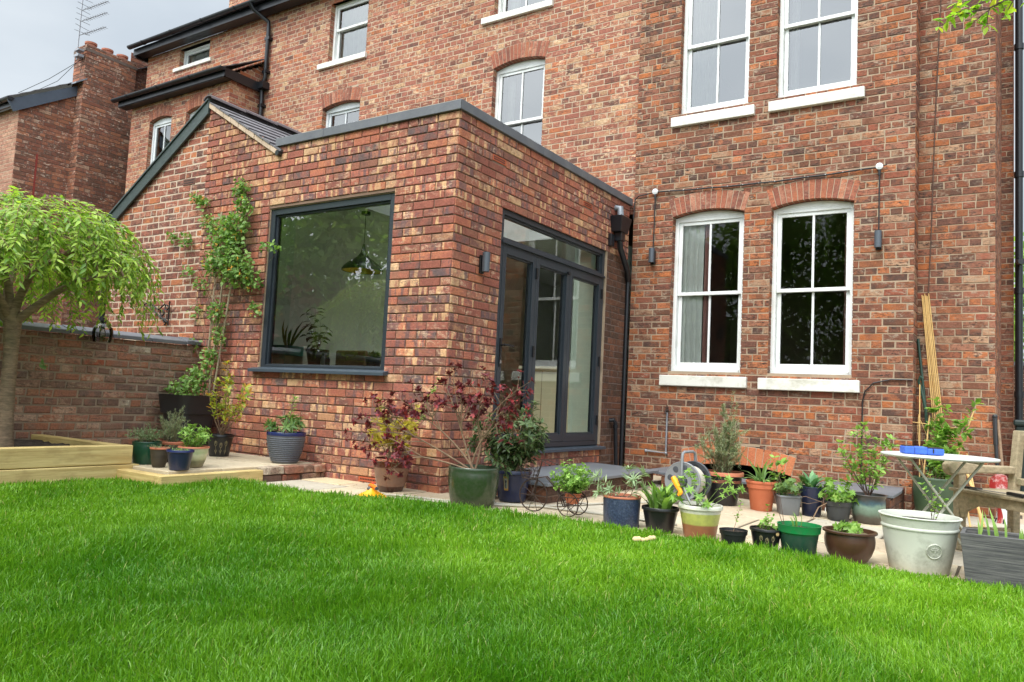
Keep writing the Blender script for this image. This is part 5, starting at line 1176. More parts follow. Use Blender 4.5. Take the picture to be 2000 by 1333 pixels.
for q in range(3): F += [(1+q*n+k, 1+q*n+(k+1) % n, 1+(q+1)*n+(k+1) % n, 1+(q+1)*n+k) for k in range(n)]
bd.add(V, F); bdo = bd.build('badge', m_conc, root, smooth=True)
tr_ = MB(); tr_.tube([onb(0,-.024,.008), onb(.001,-.005,.009), onb(0,.008,.008)], [.004,.003,.002], 6)
for s in (-1, 1):
    for (d_, e_) in ((.012,.004),(.016,.012),(.010,.019),(.007,-.020)): tr_.tube([onb(0, e_-.012 if e_ > 0 else -.018, .008), onb(s*d_, e_, .008)], .0018, 4)
    for (d_, e_) in ((.015,.006),(.017,.013),(.010,.019),(.004,.022),(.008,.010)): tr_.ball(onb(s*d_, e_, .008), .0035, 6)
tr_.build('badge_tree', m_conc, root)
# relief lettering round the badge
def badge_text(txt, rad, a0, a1):
    for i, chh in enumerate(txt):
        if chh == ' ': continue
        a = a0+(a1-a0)*i/(len(txt)-1); cu = bpy.data.curves.new('t', 'FONT'); cu.body = chh; cu.size = .0115; cu.extrude = .0012; cu.align_x = 'CENTER'; cu.align_y = 'CENTER'
        to = bpy.data.objects.new('t', cu); COL.objects.link(to); bpy.context.view_layer.update(); me = bpy.data.meshes.new_from_object(to); COL.objects.unlink(to); bpy.data.objects.remove(to)
        mbv = []
        for v in me.vertices:
            ang = a-PI/2; x_ = v.co.x*math.cos(ang)-v.co.y*math.sin(ang); y_ = v.co.x*math.sin(ang)+v.co.y*math.cos(ang)
            mbv.append(onb(rad*math.cos(a)+x_, rad*math.sin(a)+y_, .0068+v.co.z))
        yield mbv, [tuple(p.vertices) for p in me.polygons]; bpy.data.meshes.remove(me)
tm = MB()
for vs, fs in badge_text('HERITAGE GARDEN', .0315, math.radians(215), math.radians(-60)): tm.add(vs, fs)
tm.build('badge_lettering', m_conc, root)

# back row
rose2 = dict(n=44, h=.60, spread=.25, kind='needle', L=.030, w=.006, per=95, leaf=lf_rose, r0=.003, f0=.06, side=.10, up=.1, fwd=.9, br=.05, twigs=3, twl=.14, hmin=.4, dome=.9)
pot_thing('potted_rosemary', 'tall bushy rosemary in a black glazed pot with a terracotta rim, beside the hose reel', 'potted plant', (1.74,1.86), .182, .29, 'taper', [m_black, m_rimter], mis={.9:0, 1:1}, group=G3, seed=31, plant=[rose2, dict(targets=[(1.80,1.9,.98),(1.86,1.84,.88),(1.76,1.8,.86)], kind='needle', L=.032, w=.007, per=260, leaf=lf_rose, r0=.003, f0=.1, side=.05, up=0, twigs=5, twl=.12)])
rb = MB(); 
for t in (.70,.73,.76): rb.tube([(1.74+.182*(.70+.23*t/.86)*math.cos(a)+.0, 1.86+.182*(.70+.23*t/.86)*math.sin(a), gz(1.74)+.29*t+.004*math.sin(5*a+t*9)) for a in [2*PI*k/40 for k in range(41)]], .0018, 4)
rb.build('wire_band', m_rimter, bpy.data.objects[[o.name for o in bpy.data.objects if o.name.startswith('potted_rosemary')][-1]])
root, pt, zs = pot_thing('potted_iris', 'arching sword leaves in a plain terracotta pot, right of the tall rosemary', 'potted plant', (2.088,1.85), .133, .255, [(.64,0),(.67,.015),(.84,.72),(.86,.74),(.93,.76),(.95,.9),(1.0,.92),(1.02,.97),(1,1),(.92,1),(.91,.9)], [m_terra], group=G3, seed=32)
lvx = Leaves(); rg = random.Random(6)
for i in range(24):
    a = rg.uniform(0, 2*PI); r = rg.uniform(0, .05); t = rg.choice([.12, .2, .7, 1.0]); lvx.add((2.088+r*math.cos(a), 1.85+r*math.sin(a), zs), (math.cos(a)*t, math.sin(a)*t, 1), (-math.cos(a),-math.sin(a),.4), rg.uniform(.16, .30) if t < .3 else rg.uniform(.13, .2), .022)
lvx.build('sword_leaves', lf_strap, root, 'strap', 8, .45)
ger2 = dict(n=18, h=.20, spread=.17, kind='lobed', L=.05, w=.05, per=5, leaf=lf_mid, r0=.002, f0=.4, side=.15, up=.3, rosette=2, stem=m_stemg, br=.05, hmin=.3, curl=.25)
pot_thing('potted_plant', 'round leaved seedling clump in a square grey plastic pot, between terracotta and tall black pots', 'potted plant', (2.31,1.86), .098, .165, [(.78,0),(.80,.015),(.93,.9),(1,.91),(1.01,.99),(1,1),(.95,1),(.94,.9)], [m_greyp], sq=6, rot=.5, group=G3, seed=33, plant=[ger2, dict(targets=[(2.2,1.8,.42),(2.26,1.8,.38),(2.15,1.82,.34)], kind='oval', L=.07, w=.05, per=5, leaf=lf_lime, r0=.003, f0=.5, rosette=3)])
root, pt, zs = pot_thing('potted_plant', 'bluish paddle leaves in a tall navy black pot, between two grey plastic pots', 'potted plant', (2.473,1.99), .105, .25, [(.68,0),(.7,.01),(.97,.95),(1,.96),(1.01,.99),(1,1),(.94,1),(.93,.92)], [m_cobalt], group=G3, seed=34)
lvx = Leaves(); rg = random.Random(9)
for i in range(16):
    a = rg.uniform(0, 2*PI); r = rg.uniform(0, .05); t = rg.uniform(.1, .8); lvx.add((2.473+r*math.cos(a), 1.99+r*math.sin(a), zs), (math.cos(a)*t, math.sin(a)*t, 1), (-math.cos(a),-math.sin(a),.5), rg.uniform(.10, .17), .055)
lvx.build('paddle_leaves', leaf_mat('blue green leaf', (84,134,88), (116,160,112), .3), root, 'oval', 8, .4)
root, pt, zs = pot_thing('potted_geranium', 'scalloped pale leaves and a straggling dead stem in a dark grey plastic pot', 'potted plant', (2.69,1.97), .110, .16, 'plastic', [M('dark grey plastic pot', (62,64,66), .5, bmp=0)], group=G3, seed=35, plant=dict(n=22, h=.24, spread=.17, kind='lobed', L=.05, w=.048, per=5, leaf=lf_lime, r0=.002, f0=.35, side=.15, up=.3, rosette=2, stem=m_stemg, br=.05, hmin=.2, curl=.3))
ds_ = MB(); ds_.tube([(2.62,1.9,.08),(2.56,1.84,.04),(2.53,1.80,-.04),(2.54,1.79,-.065)], .005, 6); ds_.tube([(2.58,1.88,.08),(2.46,1.82,.12),(2.38,1.80,.10)], .002, 4); ds_.tube([(2.58,1.88,.09),(2.48,1.83,.06),(2.40,1.82,.07)], .0015, 4); ds_.build('dead_stem', m_stem, root)
lb = MB(); lb.box(2.605,2.609,1.87,1.885,.0,.04); lb.build('price_tag', m_white, root)
hyd = dict(targets=[(2.86,2.1,.74),(2.78,2.04,.66),(2.95,2.12,.62),(2.70,2.0,.50),(3.02,2.08,.46),(2.84,2.0,.52),(3.10,2.0,.58),(2.72,2.1,.38),(3.0,1.98,.38),(2.9,2.05,.42),(2.8,2.14,.7),(3.08,1.98,.64),(2.68,2.08,.58),(2.92,2.1,.52)], kind='oval', L=.055, w=.028, per=12, leaf=lf_lime, twigs=2, twl=.1, r0=.004, f0=.5, side=.12, up=.15, br=.02, rosette=5, stem=m_stemd)
pot_thing('potted_hydrangea', 'open branched leafy shrub in the mottled teal glazed pot, right end of the back row', 'potted plant', (2.899,2.09), .150, .238, 'urn', [m_teal], group=G3, seed=36, plant=hyd)
# big dark green pot with a climber behind the table
clm = dict(targets=[(3.30,3.42,1.0),(3.38,3.45,.92),(3.34,3.4,.78),(3.44,3.42,.70),(3.48,3.45,.58),(3.40,3.36,.46),(3.50,3.40,.46),(3.62,3.45,.98)], kind='oval', L=.082, w=.044, per=40, leaf=lf_lime, twigs=4, twl=.10, r0=.004, f0=.15, side=.08, up=.0, br=.04, curl=.2, rosette=3)
root, pt, zs = pot_thing('potted_climber', 'leafy climber on canes in a big dull green pot behind the round table', 'potted plant', (3.30,3.27), .185, .36, 'tub', [M('dull green ceramic', (58,76,54), .4, var=.15, bmp=.1)], group=None, seed=37, plant=[clm, dict(n=8, h=.2, spread=.16, kind='oval', L=.04, w=.02, per=10, leaf=lf_mid, r0=.002)])
tw = MB(); tw.tube([(3.17,3.3,.2),(3.145,3.5,1.15)], .006, 5); tw.tube([(3.2,3.25,.2),(3.24,3.4,.85)], .007, 5); tw.tube([(3.40,3.3,.2),(3.60,3.55,.92)], .007, 5); tw.tube([(3.10,3.35,.78),(3.5,3.45,.74)], .004, 4)
rg = random.Random(3)
for i in range(12): tw.tube(curve((3.3+rg.uniform(-.08,.08),3.3,.25), (3.14+rg.uniform(0,.2),3.45,rg.uniform(.4,.95)), rg, side=.2, n=5), .0025, 4)
tw.build('canes', m_cane, root)
# slatey timber trough with bulb shoots
tz = gz(3.9); tg_ = thing('timber_trough', 'grey rustic timber trough with green shoots, right end of the lawn edge', 'planter', (4.05,.2,tz), G2)
X0, X1, Y0, Y1, H = 3.668, 4.46, .065, .345, .295
mb = MB()
mb.hexa([(X0+.03,Y0+.01,tz),(X1-.03,Y0+.01,tz),(X1-.03,Y0+.035,tz),(X0+.03,Y0+.035,tz),(X0,Y0,tz+H),(X1,Y0,tz+H),(X1,Y0+.025,tz+H),(X0,Y0+.025,tz+H)])
mb.hexa([(X0+.03,Y1-.035,tz),(X1-.03,Y1-.035,tz),(X1-.03,Y1-.01,tz),(X0+.03,Y1-.01,tz),(X0,Y1-.025,tz+H),(X1,Y1-.025,tz+H),(X1,Y1,tz+H),(X0,Y1,tz+H)])
for xa, xb, s in ((X0, X0+.022, 1), (X1-.022, X1, -1)):
    mb.hexa([(xa+.03*s,Y0+.037,tz),(xb+.03*s,Y0+.037,tz),(xb+.03*s,Y1-.037,tz),(xa+.03*s,Y1-.037,tz),(xa,Y0+.027,tz+H-.002),(xb,Y0+.027,tz+H-.002),(xb,Y1-.027,tz+H-.002),(xa,Y1-.027,tz+H-.002)])
mb.build('box', m_trough, tg_, bevel=.003)
mb = MB(); mb.box(X0+.03, X1-.03, Y0+.03, Y1-.03, tz+.05, tz+H-.05); mb.build('soil', m_soil, tg_)
lvx = Leaves(); rg = random.Random(12)
for i in range(15):
    x = rg.uniform(X0+.07, X1-.1); y = rg.uniform(Y0+.08, Y1-.06); lvx.add((x, y, tz+H-.05), (rg.uniform(-.15,.15), rg.uniform(-.1,.1), 1), (.3,-1,0), rg.uniform(.08, .22), .013)
lvx.build('bulb_shoots', lf_lime, tg_, 'strap', 8, .03)

# ================================================================== OTHER OBJECTS
# ---- weathered bench
PFB = Vector((3.575, 1.38)); E1 = Vector((.73, .683)); E2 = Vector((.683, -.73)); zb = gz(3.6)
def bp(a, b, z): p = PFB+E1*a+E2*b; return (p.x, p.y, zb+z)
bench = thing('garden_bench', 'weathered silver timber garden bench at the right edge, behind the small table', 'bench', bp(0, 0, 0))
def bbox(mb, a0, a1, b0, b1, z0, z1, z0b=None, z1b=None):
    z0b = z0 if z0b is None else z0b; z1b = z1 if z1b is None else z1b
    mb.hexa([bp(a0,b0,z0),bp(a1,b0,z0b),bp(a1,b1,z0b),bp(a0,b1,z0),bp(a0,b0,z1),bp(a1,b0,z1b),bp(a1,b1,z1b),bp(a0,b1,z1)])
LB = 1.25
for (a, b, top) in ((0,0,.56),(0,LB,.56),(.44,0,.86),(.44,LB,.86)):
    mb = MB()
    if a == 0: bbox(mb, a, a+.06, b-.03, b+.03, 0, top)
    else:
        mb.hexa([bp(a,b-.03,0),bp(a+.06,b-.03,0),bp(a+.06,b+.03,0),bp(a,b+.03,0),bp(a,b-.03,.42),bp(a+.06,b-.03,.42),bp(a+.06,b+.03,.42),bp(a,b+.03,.42)])
        mb.hexa([bp(a,b-.03,.421),bp(a+.06,b-.03,.421),bp(a+.06,b+.03,.421),bp(a,b+.03,.421),bp(a+.05,b-.03,top),bp(a+.105,b-.03,top),bp(a+.105,b+.03,top),bp(a+.05,b+.03,top)])
    mb.build('leg', m_bench, bench, bevel=.008)
for b in (0, LB):
    mb = MB(); prof = [(-.085,.565),(-.075,.535),(-.04,.52),(0,.53),(.2,.545),(.455,.545),(.455,.60),(.2,.60),(.05,.618),(-.02,.628),(-.065,.62),(-.088,.60)]
    mb.prism(prof, lambda p, q: bp(p, b-.037, q), lambda p, q: bp(p, b+.037, q)); mb.build('armrest', m_bench, bench, bevel=.01)
    mb = MB(); bbox(mb, .06, .44, b-.018, b+.018, .33, .40); bbox(mb, .06, .44, b-.016, b+.016, .12, .16); mb.build('side_rail', m_bench, bench, bevel=.005)
for i in range(5):
    mb = MB(); a = -.025+i*.094; bbox(mb, a, a+.082, -.045, LB+.045, .412-.012*(i == 0)*0, .434); mb.build('seat_slat', m_bench, bench, bevel=.006)
mb = MB(); pr = [(.03,.30),(.05,.23),(.075,.235),(.09,.28),(.13,.30),(.20,.335),(.35,.345)]
pts = [(.03,.41)]+pr+[(LB-p, q) for p, q in reversed(pr)]+[(LB-.03,.41)]
mb.prism(pts, lambda p, q: bp(-.0, p, q), lambda p, q: bp(.028, p, q)); mb.build('front_rail', m_bench, bench, bevel=.004)
mb = MB(); bbox(mb, .53, .565, .03, LB-.03, .76, .83); mb.build('back_rail', m_bench, bench, bevel=.006)
mb = MB(); bbox(mb, .46, .495, .03, LB-.03, .47, .52); mb.build('back_rail', m_bench, bench, bevel=.006)
for i in range(11):
    b = .12+i*(LB-.24)/10; mb = MB(); mb.hexa([bp(.468,b-.022,.515),bp(.484,b-.022,.515),bp(.484,b+.022,.515),bp(.468,b+.022,.515),bp(.54,b-.022,.765),bp(.556,b-.022,.765),bp(.556,b+.022,.765),bp(.54,b+.022,.765)]); mb.build('back_slat', m_bench, bench, bevel=.003)
# pruning saw on the bench
saw = thing('pruning_saw', 'pruning saw with a black grip lying on the bench seat', 'saw', bp(.02, .2, .434))
mb = MB(); mb.beam(bp(.0,.46,.452), bp(-.01,.60,.450), .032, .024); mb.beam(bp(.0,.60,.45), bp(-.01,.64,.447), .04, .02); mb.build('grip', m_blackm, saw, bevel=.006)
mb = MB(); mb.beam(bp(.0,.46,.450), bp(.04,.10,.442), .03, .004); mb.build('blade', M('scratched steel', (176,178,180), .35, metal=.8, var=.1, bmp=0), saw)
mb = MB(); mb.beam(bp(.05,.02,.447), bp(.02,-.06,.462), .03, .02); mb.beam(bp(.05,.16,.445), bp(.055,.03,.445), .05, .012); mb.build('guard', m_blackm, saw, bevel=.003)

# ---- folding bistro table
tz = gz(3.45); TC = (3.50, .90); tt = .655
tab = thing('folding_table', 'round pale folding table on crossed metal legs, behind the big grey pot', 'table', (TC[0], TC[1], tz))
m_tabw = M('pale grey painted steel', (206,210,206), .4, var=.05, bmp=.02, dirt=(160,156,140), dirtamt=.3); m_leg = M('sage grey painted steel', (164,166,150), .45, var=.08, bmp=0, dirt=(120,104,84), dirtamt=.3)
mb = MB(); mb.lathe([(.0,-.004),(.335,-.006),(.345,-.004),(.352,.004),(.35,.012),(.34,.014),(.0,.010)], (TC[0], TC[1], tz+tt), 56, capb=False); mb.build('table_top', m_tabw, tab, smooth=True)
ax = Vector((.93, .36, 0)).normalized(); bx_ = Vector((-ax.y, ax.x, 0))
def tp(u, v, z): p = Vector((TC[0], TC[1], 0))+ax*u+bx_*v; return (p.x, p.y, tz+z)
for v, s in ((-.17, 1), (.17, 1), (-.14, -1), (.14, -1)):
    mb = MB(); mb.beam(tp(-.22*s, v, tt-.01), tp(.25*s, v, 0), .012, .026, up=tuple(bx_)); mb.build('leg', m_leg, tab, bevel=.002)
for s, v in ((1, .17), (-1, .14)):
    mb = MB(); mb.beam(tp(.23*s, -v, .03), tp(.23*s, v, .03), .012, .02); mb.beam(tp(-.21*s, -v, tt-.02), tp(-.21*s, v, tt-.02), .012, .02); mb.build('cross_bar', m_leg, tab)
# blue tool case on the table
case = thing('tool_pouch', 'blue fabric pouch with black trim lying on the round table', 'pouch', (3.40,.86,tz+tt+.014))
cz = tz+tt+.0145; ang = .33
def cpnt(u, v, z): return (3.405+u*math.cos(ang)-v*math.sin(ang), .84+u*math.sin(ang)+v*math.cos(ang), cz+z)
m_blue = M('cobalt fabric', (58,98,196), .8, var=.12, scale=30, bmp=.3, bscale=200)
def cbox(mb, u0, u1, v0, v1, z0, z1): mb.hexa([cpnt(u0,v0,z0),cpnt(u1,v0,z0),cpnt(u1,v1,z0),cpnt(u0,v1,z0),cpnt(u0,v0,z1),cpnt(u1,v0,z1),cpnt(u1,v1,z1),cpnt(u0,v1,z1)])
mb = MB(); cbox(mb, -.12, .02, -.07, .07, 0, .050); mb.build('case_body', m_blue, case, bevel=.008)
mb = MB(); cbox(mb, .018, .12, -.066, .06, 0, .042); mb.build('case_pocket', m_blue, case, bevel=.008)
mb = MB(); cbox(mb, -.115, -.06, -.062, .06, .046, .056); cbox(mb, .022, .115, -.06, .055, .040, .050); mb.build('case_trim', m_blackm, case, bevel=.004)
mb = MB(); cbox(mb, .05, .058, -.069, -.064, .012, .04); cbox(mb, -.06, -.058, -.073, -.069, .004, .046); mb.build('zip', m_blackm, case)

# ---- hose reel
rz = gz(1.6); hr = thing('hose_reel', 'grey plastic garden hose reel with a yellow crank handle, standing beside the tall rosemary', 'hose reel', (1.52,1.52,rz))
RC = Vector((1.55, 1.50, rz+.205)); axr = Vector((.12, .99, 0)).normalized(); fr2 = Vector((-axr.y, axr.x, 0))   # axle direction, rolling direction
def rp_(a, r, th): return RC+axr*a+fr2*(r*math.cos(th))+Vector((0,0,1))*(r*math.sin(th))
m_rg = M('mid grey plastic', (128,132,136), .45, var=.05, bmp=0); m_rd = M('dark grey plastic', (70,74,80), .45, var=.05, bmp=0); m_yel = M('golden yellow plastic', (246,168,30), .4, var=.03, bmp=0)
def wheel(a0, a1, R, mat, name, holes=True):
    mb = MB(); n = 48; V = []
    prof = [(a0,.05),(a0,R*.42),(a0,R*.93),(a0-.004,R*.97),(a0,R),(a1,R),(a1,R*.93),(a1,.05)]
    for a, r in prof:
        for k in range(n): V.append(rp_(a, r, 2*PI*k/n))
    mb.add(V, [(i*n+k, i*n+(k+1) % n, (i+1)*n+(k+1) % n, (i+1)*n+k) for i in range(len(prof)-1) for k in range(n)])
    o = mb.build(name, mat, hr, smooth=True)
    hb = MB()
    for q in range(8):
        th = 2*PI*q/8+.2; c = rp_(a0-.003, R*.68, th); V = []; er, et = R*.17, R*.15
        for ring, sc, da in ((0, 1.0, -.0005), (1, .72, .006)):
            for k in range(16):
                b = 2*PI*k/16; rr = R*.68+er*sc*math.cos(b); V.append(rp_(a0-.0015-da*.2, rr, th+et*sc*math.sin(b)/(R*.68)))
        V.append(c); hb.add(V, [(k, (k+1) % 16, 16+(k+1) % 16, 16+k) for k in range(16)]+[(16+k, 16+(k+1) % 16, 32) for k in range(16)])
    hb.build(name+'_recess', m_rd if mat is m_rg else m_blackpl, o, smooth=True)
    return o
wheel(-.105, -.090, .168, m_rg, 'flange'); wheel(.10, .115, .168, m_rd, 'flange')
mb = MB(); n = 32
mb.tube([rp_(-.09,0,0), rp_(.10,0,0)], .07, 24); mb.build('drum', m_rd, hr, smooth=True)
mb = MB(); pts = []
for layer, R_ in enumerate((.085, .103, .12)):
    for t in range(0, 24*8+1):
        a = -.078+.16*(t/(24*8)) if layer % 2 == 0 else .082-.16*(t/(24*8)); pts.append(rp_(a, R_, 2*PI*t/24))
mb.tube(pts, .0095, 6); m_hose = M('pale grey hose', (176,170,156), .5, var=.06, bmp=0); mb.build('hose_coil', m_hose, hr, smooth=True)
mb = MB()
hp = [rp_(-.115,.20,math.radians(265)), rp_(-.118,.03,PI/2), rp_(-.118,.20,PI/2), rp_(-.11,.235,PI/2), rp_(-.08,.25,PI/2), rp_(.08,.25,PI/2), rp_(.115,.235,PI/2), rp_(.128,.20,PI/2), rp_(.128,.03,PI/2)]
mb.tube(hp[1:], .0125, 10); mb.build('carry_handle', m_rg, hr, smooth=True)
mb = MB()
for a in (-.12, .13):
    mb.tube([rp_(a,.03,PI/2)-Vector((0,0,.03)), RC+axr*a+fr2*.10-Vector((0,0,.19)), RC+axr*a+fr2*.12-Vector((0,0,.198))], .009, 8)
    mb.tube([rp_(a,.03,PI/2)-Vector((0,0,.03)), RC+axr*a-fr2*.10-Vector((0,0,.19)), RC+axr*a-fr2*.12-Vector((0,0,.198))], .009, 8)
mb.build('stand', m_alu, hr, smooth=True)
mb = MB(); mb.tube([rp_(-.105,0,0), rp_(-.145,0,0)], .045, 20); mb.build('hub', m_rd, hr, smooth=True)
mb = MB(); cr0 = rp_(-.15, .01, 0); d_ = (fr2*-.35+Vector((0,0,-.6))).normalized()
c0 = RC-axr*.155; mb.tube([c0+Vector((0,0,.035))+fr2*.062, c0+Vector((0,0,.01))+fr2*.045, c0-Vector((0,0,.045))+fr2*.012, c0-Vector((0,0,.09))-fr2*.02], [.020,.027,.022,.016], 12)
mb.tube([c0-Vector((0,0,.09))-fr2*.02, c0-Vector((0,0,.10))-fr2*.025-axr*.045], [.016,.018], 12); mb.build('crank_handle', m_yel, hr, smooth=True)
# loose hose on the paving
hs = MB()
def gp(x, y, r=.009): return (x, y, gz(x)+r)
hs.tube([gp(1.45,1.42), gp(1.30,1.15), gp(1.12,.75), gp(1.0,.35), gp(.85,.02), gp(.4,-.42), gp(.1,-.55), gp(-.1,-.6), gp(-.2,-.52), gp(-.02,-.44), gp(.35,-.36), gp(.9,.1), gp(1.35,.22), gp(1.9,.35)], .009, 8)
tag(recenter(hs.build('garden_hose', m_hose, smooth=True), (0,0,0)), 'thin grey garden hose trailing over the paving between the pots and the step', 'hose')

# ---- wire bicycle planter and its potted herb
bz = gz(.95); bk = thing('bicycle_planter', 'small rusty wire tricycle plant stand with spoked wheels and a basket, on the lawn edge', 'plant stand', (.95,-.1,bz))
B0 = Vector((.95, -.10, bz)); bd_ = Vector((1, .03, 0)).normalized()
def ring(mb, c, R, dirv, r=.004, n=28, up=Vector((0,0,1))):
    mb.tube([c+dirv*(R*math.cos(2*PI*k/n))+up*(R*math.sin(2*PI*k/n)) for k in range(n+1)], r, 5, cap=False)
fwc = B0+Vector((.02,-.02,.105))
w_ = MB(); ring(w_, fwc, .10, bd_, .0045); 
for k in range(10): a = 2*PI*k/10; w_.tube([fwc, fwc+bd_*(.098*math.cos(a))+Vector((0,0,.098*math.sin(a)))], .0022, 4)
w_.ball(fwc, .012, 8); w_.build('front_wheel', m_iron, bk)
for s in (-1, 1):
    c = B0+bd_*.29+Vector((bd_.y*-.0,0,0))+Vector((-.03, 1, 0)).normalized()*(.065*s)+Vector((0,0,.078)); w_ = MB(); ring(w_, c, .072, bd_, .004)
    for k in range(8): a = 2*PI*k/8; w_.tube([c, c+bd_*(.07*math.cos(a))+Vector((0,0,.07*math.sin(a)))], .002, 4)
    w_.build('rear_wheel', m_iron, bk)
perp = Vector((-.03,1,0)).normalized(); rc = B0+bd_*.29+Vector((0,0,.078))
f_ = MB()
for s in (-.012, .012):
    f_.tube([fwc+Vector((0,0,.11))+bd_*.02+perp*s, fwc+Vector((0,0,.125))+bd_*.09+perp*s, fwc+bd_*.155+Vector((0,0,.07))+perp*s, fwc+bd_*.20+Vector((0,0,.005))+perp*s, rc+bd_*-.06+Vector((0,0,-.02))+perp*s, rc+bd_*.0+Vector((0,0,-.005))+perp*s], .0045, 6)
f_.tube([rc-perp*.07, rc+perp*.07], .004, 5); f_.tube([fwc-perp*.02, fwc+bd_*.03+Vector((0,0,.13)), fwc+bd_*.055+Vector((0,0,.225))], .004, 6); f_.tube([fwc+perp*.02, fwc+bd_*.03+Vector((0,0,.13))], .003, 5)
f_.build('frame', m_iron, bk)
h_ = MB(); t0 = fwc+bd_*.055+Vector((0,0,.225))
for s in (-1, 1): h_.tube([t0, t0+perp*(.04*s)+bd_*.02, t0+perp*(.05*s)+bd_*.075+Vector((0,0,-.02))], .003, 5); h_.ball(t0+perp*(.05*s)+bd_*.08+Vector((0,0,-.022)), .007, 8)
h_.build('handlebar', m_iron, bk)
bs = MB(); bc = fwc+bd_*-.035+Vector((0,0,.105))
for z, R in ((0,.045),(.02,.052),(.045,.062)): ring(bs, bc+Vector((0,0,z)), R, bd_, .002, 20, up=perp)
for k in range(12):
    a = 2*PI*k/12; e = bd_*math.cos(a)+perp*math.sin(a); e2 = bd_*math.cos(a+.26)+perp*math.sin(a+.26); e3 = bd_*math.cos(a+.52)+perp*math.sin(a+.52)
    bs.tube([bc+e*.02, bc+e*.045, bc+e*.062+Vector((0,0,.045))], .0016, 4); bs.tube([bc+e*.062+Vector((0,0,.045)), bc+e2*.068+Vector((0,0,.072)), bc+e3*.062+Vector((0,0,.045))], .0016, 4)
bs.build('basket', m_iron, bk)
rb_ = MB(); ring(rb_, rc+Vector((0,0,.045)), .075, bd_, .003, 20, up=perp); ring(rb_, rc+Vector((0,0,.0)), .055, bd_, .002, 20, up=perp)
for k in range(8): a = 2*PI*k/8; e = bd_*math.cos(a)+perp*math.sin(a); rb_.tube([rc+e*.055, rc+e*.075+Vector((0,0,.045))], .002, 4)
rb_.build('rear_basket', m_iron, bk)
bk.scale = (1.15, 1.15, 1.15); bl_ = Vector(bk.location); rc = bl_+(rc-bl_)*1.15
herb = dict(n=44, h=.24, spread=.16, kind='oval', L=.026, w=.016, per=20, leaf=lf_lime, twigs=2, twl=.06, r0=.0018, f0=.12, rosette=5, side=.15, up=.3, stem=m_stemg, br=.03, hmin=.4, dome=.7, curl=.15)
pot_thing('potted_herb', 'bushy lime green herb in a small clay pot carried by the wire tricycle', 'potted plant', (rc.x, rc.y), .062, .075, 'taper', [m_terra], z=rc.z+.003, seed=41, plant=herb)
# sprinkler and chew toy
sp = thing('lawn_sprinkler', 'orange and yellow plastic lawn sprinkler in front of the brown banded pot', 'sprinkler', (-.12,-.62,.02))
m_org = M('orange plastic', (240,130,34), .4, var=.05, bmp=0); m_yo = M('yellow orange plastic', (246,170,20), .4, var=.04, bmp=0)
mb = MB(); mb.lathe([(.11,0),(.115,.012),(.085,.03),(.045,.048),(.03,.075),(.0,.08)], (-.12,-.66,.02), 24, [0]*5); mb.build('sprinkler_base', m_yo, sp, smooth=True)
mb = MB(); mb.tube([(-.20,-.60,.10),(-.16,-.63,.112),(-.12,-.66,.108),(-.07,-.69,.112),(-.02,-.72,.104)], [.012,.013,.018,.013,.012], 10); mb.build('spray_arm', m_org, sp, smooth=True)
mb = MB(); mb.ball((-.125,-.68,.085), .020, 10); mb.build('swivel', m_rd, sp, smooth=True)
mb = MB(); mb.tube([(-.02,-.72,.104),(-.012,-.725,.103)], .013, 10); mb.build('nozzle', m_rd, sp, smooth=True)
mb = MB(); mb.tube([(-.20,-.60,.10),(-.205,-.597,.098)], .013, 10); mb.build('nozzle', m_rd, sp, smooth=True)
mb = MB(); mb.ball((-.115,-.655,.128), .012, 8, sc=(1,1,.5)); mb.build('flow_dial', M('red plastic', (206,60,40), .4, bmp=0), sp, smooth=True)
ty = MB(); p0 = Vector((2.04,-.56,gz(2.04)+.038))
for i, (dx_, r) in enumerate(((-.055,.020),(-.035,.018),(-.01,.015),(.015,.015),(.04,.019),(.058,.016))): ty.ball(p0+Vector((dx_*.84, dx_*.45, .004*(i % 2)+(.012 if i > 3 else 0))), r*.9, 8, sc=(1.2,1,1))
tag(recenter(ty.build('chew_toy', M('chewed bone toy', (206,184,136), .8, bmp=.4), smooth=True), tuple(p0)), 'small cream dog chew lying in the grass, in front of the lawn edge pots', 'dog toy')

# ---- wall lights, festoon cable
def wlight(p, out, label, mount=True):
    t = thing('wall_light', label, 'wall light', p, 'cylindrical wall lights'); p = Vector(p); o = Vector(out)
    mb = MB(); c = p+o*.065
    mb.tube([c-Vector((0,0,.085)), c+Vector((0,0,.085))], .034, 24); mb.build('lamp_body', m_greyl, t, smooth=True)
    mb = MB(); s = Vector((-o.y, o.x, 0)); a = p+o*.012
    q = [a+s*x+o*y+Vector((0,0,z)) for z in (-.10+.0, .06) for x, y in ((-.028,-.010),(.028,-.010),(.028,.018),(-.028,.018))]; mb.hexa(q); mb.build('wall_plate', m_blackm, t, bevel=.003)
wlight((0.0,.40,1.99), (1,0,0), 'short grey cylinder light on the corner pier, left of the folding doors')
wlight((.33,3.445,2.585), (0,-1,0), 'grey cylinder light between the drain pipe and the white windows')
wlight((2.77,3.445,2.60), (0,-1,0), 'grey cylinder light right of both ground floor white windows')
fc = thing('festoon_cable', 'black outdoor cable with white junction discs strung above the ground floor window arches', 'cable', (1.5,3.42,3.3))
mb = MB(); N = 14
mb.tube([(.06,3.42,3.05),(.075,3.42,3.29),(.12,3.42,3.33),(.335,3.42,3.355)], .007, 6)
mb.tube([(.335+(2.77-.335)*i/N, 3.42, 3.355+.0*i/N-.03*math.sin(PI*i/N)+.003*math.sin(i*2.1)) for i in range(N+1)], .009, 6)
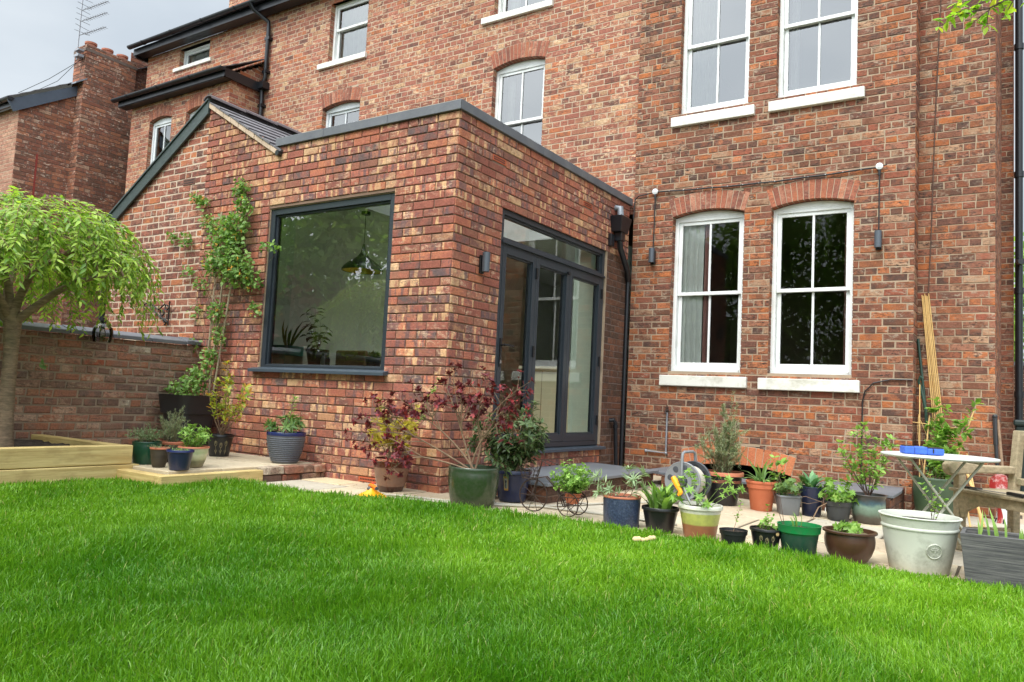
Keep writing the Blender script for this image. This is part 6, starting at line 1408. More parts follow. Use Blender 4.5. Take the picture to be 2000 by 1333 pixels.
mb.tube([(.335,3.42,3.355),(.33,3.42,2.67)], .007, 6); mb.tube([(2.77,3.42,3.36),(2.77,3.42,2.69)], .007, 6); mb.tube([(2.77,3.42,3.36),(2.84,3.42,3.37)], .006, 6)
mb.tube([(.335,3.42,3.34),(.334,3.42,3.27)], .014, 8); mb.tube([(2.77,3.42,3.35),(2.77,3.42,3.27)], .014, 8)
mb.build('cable', m_blackm, fc)
for x in (.335, 2.77):
    mb = MB(); mb.tube([(x,3.425,3.36),(x,3.40,3.36)], .034, 20); mb.tube([(x,3.40,3.36),(x,3.393,3.36)], [.030,.020], 16); mb.build('junction_disc', m_upvc, fc, smooth=True)
for i in range(1, N): x = .335+(2.77-.335)*i/N; mb = MB(); mb.box(x-.003, x+.003, 3.412, 3.44, 3.353-.03*math.sin(PI*i/N), 3.362-.03*math.sin(PI*i/N)); mb.build('cable_clip', m_upvc, fc)
# ---- rainwater hopper and pipes in the corner
hp_ = thing('rain_hopper', 'black rainwater hopper and pipes in the corner between the extension and the house', 'drainpipe', (.1,3.2,0))
mb = MB(); mb.hexa([(.015,2.93,2.80),(.13,2.93,2.80),(.13,3.13,2.80),(.015,3.13,2.80),(.01,2.89,2.98),(.16,2.89,2.98),(.16,3.17,2.98),(.01,3.17,2.98)]); mb.box(.035,.12,2.98,3.08,2.70,2.80); mb.build('hopper', m_blackp, hp_, bevel=.004)
mb = MB(); mb.tube([(.075,3.03,2.72),(.08,3.05,2.62),(.06,3.30,2.40),(.03,3.40,2.30)], .034, 12); mb.tube([(.026,3.405,2.32),(.026,3.405,-.1)], .024, 12); mb.build('pipe', m_blackp, hp_, smooth=True)
mb = MB(); mb.tube([(-.01,3.03,3.10),(.07,3.03,3.09),(.08,3.03,2.98)], .04, 12); mb.build('outlet', m_lead, hp_, smooth=True)
mb = MB(); mb.box(.012,.05,2.86,2.95,2.62,2.76); mb.build('junction_box', m_blackp, hp_, bevel=.004)
mb = MB(); mb.tube([(.005,3.10,.62),(.05,3.11,.63),(.06,3.14,.60),(.06,3.20,.1),(.06,3.21,-.1)], .024, 10); mb.tube([(.06,3.145,.575),(.06,3.15,.54)], .03, 10); mb.build('waste_pipe', m_blackp, hp_, smooth=True)
# ---- outside tap pipework
tp_ = thing('tap_pipework', 'galvanised elbow pipe and small tap on the brick wall below the left white window', 'pipe', (.58,3.42,.5))
mb = MB(); mb.tube([(.575,3.42,.76),(.575,3.42,.28),(.33,3.42,.29)], .012, 8); mb.build('pipe', m_alu, tp_)
mb = MB(); mb.ball((.575,3.415,.77), .022, 8); mb.tube([(.575,3.41,.77),(.575,3.37,.765),(.575,3.36,.73)], .010, 8); mb.tube([(.55,3.40,.80),(.60,3.40,.80)], .006, 6); mb.tube([(.575,3.41,.77),(.575,3.41,.83)], .007, 6); mb.build('tap', m_iron, tp_)
mb = MB(); mb.ball((.575,3.42,.28), .018, 8); mb.ball((.33,3.42,.29), .02, 8); mb.build('pipe_elbow', m_alu, tp_)
# ---- canes and stakes leaning in the recess
cn = thing('cane_bundle', 'bundle of long bamboo canes leaning in the brick recess behind the climber', 'garden canes', (3.36,3.6,gz(3.3)))
rg = random.Random(4)
for i in range(6):
    mb = MB(); x0 = 3.33+i*.018; x1 = 3.135+i*.012; y0 = 3.55+.02*(i % 3); mb.tube([(x0,y0,gz(3.3)+.002),(x0*.5+x1*.5,y0*.5+3.72*.5,1.05),(x1,3.735,2.08+rg.uniform(-.03,.05))], .0058, 7)
    for k in range(7): t = .1+.13*k; q = Vector((x0,y0,gz(3.3))).lerp(Vector((x1,3.735,2.1)), t); mb.ball(q, .0072, 6, sc=(1,1,.6))
    mb.build('cane', m_cane, cn)
m_gst = M('green coated stake', (28,58,46), .5, bmp=0)
gs = MB(); gs.tube([(3.30,3.5,gz(3.3)+.003),(3.105,3.73,1.62)], .013, 8); tag(recenter(gs.build('green_stake', m_gst), (3.30,3.5,gz(3.3))), 'dark green coated plant stake leaning beside the bamboo canes', 'stake')
uh = MB(); uh.tube([(3.24,3.42,.2),(3.20,3.5,.9),(3.15,3.55,1.12),(3.13,3.55,1.18),(3.15,3.53,1.23),(3.17,3.53,1.21)], .014, 8); uh.tube([(3.24,3.42,.2),(3.25,3.4,gz(3.2)+.003)], .008, 6)
tag(recenter(uh.build('hooked_handle', m_gst, smooth=True), (3.25,3.4,gz(3.2))), 'dark green hooked handle tool leaning at the foot of the canes', 'tool handle')
# ---- tools, sack and broom at the corner of the recess
def tool(name, a, b, r, mat, label, cat, n=8):
    mb = MB(); mb.tube([a, Vector(a).lerp(Vector(b), .5), b], r, n); return tag(recenter(mb.build(name, mat, smooth=True), tuple(a)), label, cat)
tl = thing('garden_shears', 'long black handled lopper leaning against the brick corner above the sack', 'lopper', (3.80,3.60,gz(3.8)))
mb = MB(); mb.tube([(3.80,3.60,gz(3.8)+.003),(3.79,3.64,.35)], .010, 8); mb.build('shaft', m_alu, tl)
mb = MB(); mb.tube([(3.79,3.64,.35),(3.775,3.68,.60)], .016, 8); mb.tube([(3.775,3.68,.60),(3.765,3.72,.86)], .020, 8); mb.ball((3.765,3.72,.87), .024, 8); mb.build('grip', m_blackpl, tl, smooth=True)
tool('spade_handle', (3.87,3.50,gz(3.87)+.003), (3.79,3.73,.84), .013, m_stem, 'plain brown wooden tool handle leaning right of the black lopper', 'tool handle')
m_bagr = M('red and white printed sack', (150,40,38), .45, var=.1, scale=9, bmp=.2, dirt=(228,226,222), dirtamt=1)
bg_ = thing('compost_sack', 'slumped red, white and black plastic sack standing under the tools', 'sack', (3.83,3.45,gz(3.8)))
rg = random.Random(2); mb = MB(); V = []; F = []; nu, nv = 20, 10
for j in range(nv+1):
    t = j/nv
    for k in range(nu):
        a = 2*PI*k/nu; w = .085*(1-.2*t**3)*(1+.08*math.sin(3*a+4*t)); d_ = .06*(1-.55*t**2)*(1+.15*math.sin(5*a+7*t)); V.append((3.83+w*.85*math.cos(a)+.03*math.sin(t*5+.6)+.008*math.sin(6*a+11*t), 3.45+d_*math.sin(a), gz(3.8)+.003+.43*t+.015*math.sin(2*a+t*5)*t))
mb.add(V, [])
for j in range(nv):
    for k in range(nu):
        f = (j*nu+k, j*nu+(k+1) % nu, (j+1)*nu+(k+1) % nu, (j+1)*nu+k); t = j/nv; mi = 0 if (t > .55 or (k % 7 > 3)) else (1 if (k+j) % 5 < 3 else 2)
        mb.f.append(f); mb.mi.append(mi); mb.r.append((0,0,0)); mb.uv.append(None)
mb.f.append(tuple(range(nv*nu, (nv+1)*nu))); mb.mi.append(0); mb.r.append((0,0,0)); mb.uv.append(None)
mb.build('sack_body', [m_bagr, m_upvc, m_blackpl], bg_, smooth=True)
br = thing('yard_broom', 'stiff red bristled yard broom head lying under the bench', 'broom', (3.76,2.0,gz(3.76)))
q0 = Vector((3.60,1.95,gz(3.7)+.085)); q1 = Vector((3.86,2.12,gz(3.7)+.085))
mb = MB(); mb.beam(q0, q1, .045, .03); mb.build('broom_head', m_stem, br, bevel=.004)
mb = MB(); rg = random.Random(5); m_bris = M('dark red bristle', (104,44,40), .8, var=.3, scale=60, bmp=0)
for i in range(260):
    t = rg.random(); p = q0.lerp(q1, t)+Vector((-.55,.84,0))*rg.uniform(-.02,.02); mb.tube([p-Vector((0,0,.012)), p+Vector((rg.uniform(-.012,.012), rg.uniform(-.014,.014), -.082))], .0018, 3, cap=False)
mb.build('bristles', m_bris, br)
mb = MB(); mb.tube([q0.lerp(q1,.5)+Vector((0,.02,.01)), (3.58,2.9,.35)], .012, 8); mb.build('broom_handle', m_cane, br)
for i, (a, b) in enumerate((((3.62,2.55,gz(3.6)+.01),(3.46,3.6,.55)), ((3.70,2.6,gz(3.6)+.01),(3.54,3.65,.50)))):
    tool('short_cane', a, b, .008, m_cane, ['upper' if i == 0 else 'lower', ''][0]+' of two short bamboo canes slanting behind the bench arm', 'cane')
# ---- wheelie bin
wbn = thing('wheelie_bin', 'dark green wheelie bin at the far right beyond the bench back', 'bin', (4.15,6.2,gz(4)))
m_bin = M('bottle green plastic', (34,52,50), .5, bmp=0); z0 = gz(4)
mb = MB(); mb.hexa([(3.98,5.95,z0+.03),(4.42,5.95,z0+.03),(4.42,6.45,z0+.03),(3.98,6.45,z0+.03),(3.93,5.9,z0+.9),(4.47,5.9,z0+.9),(4.47,6.5,z0+.9),(3.93,6.5,z0+.9)]); mb.build('bin_body', m_bin, wbn, bevel=.02)
mb = MB(); mb.box(3.91,4.49,5.87,6.53,z0+.9,z0+.97); mb.build('lid', m_bin, wbn, bevel=.02)
# ---- scroll bracket on the old gable and hanging lamp
bk_ = thing('scroll_bracket', 'black wrought iron scroll bracket on the old brick gable above the garden wall', 'bracket', (-3.89,-.02,1.55))
mb = MB()
def yv(u, v, y=-.03): return (-3.885-u, y, 1.43+v)
mb.tube([yv(0,0), yv(0,.27)], .009, 6); mb.build('wall_bar', m_blackm, bk_)
mb = MB()
def spiral(cx, cz, r0, r1, a0, a1, n=18): return [yv(cx+(r0+(r1-r0)*i/n)*math.cos(a0+(a1-a0)*i/n), cz+(r0+(r1-r0)*i/n)*math.sin(a0+(a1-a0)*i/n)) for i in range(n+1)]
mb.tube([yv(.02,.04), yv(.2,.12), yv(.35,.21), yv(.42,.25)], .009, 6)
mb.tube(spiral(.45,.21,.05,.012,PI*.6,-PI*1.6), .008, 6); mb.tube(spiral(.36,.26,.03,.01,PI*1.2,PI*3.0), .008, 6); mb.tube(spiral(.05,.21,.045,.012,PI*.9,PI*3), .008, 6); mb.tube(spiral(.07,.05,.04,.01,-PI*.5,-PI*2.5), .008, 6); mb.tube(spiral(.12,.15,.05,.015,PI*.2,-PI*1.7), .008, 6); mb.tube([yv(.09,.24), yv(.2,.18), yv(.33,.24)], .008, 6)
mb.build('scrollwork', m_blackm, bk_)
ln = thing('hanging_lamp', 'smoked glass lamp with a clear bulb hanging before the slate wall coping', 'lamp', (-3.1,-1.17,1.24))
mb = MB(); mb.lathe([(.028,.085),(.055,.075),(.082,.04),(.090,.0),(.086,-.04),(.074,-.088)], (-3.1,-1.17,1.235), 28, capb=False); mb.f.pop(); mb.mi.pop(); mb.r.pop(); mb.uv.pop(); mb.build('glass_shade', m_smoke, ln, smooth=True)
mb = MB(); mb.lathe([(.004,-.045),(.022,-.035),(.030,-.012),(.024,.02),(.013,.045)], (-3.1,-1.17,1.225), 18); mb.build('bulb', glass_mat('clear bulb glass', 1.5, tint=(.96,.9,.8)), ln, smooth=True)
mb = MB(); mb.tube([(-3.1,-1.17,1.265),(-3.1,-1.17,1.325)], .015, 12); mb.tube([(-3.1,-1.17,1.325),(-3.1,-1.17,1.345)], .028, 12); mb.build('lamp_holder', m_blackm, ln, smooth=True)
mb = MB(); mb.tube([(-3.1,-1.17,1.34),(-3.12,-1.19,1.5),(-3.1,-1.2,1.62)], .004, 5); mb.build('flex', m_blackm, ln)

# ---- things inside the garden room
pn = thing('pendant_lamp', 'black onion shaped pendant lamp with a gold lining, hanging inside the picture window', 'pendant lamp', (-2.10,1.1,2.13))
mb = MB(); mb.lathe([(.228,0),(.226,.02),(.195,.065),(.135,.11),(.07,.155),(.03,.21),(.016,.27),(.012,.30),(.0,.30)], (-2.105,1.1,2.135), 36, capb=False); mb.build('lamp_shade', m_black, pn, smooth=True)
mb = MB(); mb.lathe([(.222,.004),(.19,.06),(.13,.105),(.06,.15),(.0,.19)], (-2.105,1.1,2.135), 36, capb=False); mb.build('gold_lining', M('gold leaf lining', (206,164,50), .4, metal=.6, bmp=.1), pn, smooth=True)
mb = MB(); mb.tube([(-2.105,1.1,2.43),(-2.105,1.1,2.80)], .004, 5); mb.tube([(-2.105,1.1,2.77),(-2.105,1.1,2.80)], .05, 16); mb.build('flex', m_blackm, pn)
ZI = 1.031
m_tealp = M('teal glazed pot', (52,140,118), .3, var=.1, bmp=.05)
root, pt, zs = pot_thing('aloe_pot', 'spiky aloe in a square teal zigzag pot, inside the window at the left', 'potted plant', (-2.21,.235), .125, .20, [(.90,0),(.92,.02),(1,.95),(1,.99),(.99,1),(.9,1),(.89,.92)], [m_tealp], z=ZI, sq=6, seed=51)
lvx = Leaves()
for a, t, L_ in ((.3,.5,.3),(1.5,.2,.2),(2.9,.35,.32),(3.6,.5,.2),(5.,.3,.2),(0.1,.9,.34),(3.2,.1,.24)): lvx.add((-2.21+.03*math.cos(a), .235, zs), (math.cos(a)*t, -.1, 1), (.2,-1,0), L_, .028)
lvx.build('spiky_leaves', lf_mid, root, 'strap', 3, .03)
zg = MB()
for r_ in range(3):
    zg.tube([(-2.29+.018*i, .235-.122-.004, ZI+.06+.035*r_+(.014 if i % 2 else 0)) for i in range(10)], .0022, 4)
zg.build('zigzag_relief', m_tealp, root)
pot_thing('indoor_plant', 'dark drooping leafed plant in a brown pot inside the window, right of the teal pot', 'potted plant', (-1.80,.25), .115, .17, 'taper', [m_chest], z=ZI, seed=52, plant=dict(targets=[(-1.95,.2,1.55),(-1.83,.22,1.60),(-1.74,.2,1.48),(-1.68,.25,1.40),(-1.88,.2,1.42),(-1.92,.2,1.34),(-1.74,.2,1.35)], kind='oval', L=.085, w=.045, per=7, leaf=lf_dark, r0=.003, f0=.3, rosette=2, curl=.5, side=.1, lift=-.3))
pot_thing('small_textured_pot', 'small pale textured square pot inside the window, in front of the teal pot', 'pot', (-2.02,.155), .07, .095, [(.9,0),(.92,.02),(1,.98),(1,1),(.9,1),(.89,.9)], [m_cream], z=ZI, sq=6, seed=53)
pot_thing('succulent_pot', 'round navy pot of green succulents inside the window at the right', 'potted plant', (-1.02,.22), .085, .105, 'taper', [m_cobalt], z=ZI, seed=54, plant=dict(n=22, h=.05, spread=.06, kind='lance', L=.03, w=.012, per=2, leaf=lf_grey, rosette=6, r0=.002, br=.04))
for i, x in enumerate((-1.66, -1.60)):
    b_ = thing('small_bottle', ['white labelled small dark bottle inside the window, nearer the brown pot', 'small dark bottle inside the window, nearer the chair back'][i], 'bottle', (x,.2,ZI)); mb = MB(); mb.lathe([(.022,0),(.024,.01),(.024,.075),(.012,.095),(.012,.11)], (x,.2,ZI), 16); mb.build('bottle_body', m_cobalt if i else m_upvc, b_, smooth=True); mb = MB(); mb.lathe([(.014,.108),(.014,.135),(.0,.137)], (x,.2,ZI), 12); mb.build('cap', m_blackm, b_, smooth=True)
ch = thing('dining_chair', 'brown upholstered chair back seen inside through the picture window', 'chair', (-1.95,1.05,.352))
m_lea = M('brown leather', (150,116,88), .6, var=.1, bmp=.1)
mb = MB(); mb.box(-2.18,-1.74,.85,.90,.85,1.24); mb.build('backrest', m_lea, ch, bevel=.02)
mb = MB(); mb.box(-2.18,-1.74,.85,1.28,.78,.85); mb.build('seat', m_lea, ch, bevel=.02)
for x in (-2.15,-1.77):
    for y in (.88,1.25): mb = MB(); mb.beam((x,y,.352),(x,y,.78),.035,.035); mb.build('leg', m_stem, ch)
ku = thing('kitchen_unit', 'cream kitchen unit with a pale worktop inside beyond the folding doors', 'kitchen unit', (-1.1,3.6,.352))
mb = MB(); mb.box(-1.6,-.66,3.7,4.3,.352,1.22); mb.build('cabinet', m_cream, ku, bevel=.004)
mb = MB(); mb.box(-1.64,-.62,3.66,4.34,1.221,1.26); mb.build('worktop', M('pale worktop', (214,208,188), .4, bmp=0), ku, bevel=.004)
mb = MB()
for x in (-1.29,-.98): mb.box(x-.002,x+.002,3.694,3.699,.45,1.2)
mb.build('door_gap', m_roomd, ku)

# ================================================================== TREES
def limb(mb, pts, rs, n=10): mb.tube(pts, rs, n)
tree = thing('weeping_cherry', 'small weeping tree with bright green drooping leaves, in the raised bed at the left', 'tree', (-2.63,-2.1,.235))
tb = MB(); rg = random.Random(21)
limb(tb, [(-2.64,-2.11,.18),(-2.625,-2.12,.35),(-2.60,-2.14,.7),(-2.585,-2.15,1.0),(-2.58,-2.16,1.20),(-2.585,-2.17,1.32)], [.078,.058,.051,.051,.062,.052], 16)
main_limbs = [[(-2.585,-2.16,1.20),(-2.48,-2.10,1.30),(-2.30,-2.0,1.46),(-2.17,-1.92,1.55),(-2.02,-1.82,1.60),(-1.85,-1.72,1.60)],
 [(-2.585,-2.165,1.25),(-2.55,-2.14,1.42),(-2.48,-2.10,1.60),(-2.38,-2.0,1.72),(-2.25,-1.85,1.84)],
 [(-2.59,-2.17,1.28),(-2.62,-2.2,1.5),(-2.60,-2.3,1.75),(-2.5,-2.4,1.92)],
 [(-2.60,-2.17,1.25),(-2.75,-2.15,1.45),(-2.9,-2.05,1.65),(-3.0,-1.85,1.8)],
 [(-2.60,-2.18,1.22),(-2.7,-2.35,1.42),(-2.85,-2.6,1.6),(-3.0,-2.85,1.65)],
 [(-2.59,-2.18,1.25),(-2.5,-2.35,1.45),(-2.35,-2.6,1.62),(-2.2,-2.8,1.65)]]
for L_ in main_limbs:
    n = len(L_); limb(tb, L_, [.037*(1-.72*i/(n-1)) for i in range(n)], 10)
tb.ball((-2.17,-1.93,1.56), .03, 8); tb.build('trunk', m_bark, tree, smooth=True)
C0 = Vector((-2.60,-2.16,1.28)); st = MB(); lv = Leaves()
def dome(az, el, sc=1.0):
    rx = 1.10*sc; rz = .99*sc; return Vector((C0.x+rx*math.cos(el)*math.cos(az), C0.y+rx*math.cos(el)*math.sin(az), C0.z+rz*math.sin(el)))
for i in range(340):
    az = rg.uniform(0, 2*PI); sc = rg.choice([1, 1, .97, .92, .85, .75, .6])*rg.uniform(.93, 1.03); e0 = rg.uniform(.55, 1.5); e1 = rg.uniform(.0, .9)
    if abs((az+.40+PI) % (2*PI)-PI) < 1.25 and e1 < .42: e1 = rg.uniform(.42, .8)
    if e1 > e0-.3: e1 = e0-.3
    az2 = az+rg.uniform(-.25, .25); pts = []
    for k in range(9): t = k/8; pts.append(dome(az+(az2-az)*t, e0+(e1-e0)*t, sc*(.93+.07*math.sin(t*PI))))
    tail = rg.uniform(.02, .16); pts.append(pts[-1]+Vector((.02*math.cos(az), .02*math.sin(az), -tail)))
    st.tube(pts, [.0042*(1-.8*k/9) for k in range(10)], 4, cap=False)
    nl = int(32+14*rg.random())
    for j in range(nl):
        x = 9*(j+rg.random())/nl; ii = min(int(x), 8); p = pts[ii].lerp(pts[ii+1], x-ii); tan = (pts[ii+1]-pts[ii]).normalized(); out = (p-C0).normalized(); side = tan.cross(out)*(1 if j % 2 else -1)
        d = (tan*.55+side*rg.uniform(.3, 1.2)+out*rg.uniform(-.2, .9)+Vector((0,0,-.2))).normalized(); s = rg.uniform(.5, 1.25)
        lv.add(p, d, (out*.7+Vector((0,0,.6))+rdir(rg)*.7).normalized(), .068*s, .025*s)
# shoots linking the limbs to the dome
for i in range(70):
    L_ = rg.choice(main_limbs); a = Vector(L_[-1-rg.randint(0, 1)]); az = math.atan2(a.y-C0.y, a.x-C0.x)+rg.uniform(-.9, .9); b = dome(az, rg.uniform(.5, 1.3), rg.uniform(.7, .95)); st.tube(curve(a, b, rg, side=.1, n=6), [.009,.007,.006,.005,.004,.003], 5, cap=False)
st.build('shoots', m_stem, tree); lv.build('crown', lf_cherry, tree, 'lance', 3, .18)
sp_l = MB(); lvx = Leaves()
for i in range(9):
    p = Vector((-2.45+.03*rg.random(), -2.0, .86+.1*rg.random())); lvx.add(p, (rg.uniform(.2,1), rg.uniform(0,.8), rg.uniform(-.8,.2)), rdir(rg, .5), .06, .024)
lvx.build('trunk_sprig', lf_mid, tree, 'lance', 4)
# overhanging twig, top right
ob_ = thing('overhanging_branch', 'leafy twig hanging into view at the top right', 'branch', (4.6,-1.0,2.9))
st = MB(); lv = Leaves(); rg = random.Random(8)
mainp = [Vector(p) for p in ((5.6,-.6,3.9),(4.9,-.9,3.2),(4.4,-1.1,2.85),(4.1,-1.24,2.68),(3.93,-1.33,2.585),(3.84,-1.38,2.53),(3.76,-1.43,2.50))]
st.tube(mainp, [.03,.02,.012,.008,.005,.0035,.002], 7)
subs = [(3,(3.80,-1.36,2.60)),(4,(3.78,-1.40,2.47)),(4,(3.88,-1.34,2.49)),(5,(3.70,-1.46,2.50)),(4,(3.72,-1.44,2.55)),(5,(3.66,-1.49,2.44)),(3,(3.98,-1.28,2.58)),(3,(3.94,-1.30,2.66)),(5,(3.83,-1.38,2.45)),(4,(3.68,-1.48,2.475))]
for i, q in subs:
    c = curve(mainp[i], q, rg, side=.1, n=5); st.tube(c, [.0025,.002,.002,.0015,.001], 4)
    for k in range(11):
        p = c[1+k % 4].lerp(c[min(4, 2+k % 4)], rg.random()); lv.add(p, (rdir(rg)+Vector((-.3,0,-.6))).normalized(), (Vector((0,0,1))+rdir(rg)*.7).normalized(), rg.uniform(.035,.055), rg.uniform(.016,.022))
for i in range(60):
    k = rg.uniform(0, 3); ii = int(k); p = mainp[ii].lerp(mainp[ii+1], k-ii)+rdir(rg)*.06; lv.add(p, rdir(rg, -.4), rdir(rg, 1), .05, .02)
st.build('twigs', m_stemd, ob_); lv.build('leaves', leaf_mat('spring twig leaf', (120,170,50), (168,196,70), .5, c3=(206,206,80)), ob_, 'oval', 9, .15)

# trees of the garden behind the viewpoint (they show in the window glass) and beyond the passage
def big_tree(name, label, base, h, r, n, leaf, seed, group=None, low=.08, L=.19):
    rg = random.Random(seed); t = thing(name, label, 'tree', base, group); B = Vector(base); st = MB(); lv = Leaves()
    st.tube([B-Vector((0,0,.1)), B+Vector((.05,0,h*.3)), B+Vector((0,.08,h*.6)), B+Vector((.05,.05,h*.85))], [r*.09, r*.07, r*.045, r*.02], 10)
    blobs = []
    for i in range(34):
        z = rg.uniform(low, .95); w = r*math.sin(PI*min(1, (z-low*.6)/(1.05-low*.6)))**.6; a = rg.uniform(0, 2*PI); q = rg.uniform(.3, .8)*w
        c = B+Vector((q*math.cos(a), q*math.sin(a), z*h)); blobs.append((c, rg.uniform(.25, .5)*r)); st.tube(curve(B+Vector((0,0,z*h*.7)), c, rg, side=.1, n=5), [r*.025,r*.02,r*.014,r*.01,r*.005], 5)
    for i in range(n):
        c, R = rg.choice(blobs); o = rdir(rg); p = c+o*R*rg.random()**.5; lv.add(p, (o+rdir(rg)+Vector((0,0,-.4))).normalized(), (o+Vector((0,0,.7))).normalized(), L*rg.uniform(.6, 1.3), L*.62)
    st.build('trunk', m_bark, t); lv.build('crown', leaf, t, 'tiny', seed); return t
G5 = 'trees at the far end of the garden'
lf_redt = leaf_mat('purple tree leaf', (84,40,42), (120,56,52), .3)
for i, (b, h, r, n, lf, lab) in enumerate([((-8.2,-6.5,0),6.6,2.6,9000,lf_far,'tall green tree farthest left in the garden behind the viewpoint'),((-5.6,-8.5,0),7.2,2.4,8000,lf_far,'tall green tree second from the left behind the viewpoint'),
  ((-7.2,-3.6,0),2.6,1.2,3500,lf_redt,'low purple leaved tree in front of the tall green ones'),((-2.4,-10.5,0),7.4,2.4,7000,lf_far,'tall green tree in the middle behind the viewpoint'),((.6,-11.5,0),7.6,2.4,7000,lf_far,'tall green tree right of the middle behind the viewpoint'),
  ((-10.8,-4.4,0),6.0,2.3,7000,lf_far,'tall green tree beyond the garden wall on the left'),((-5.2,-4.9,0),2.5,1.1,3500,lf_bay,'low yellow green shrub tree near the garden wall'),((3.6,-12,0),6.5,2.0,5000,lf_far,'tall green tree at the right behind the viewpoint')]):
    big_tree('garden_tree', lab, b, h, r, int(n*1.7), lf, 300+i, G5, low=.06)
big_tree('passage_tree', 'pale green tree showing beyond the side passage at the right edge', (4.75,15.5,0), 5.2, 1.6, 5000, lf_far, 401, None, .3)

# ================================================================== LAWN GRASS
m_grass = bpy.data.materials.new('lawn grass blade'); m_grass.use_nodes = True; t = m_grass.node_tree; p = t.nodes['Principled BSDF']
at = nn(t, 'ShaderNodeAttribute', attribute_name='gc'); sp = nn(t, 'ShaderNodeSeparateXYZ'); t.links.new(at.outputs['Vector'], sp.inputs[0])
c = mixc(t, sp.outputs[0], L4((70,124,14)), L4((142,186,46))); c = mixc(t, maprange(t, sp.outputs[1], .975, .98), c, L4((186,182,110))); c = mixc(t, maprange(t, sp.outputs[2], .2, .9), c, L4((56,112,16)))
t.links.new(c, p.inputs['Base Color']); p.inputs['Roughness'].default_value = .36; p.inputs['Specular IOR Level'].default_value = .35
tl = nn(t, 'ShaderNodeBsdfTranslucent'); t.links.new(mixc(t, 1, c, (1.2,1.3,.6,1), 'MULTIPLY'), tl.inputs[0]); ms = nn(t, 'ShaderNodeMixShader'); ms.inputs[0].default_value = .28
t.links.new(p.outputs[0], ms.inputs[1]); t.links.new(tl.outputs[0], ms.inputs[2]); t.links.new(ms.outputs[0], t.nodes['Material Output'].inputs[0])
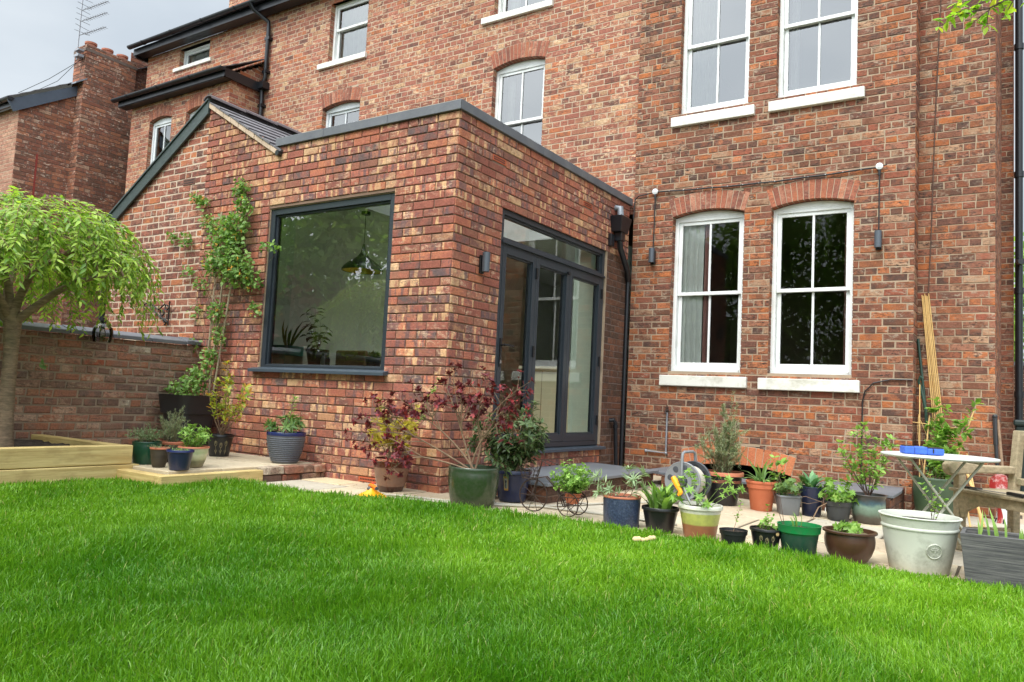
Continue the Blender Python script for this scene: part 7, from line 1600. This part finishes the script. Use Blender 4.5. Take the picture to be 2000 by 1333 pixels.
def grass():
    rg = np.random.default_rng(5)
    N0 = 2600000; x = rg.uniform(-1.9, 6.5, N0); y = rg.uniform(-6.5, .15, N0)
    dx = x-CAM.x; dy = y-CAM.y; D = np.hypot(dx, dy)
    fx, fy = math.sin(YAW), math.cos(YAW); rx, ry = math.cos(YAW), -math.sin(YAW); dep = dx*fx+dy*fy; lat = dx*rx+dy*ry
    infr = (dep > 1.2) & (np.abs(lat) < dep*.76+.25)
    dens = np.where(infr, np.clip(30000*(2.3/np.maximum(dep, 1.5))**1.0, 8500, 32000), 900)
    area = 8.4*6.65; keep = rg.random(N0) < dens*area/N0
    keep &= in_poly(x, y, LAWN); x = x[keep]; y = y[keep]; N = len(x); D = np.maximum(dep[keep], 1)
    # clumpy tone and height from a few random waves
    def waves(s, k, seed):
        r = np.random.default_rng(seed); v = np.zeros(N)
        for i in range(k): a = r.uniform(0, 2*PI); f = s*r.uniform(.6, 1.6); v += np.sin((x*math.cos(a)+y*math.sin(a))*f+r.uniform(0, 6.28))
        return v/k
    tone = .5+.9*waves(2.2, 6, 1)+.6*waves(9, 6, 2); hh = 1+.35*waves(5, 5, 3)+.35*waves(16, 6, 4)
    h = (.026+.042*rg.random(N)**1.3)*hh*np.where(rg.random(N) < .02, 1.3, 1); w = rg.uniform(.0011, .0022, N)*np.clip(D/3.2, .95, 1.9)
    a = rg.uniform(0, 2*PI, N); lean = rg.uniform(.05, 1.15, N)**1.1; clx = waves(7, 5, 8)*1.2; la = a*1.0; lx = np.cos(la)*.8+clx*.5; ly = np.sin(la)*.8+waves(7, 5, 9)*.6
    fa = rg.uniform(0, PI, N); wx, wy = np.cos(fa), np.sin(fa)
    z = .02-.035*np.minimum(np.maximum(x-.3, 0), 3.7)+.004
    V = np.zeros((N, 7, 3), 'f')
    for k, (t_, wf) in enumerate(((0, .8), (.4, 1), (.75, .7), (1, 0))):
        px = x+lx*lean*h*t_**2*.85; py = y+ly*lean*h*t_**2*.85; pz = z+h*t_*(1-.28*lean*t_)
        if k < 3:
            V[:, 2*k, 0] = px-wx*w*wf; V[:, 2*k, 1] = py-wy*w*wf; V[:, 2*k, 2] = pz; V[:, 2*k+1, 0] = px+wx*w*wf; V[:, 2*k+1, 1] = py+wy*w*wf; V[:, 2*k+1, 2] = pz
        else: V[:, 6, 0] = px; V[:, 6, 1] = py; V[:, 6, 2] = pz
    loops = np.array([0,1,3,2, 2,3,5,4, 4,5,6], 'i'); tot = np.tile(np.array([4,4,3], 'i'), N); allL = (loops[None]+np.arange(N, dtype='i')[:, None]*7).ravel(); stt = np.concatenate([[0], np.cumsum(tot)[:-1]]).astype('i')
    me = bpy.data.meshes.new('lawn_grass'); me.vertices.add(N*7); me.vertices.foreach_set('co', V.ravel()); me.loops.add(len(allL)); me.loops.foreach_set('vertex_index', allL)
    me.polygons.add(len(tot)); me.polygons.foreach_set('loop_start', stt); me.polygons.foreach_set('loop_total', tot); me.update(calc_edges=True)
    me.polygons.foreach_set('use_smooth', np.ones(len(tot), bool))
    g = np.stack([np.clip(tone*.5+.3+rg.normal(0, .22, N), 0, 1), rg.random(N), np.clip(.35+.5*waves(1.4, 5, 12)+.25*rg.random(N), 0, 1)], 1).astype('f')
    at = me.attributes.new('gc', 'FLOAT_VECTOR', 'FACE'); at.data.foreach_set('vector', np.repeat(g, 3, 0).ravel()); me.materials.append(m_grass)
    o = bpy.data.objects.new('lawn_grass', me); COL.objects.link(o); tag(o, 'dense bright green lawn grass in front of the pots and timber edging', 'grass', kind='stuff'); print('blades', N)
grass()
# fallen leaves, grit and moss on the paving
rg = random.Random(31); lit = Leaves()
for i in range(420):
    x = rg.uniform(-1.1, 4.2); y = rg.uniform(-.9, 3.3)
    if rg.random() < .6: y = rg.choice([.1, .2, 2.3, 1.95, -.25])+rg.gauss(0, .12)
    if 0 < x < .95 and y > .25: continue
    if x < .05 and y > -.05: continue
    a = rg.uniform(0, 2*PI); lit.add((x, y, gz(x)+.004+rg.random()*.003), (math.cos(a), math.sin(a), rg.uniform(-.05, .12)), (rg.uniform(-.3, .3), rg.uniform(-.3, .3), 1), rg.uniform(.008, .024), rg.uniform(.005, .012))
tag(lit.build('leaf_litter', leaf_mat('dry fallen leaf', (96,74,48), (150,122,78), .1, c3=(110,130,60)), None, 'oval', 3, .3), 'scattered dry leaf bits and grit on the paving among the pots', 'leaf litter', kind='stuff')
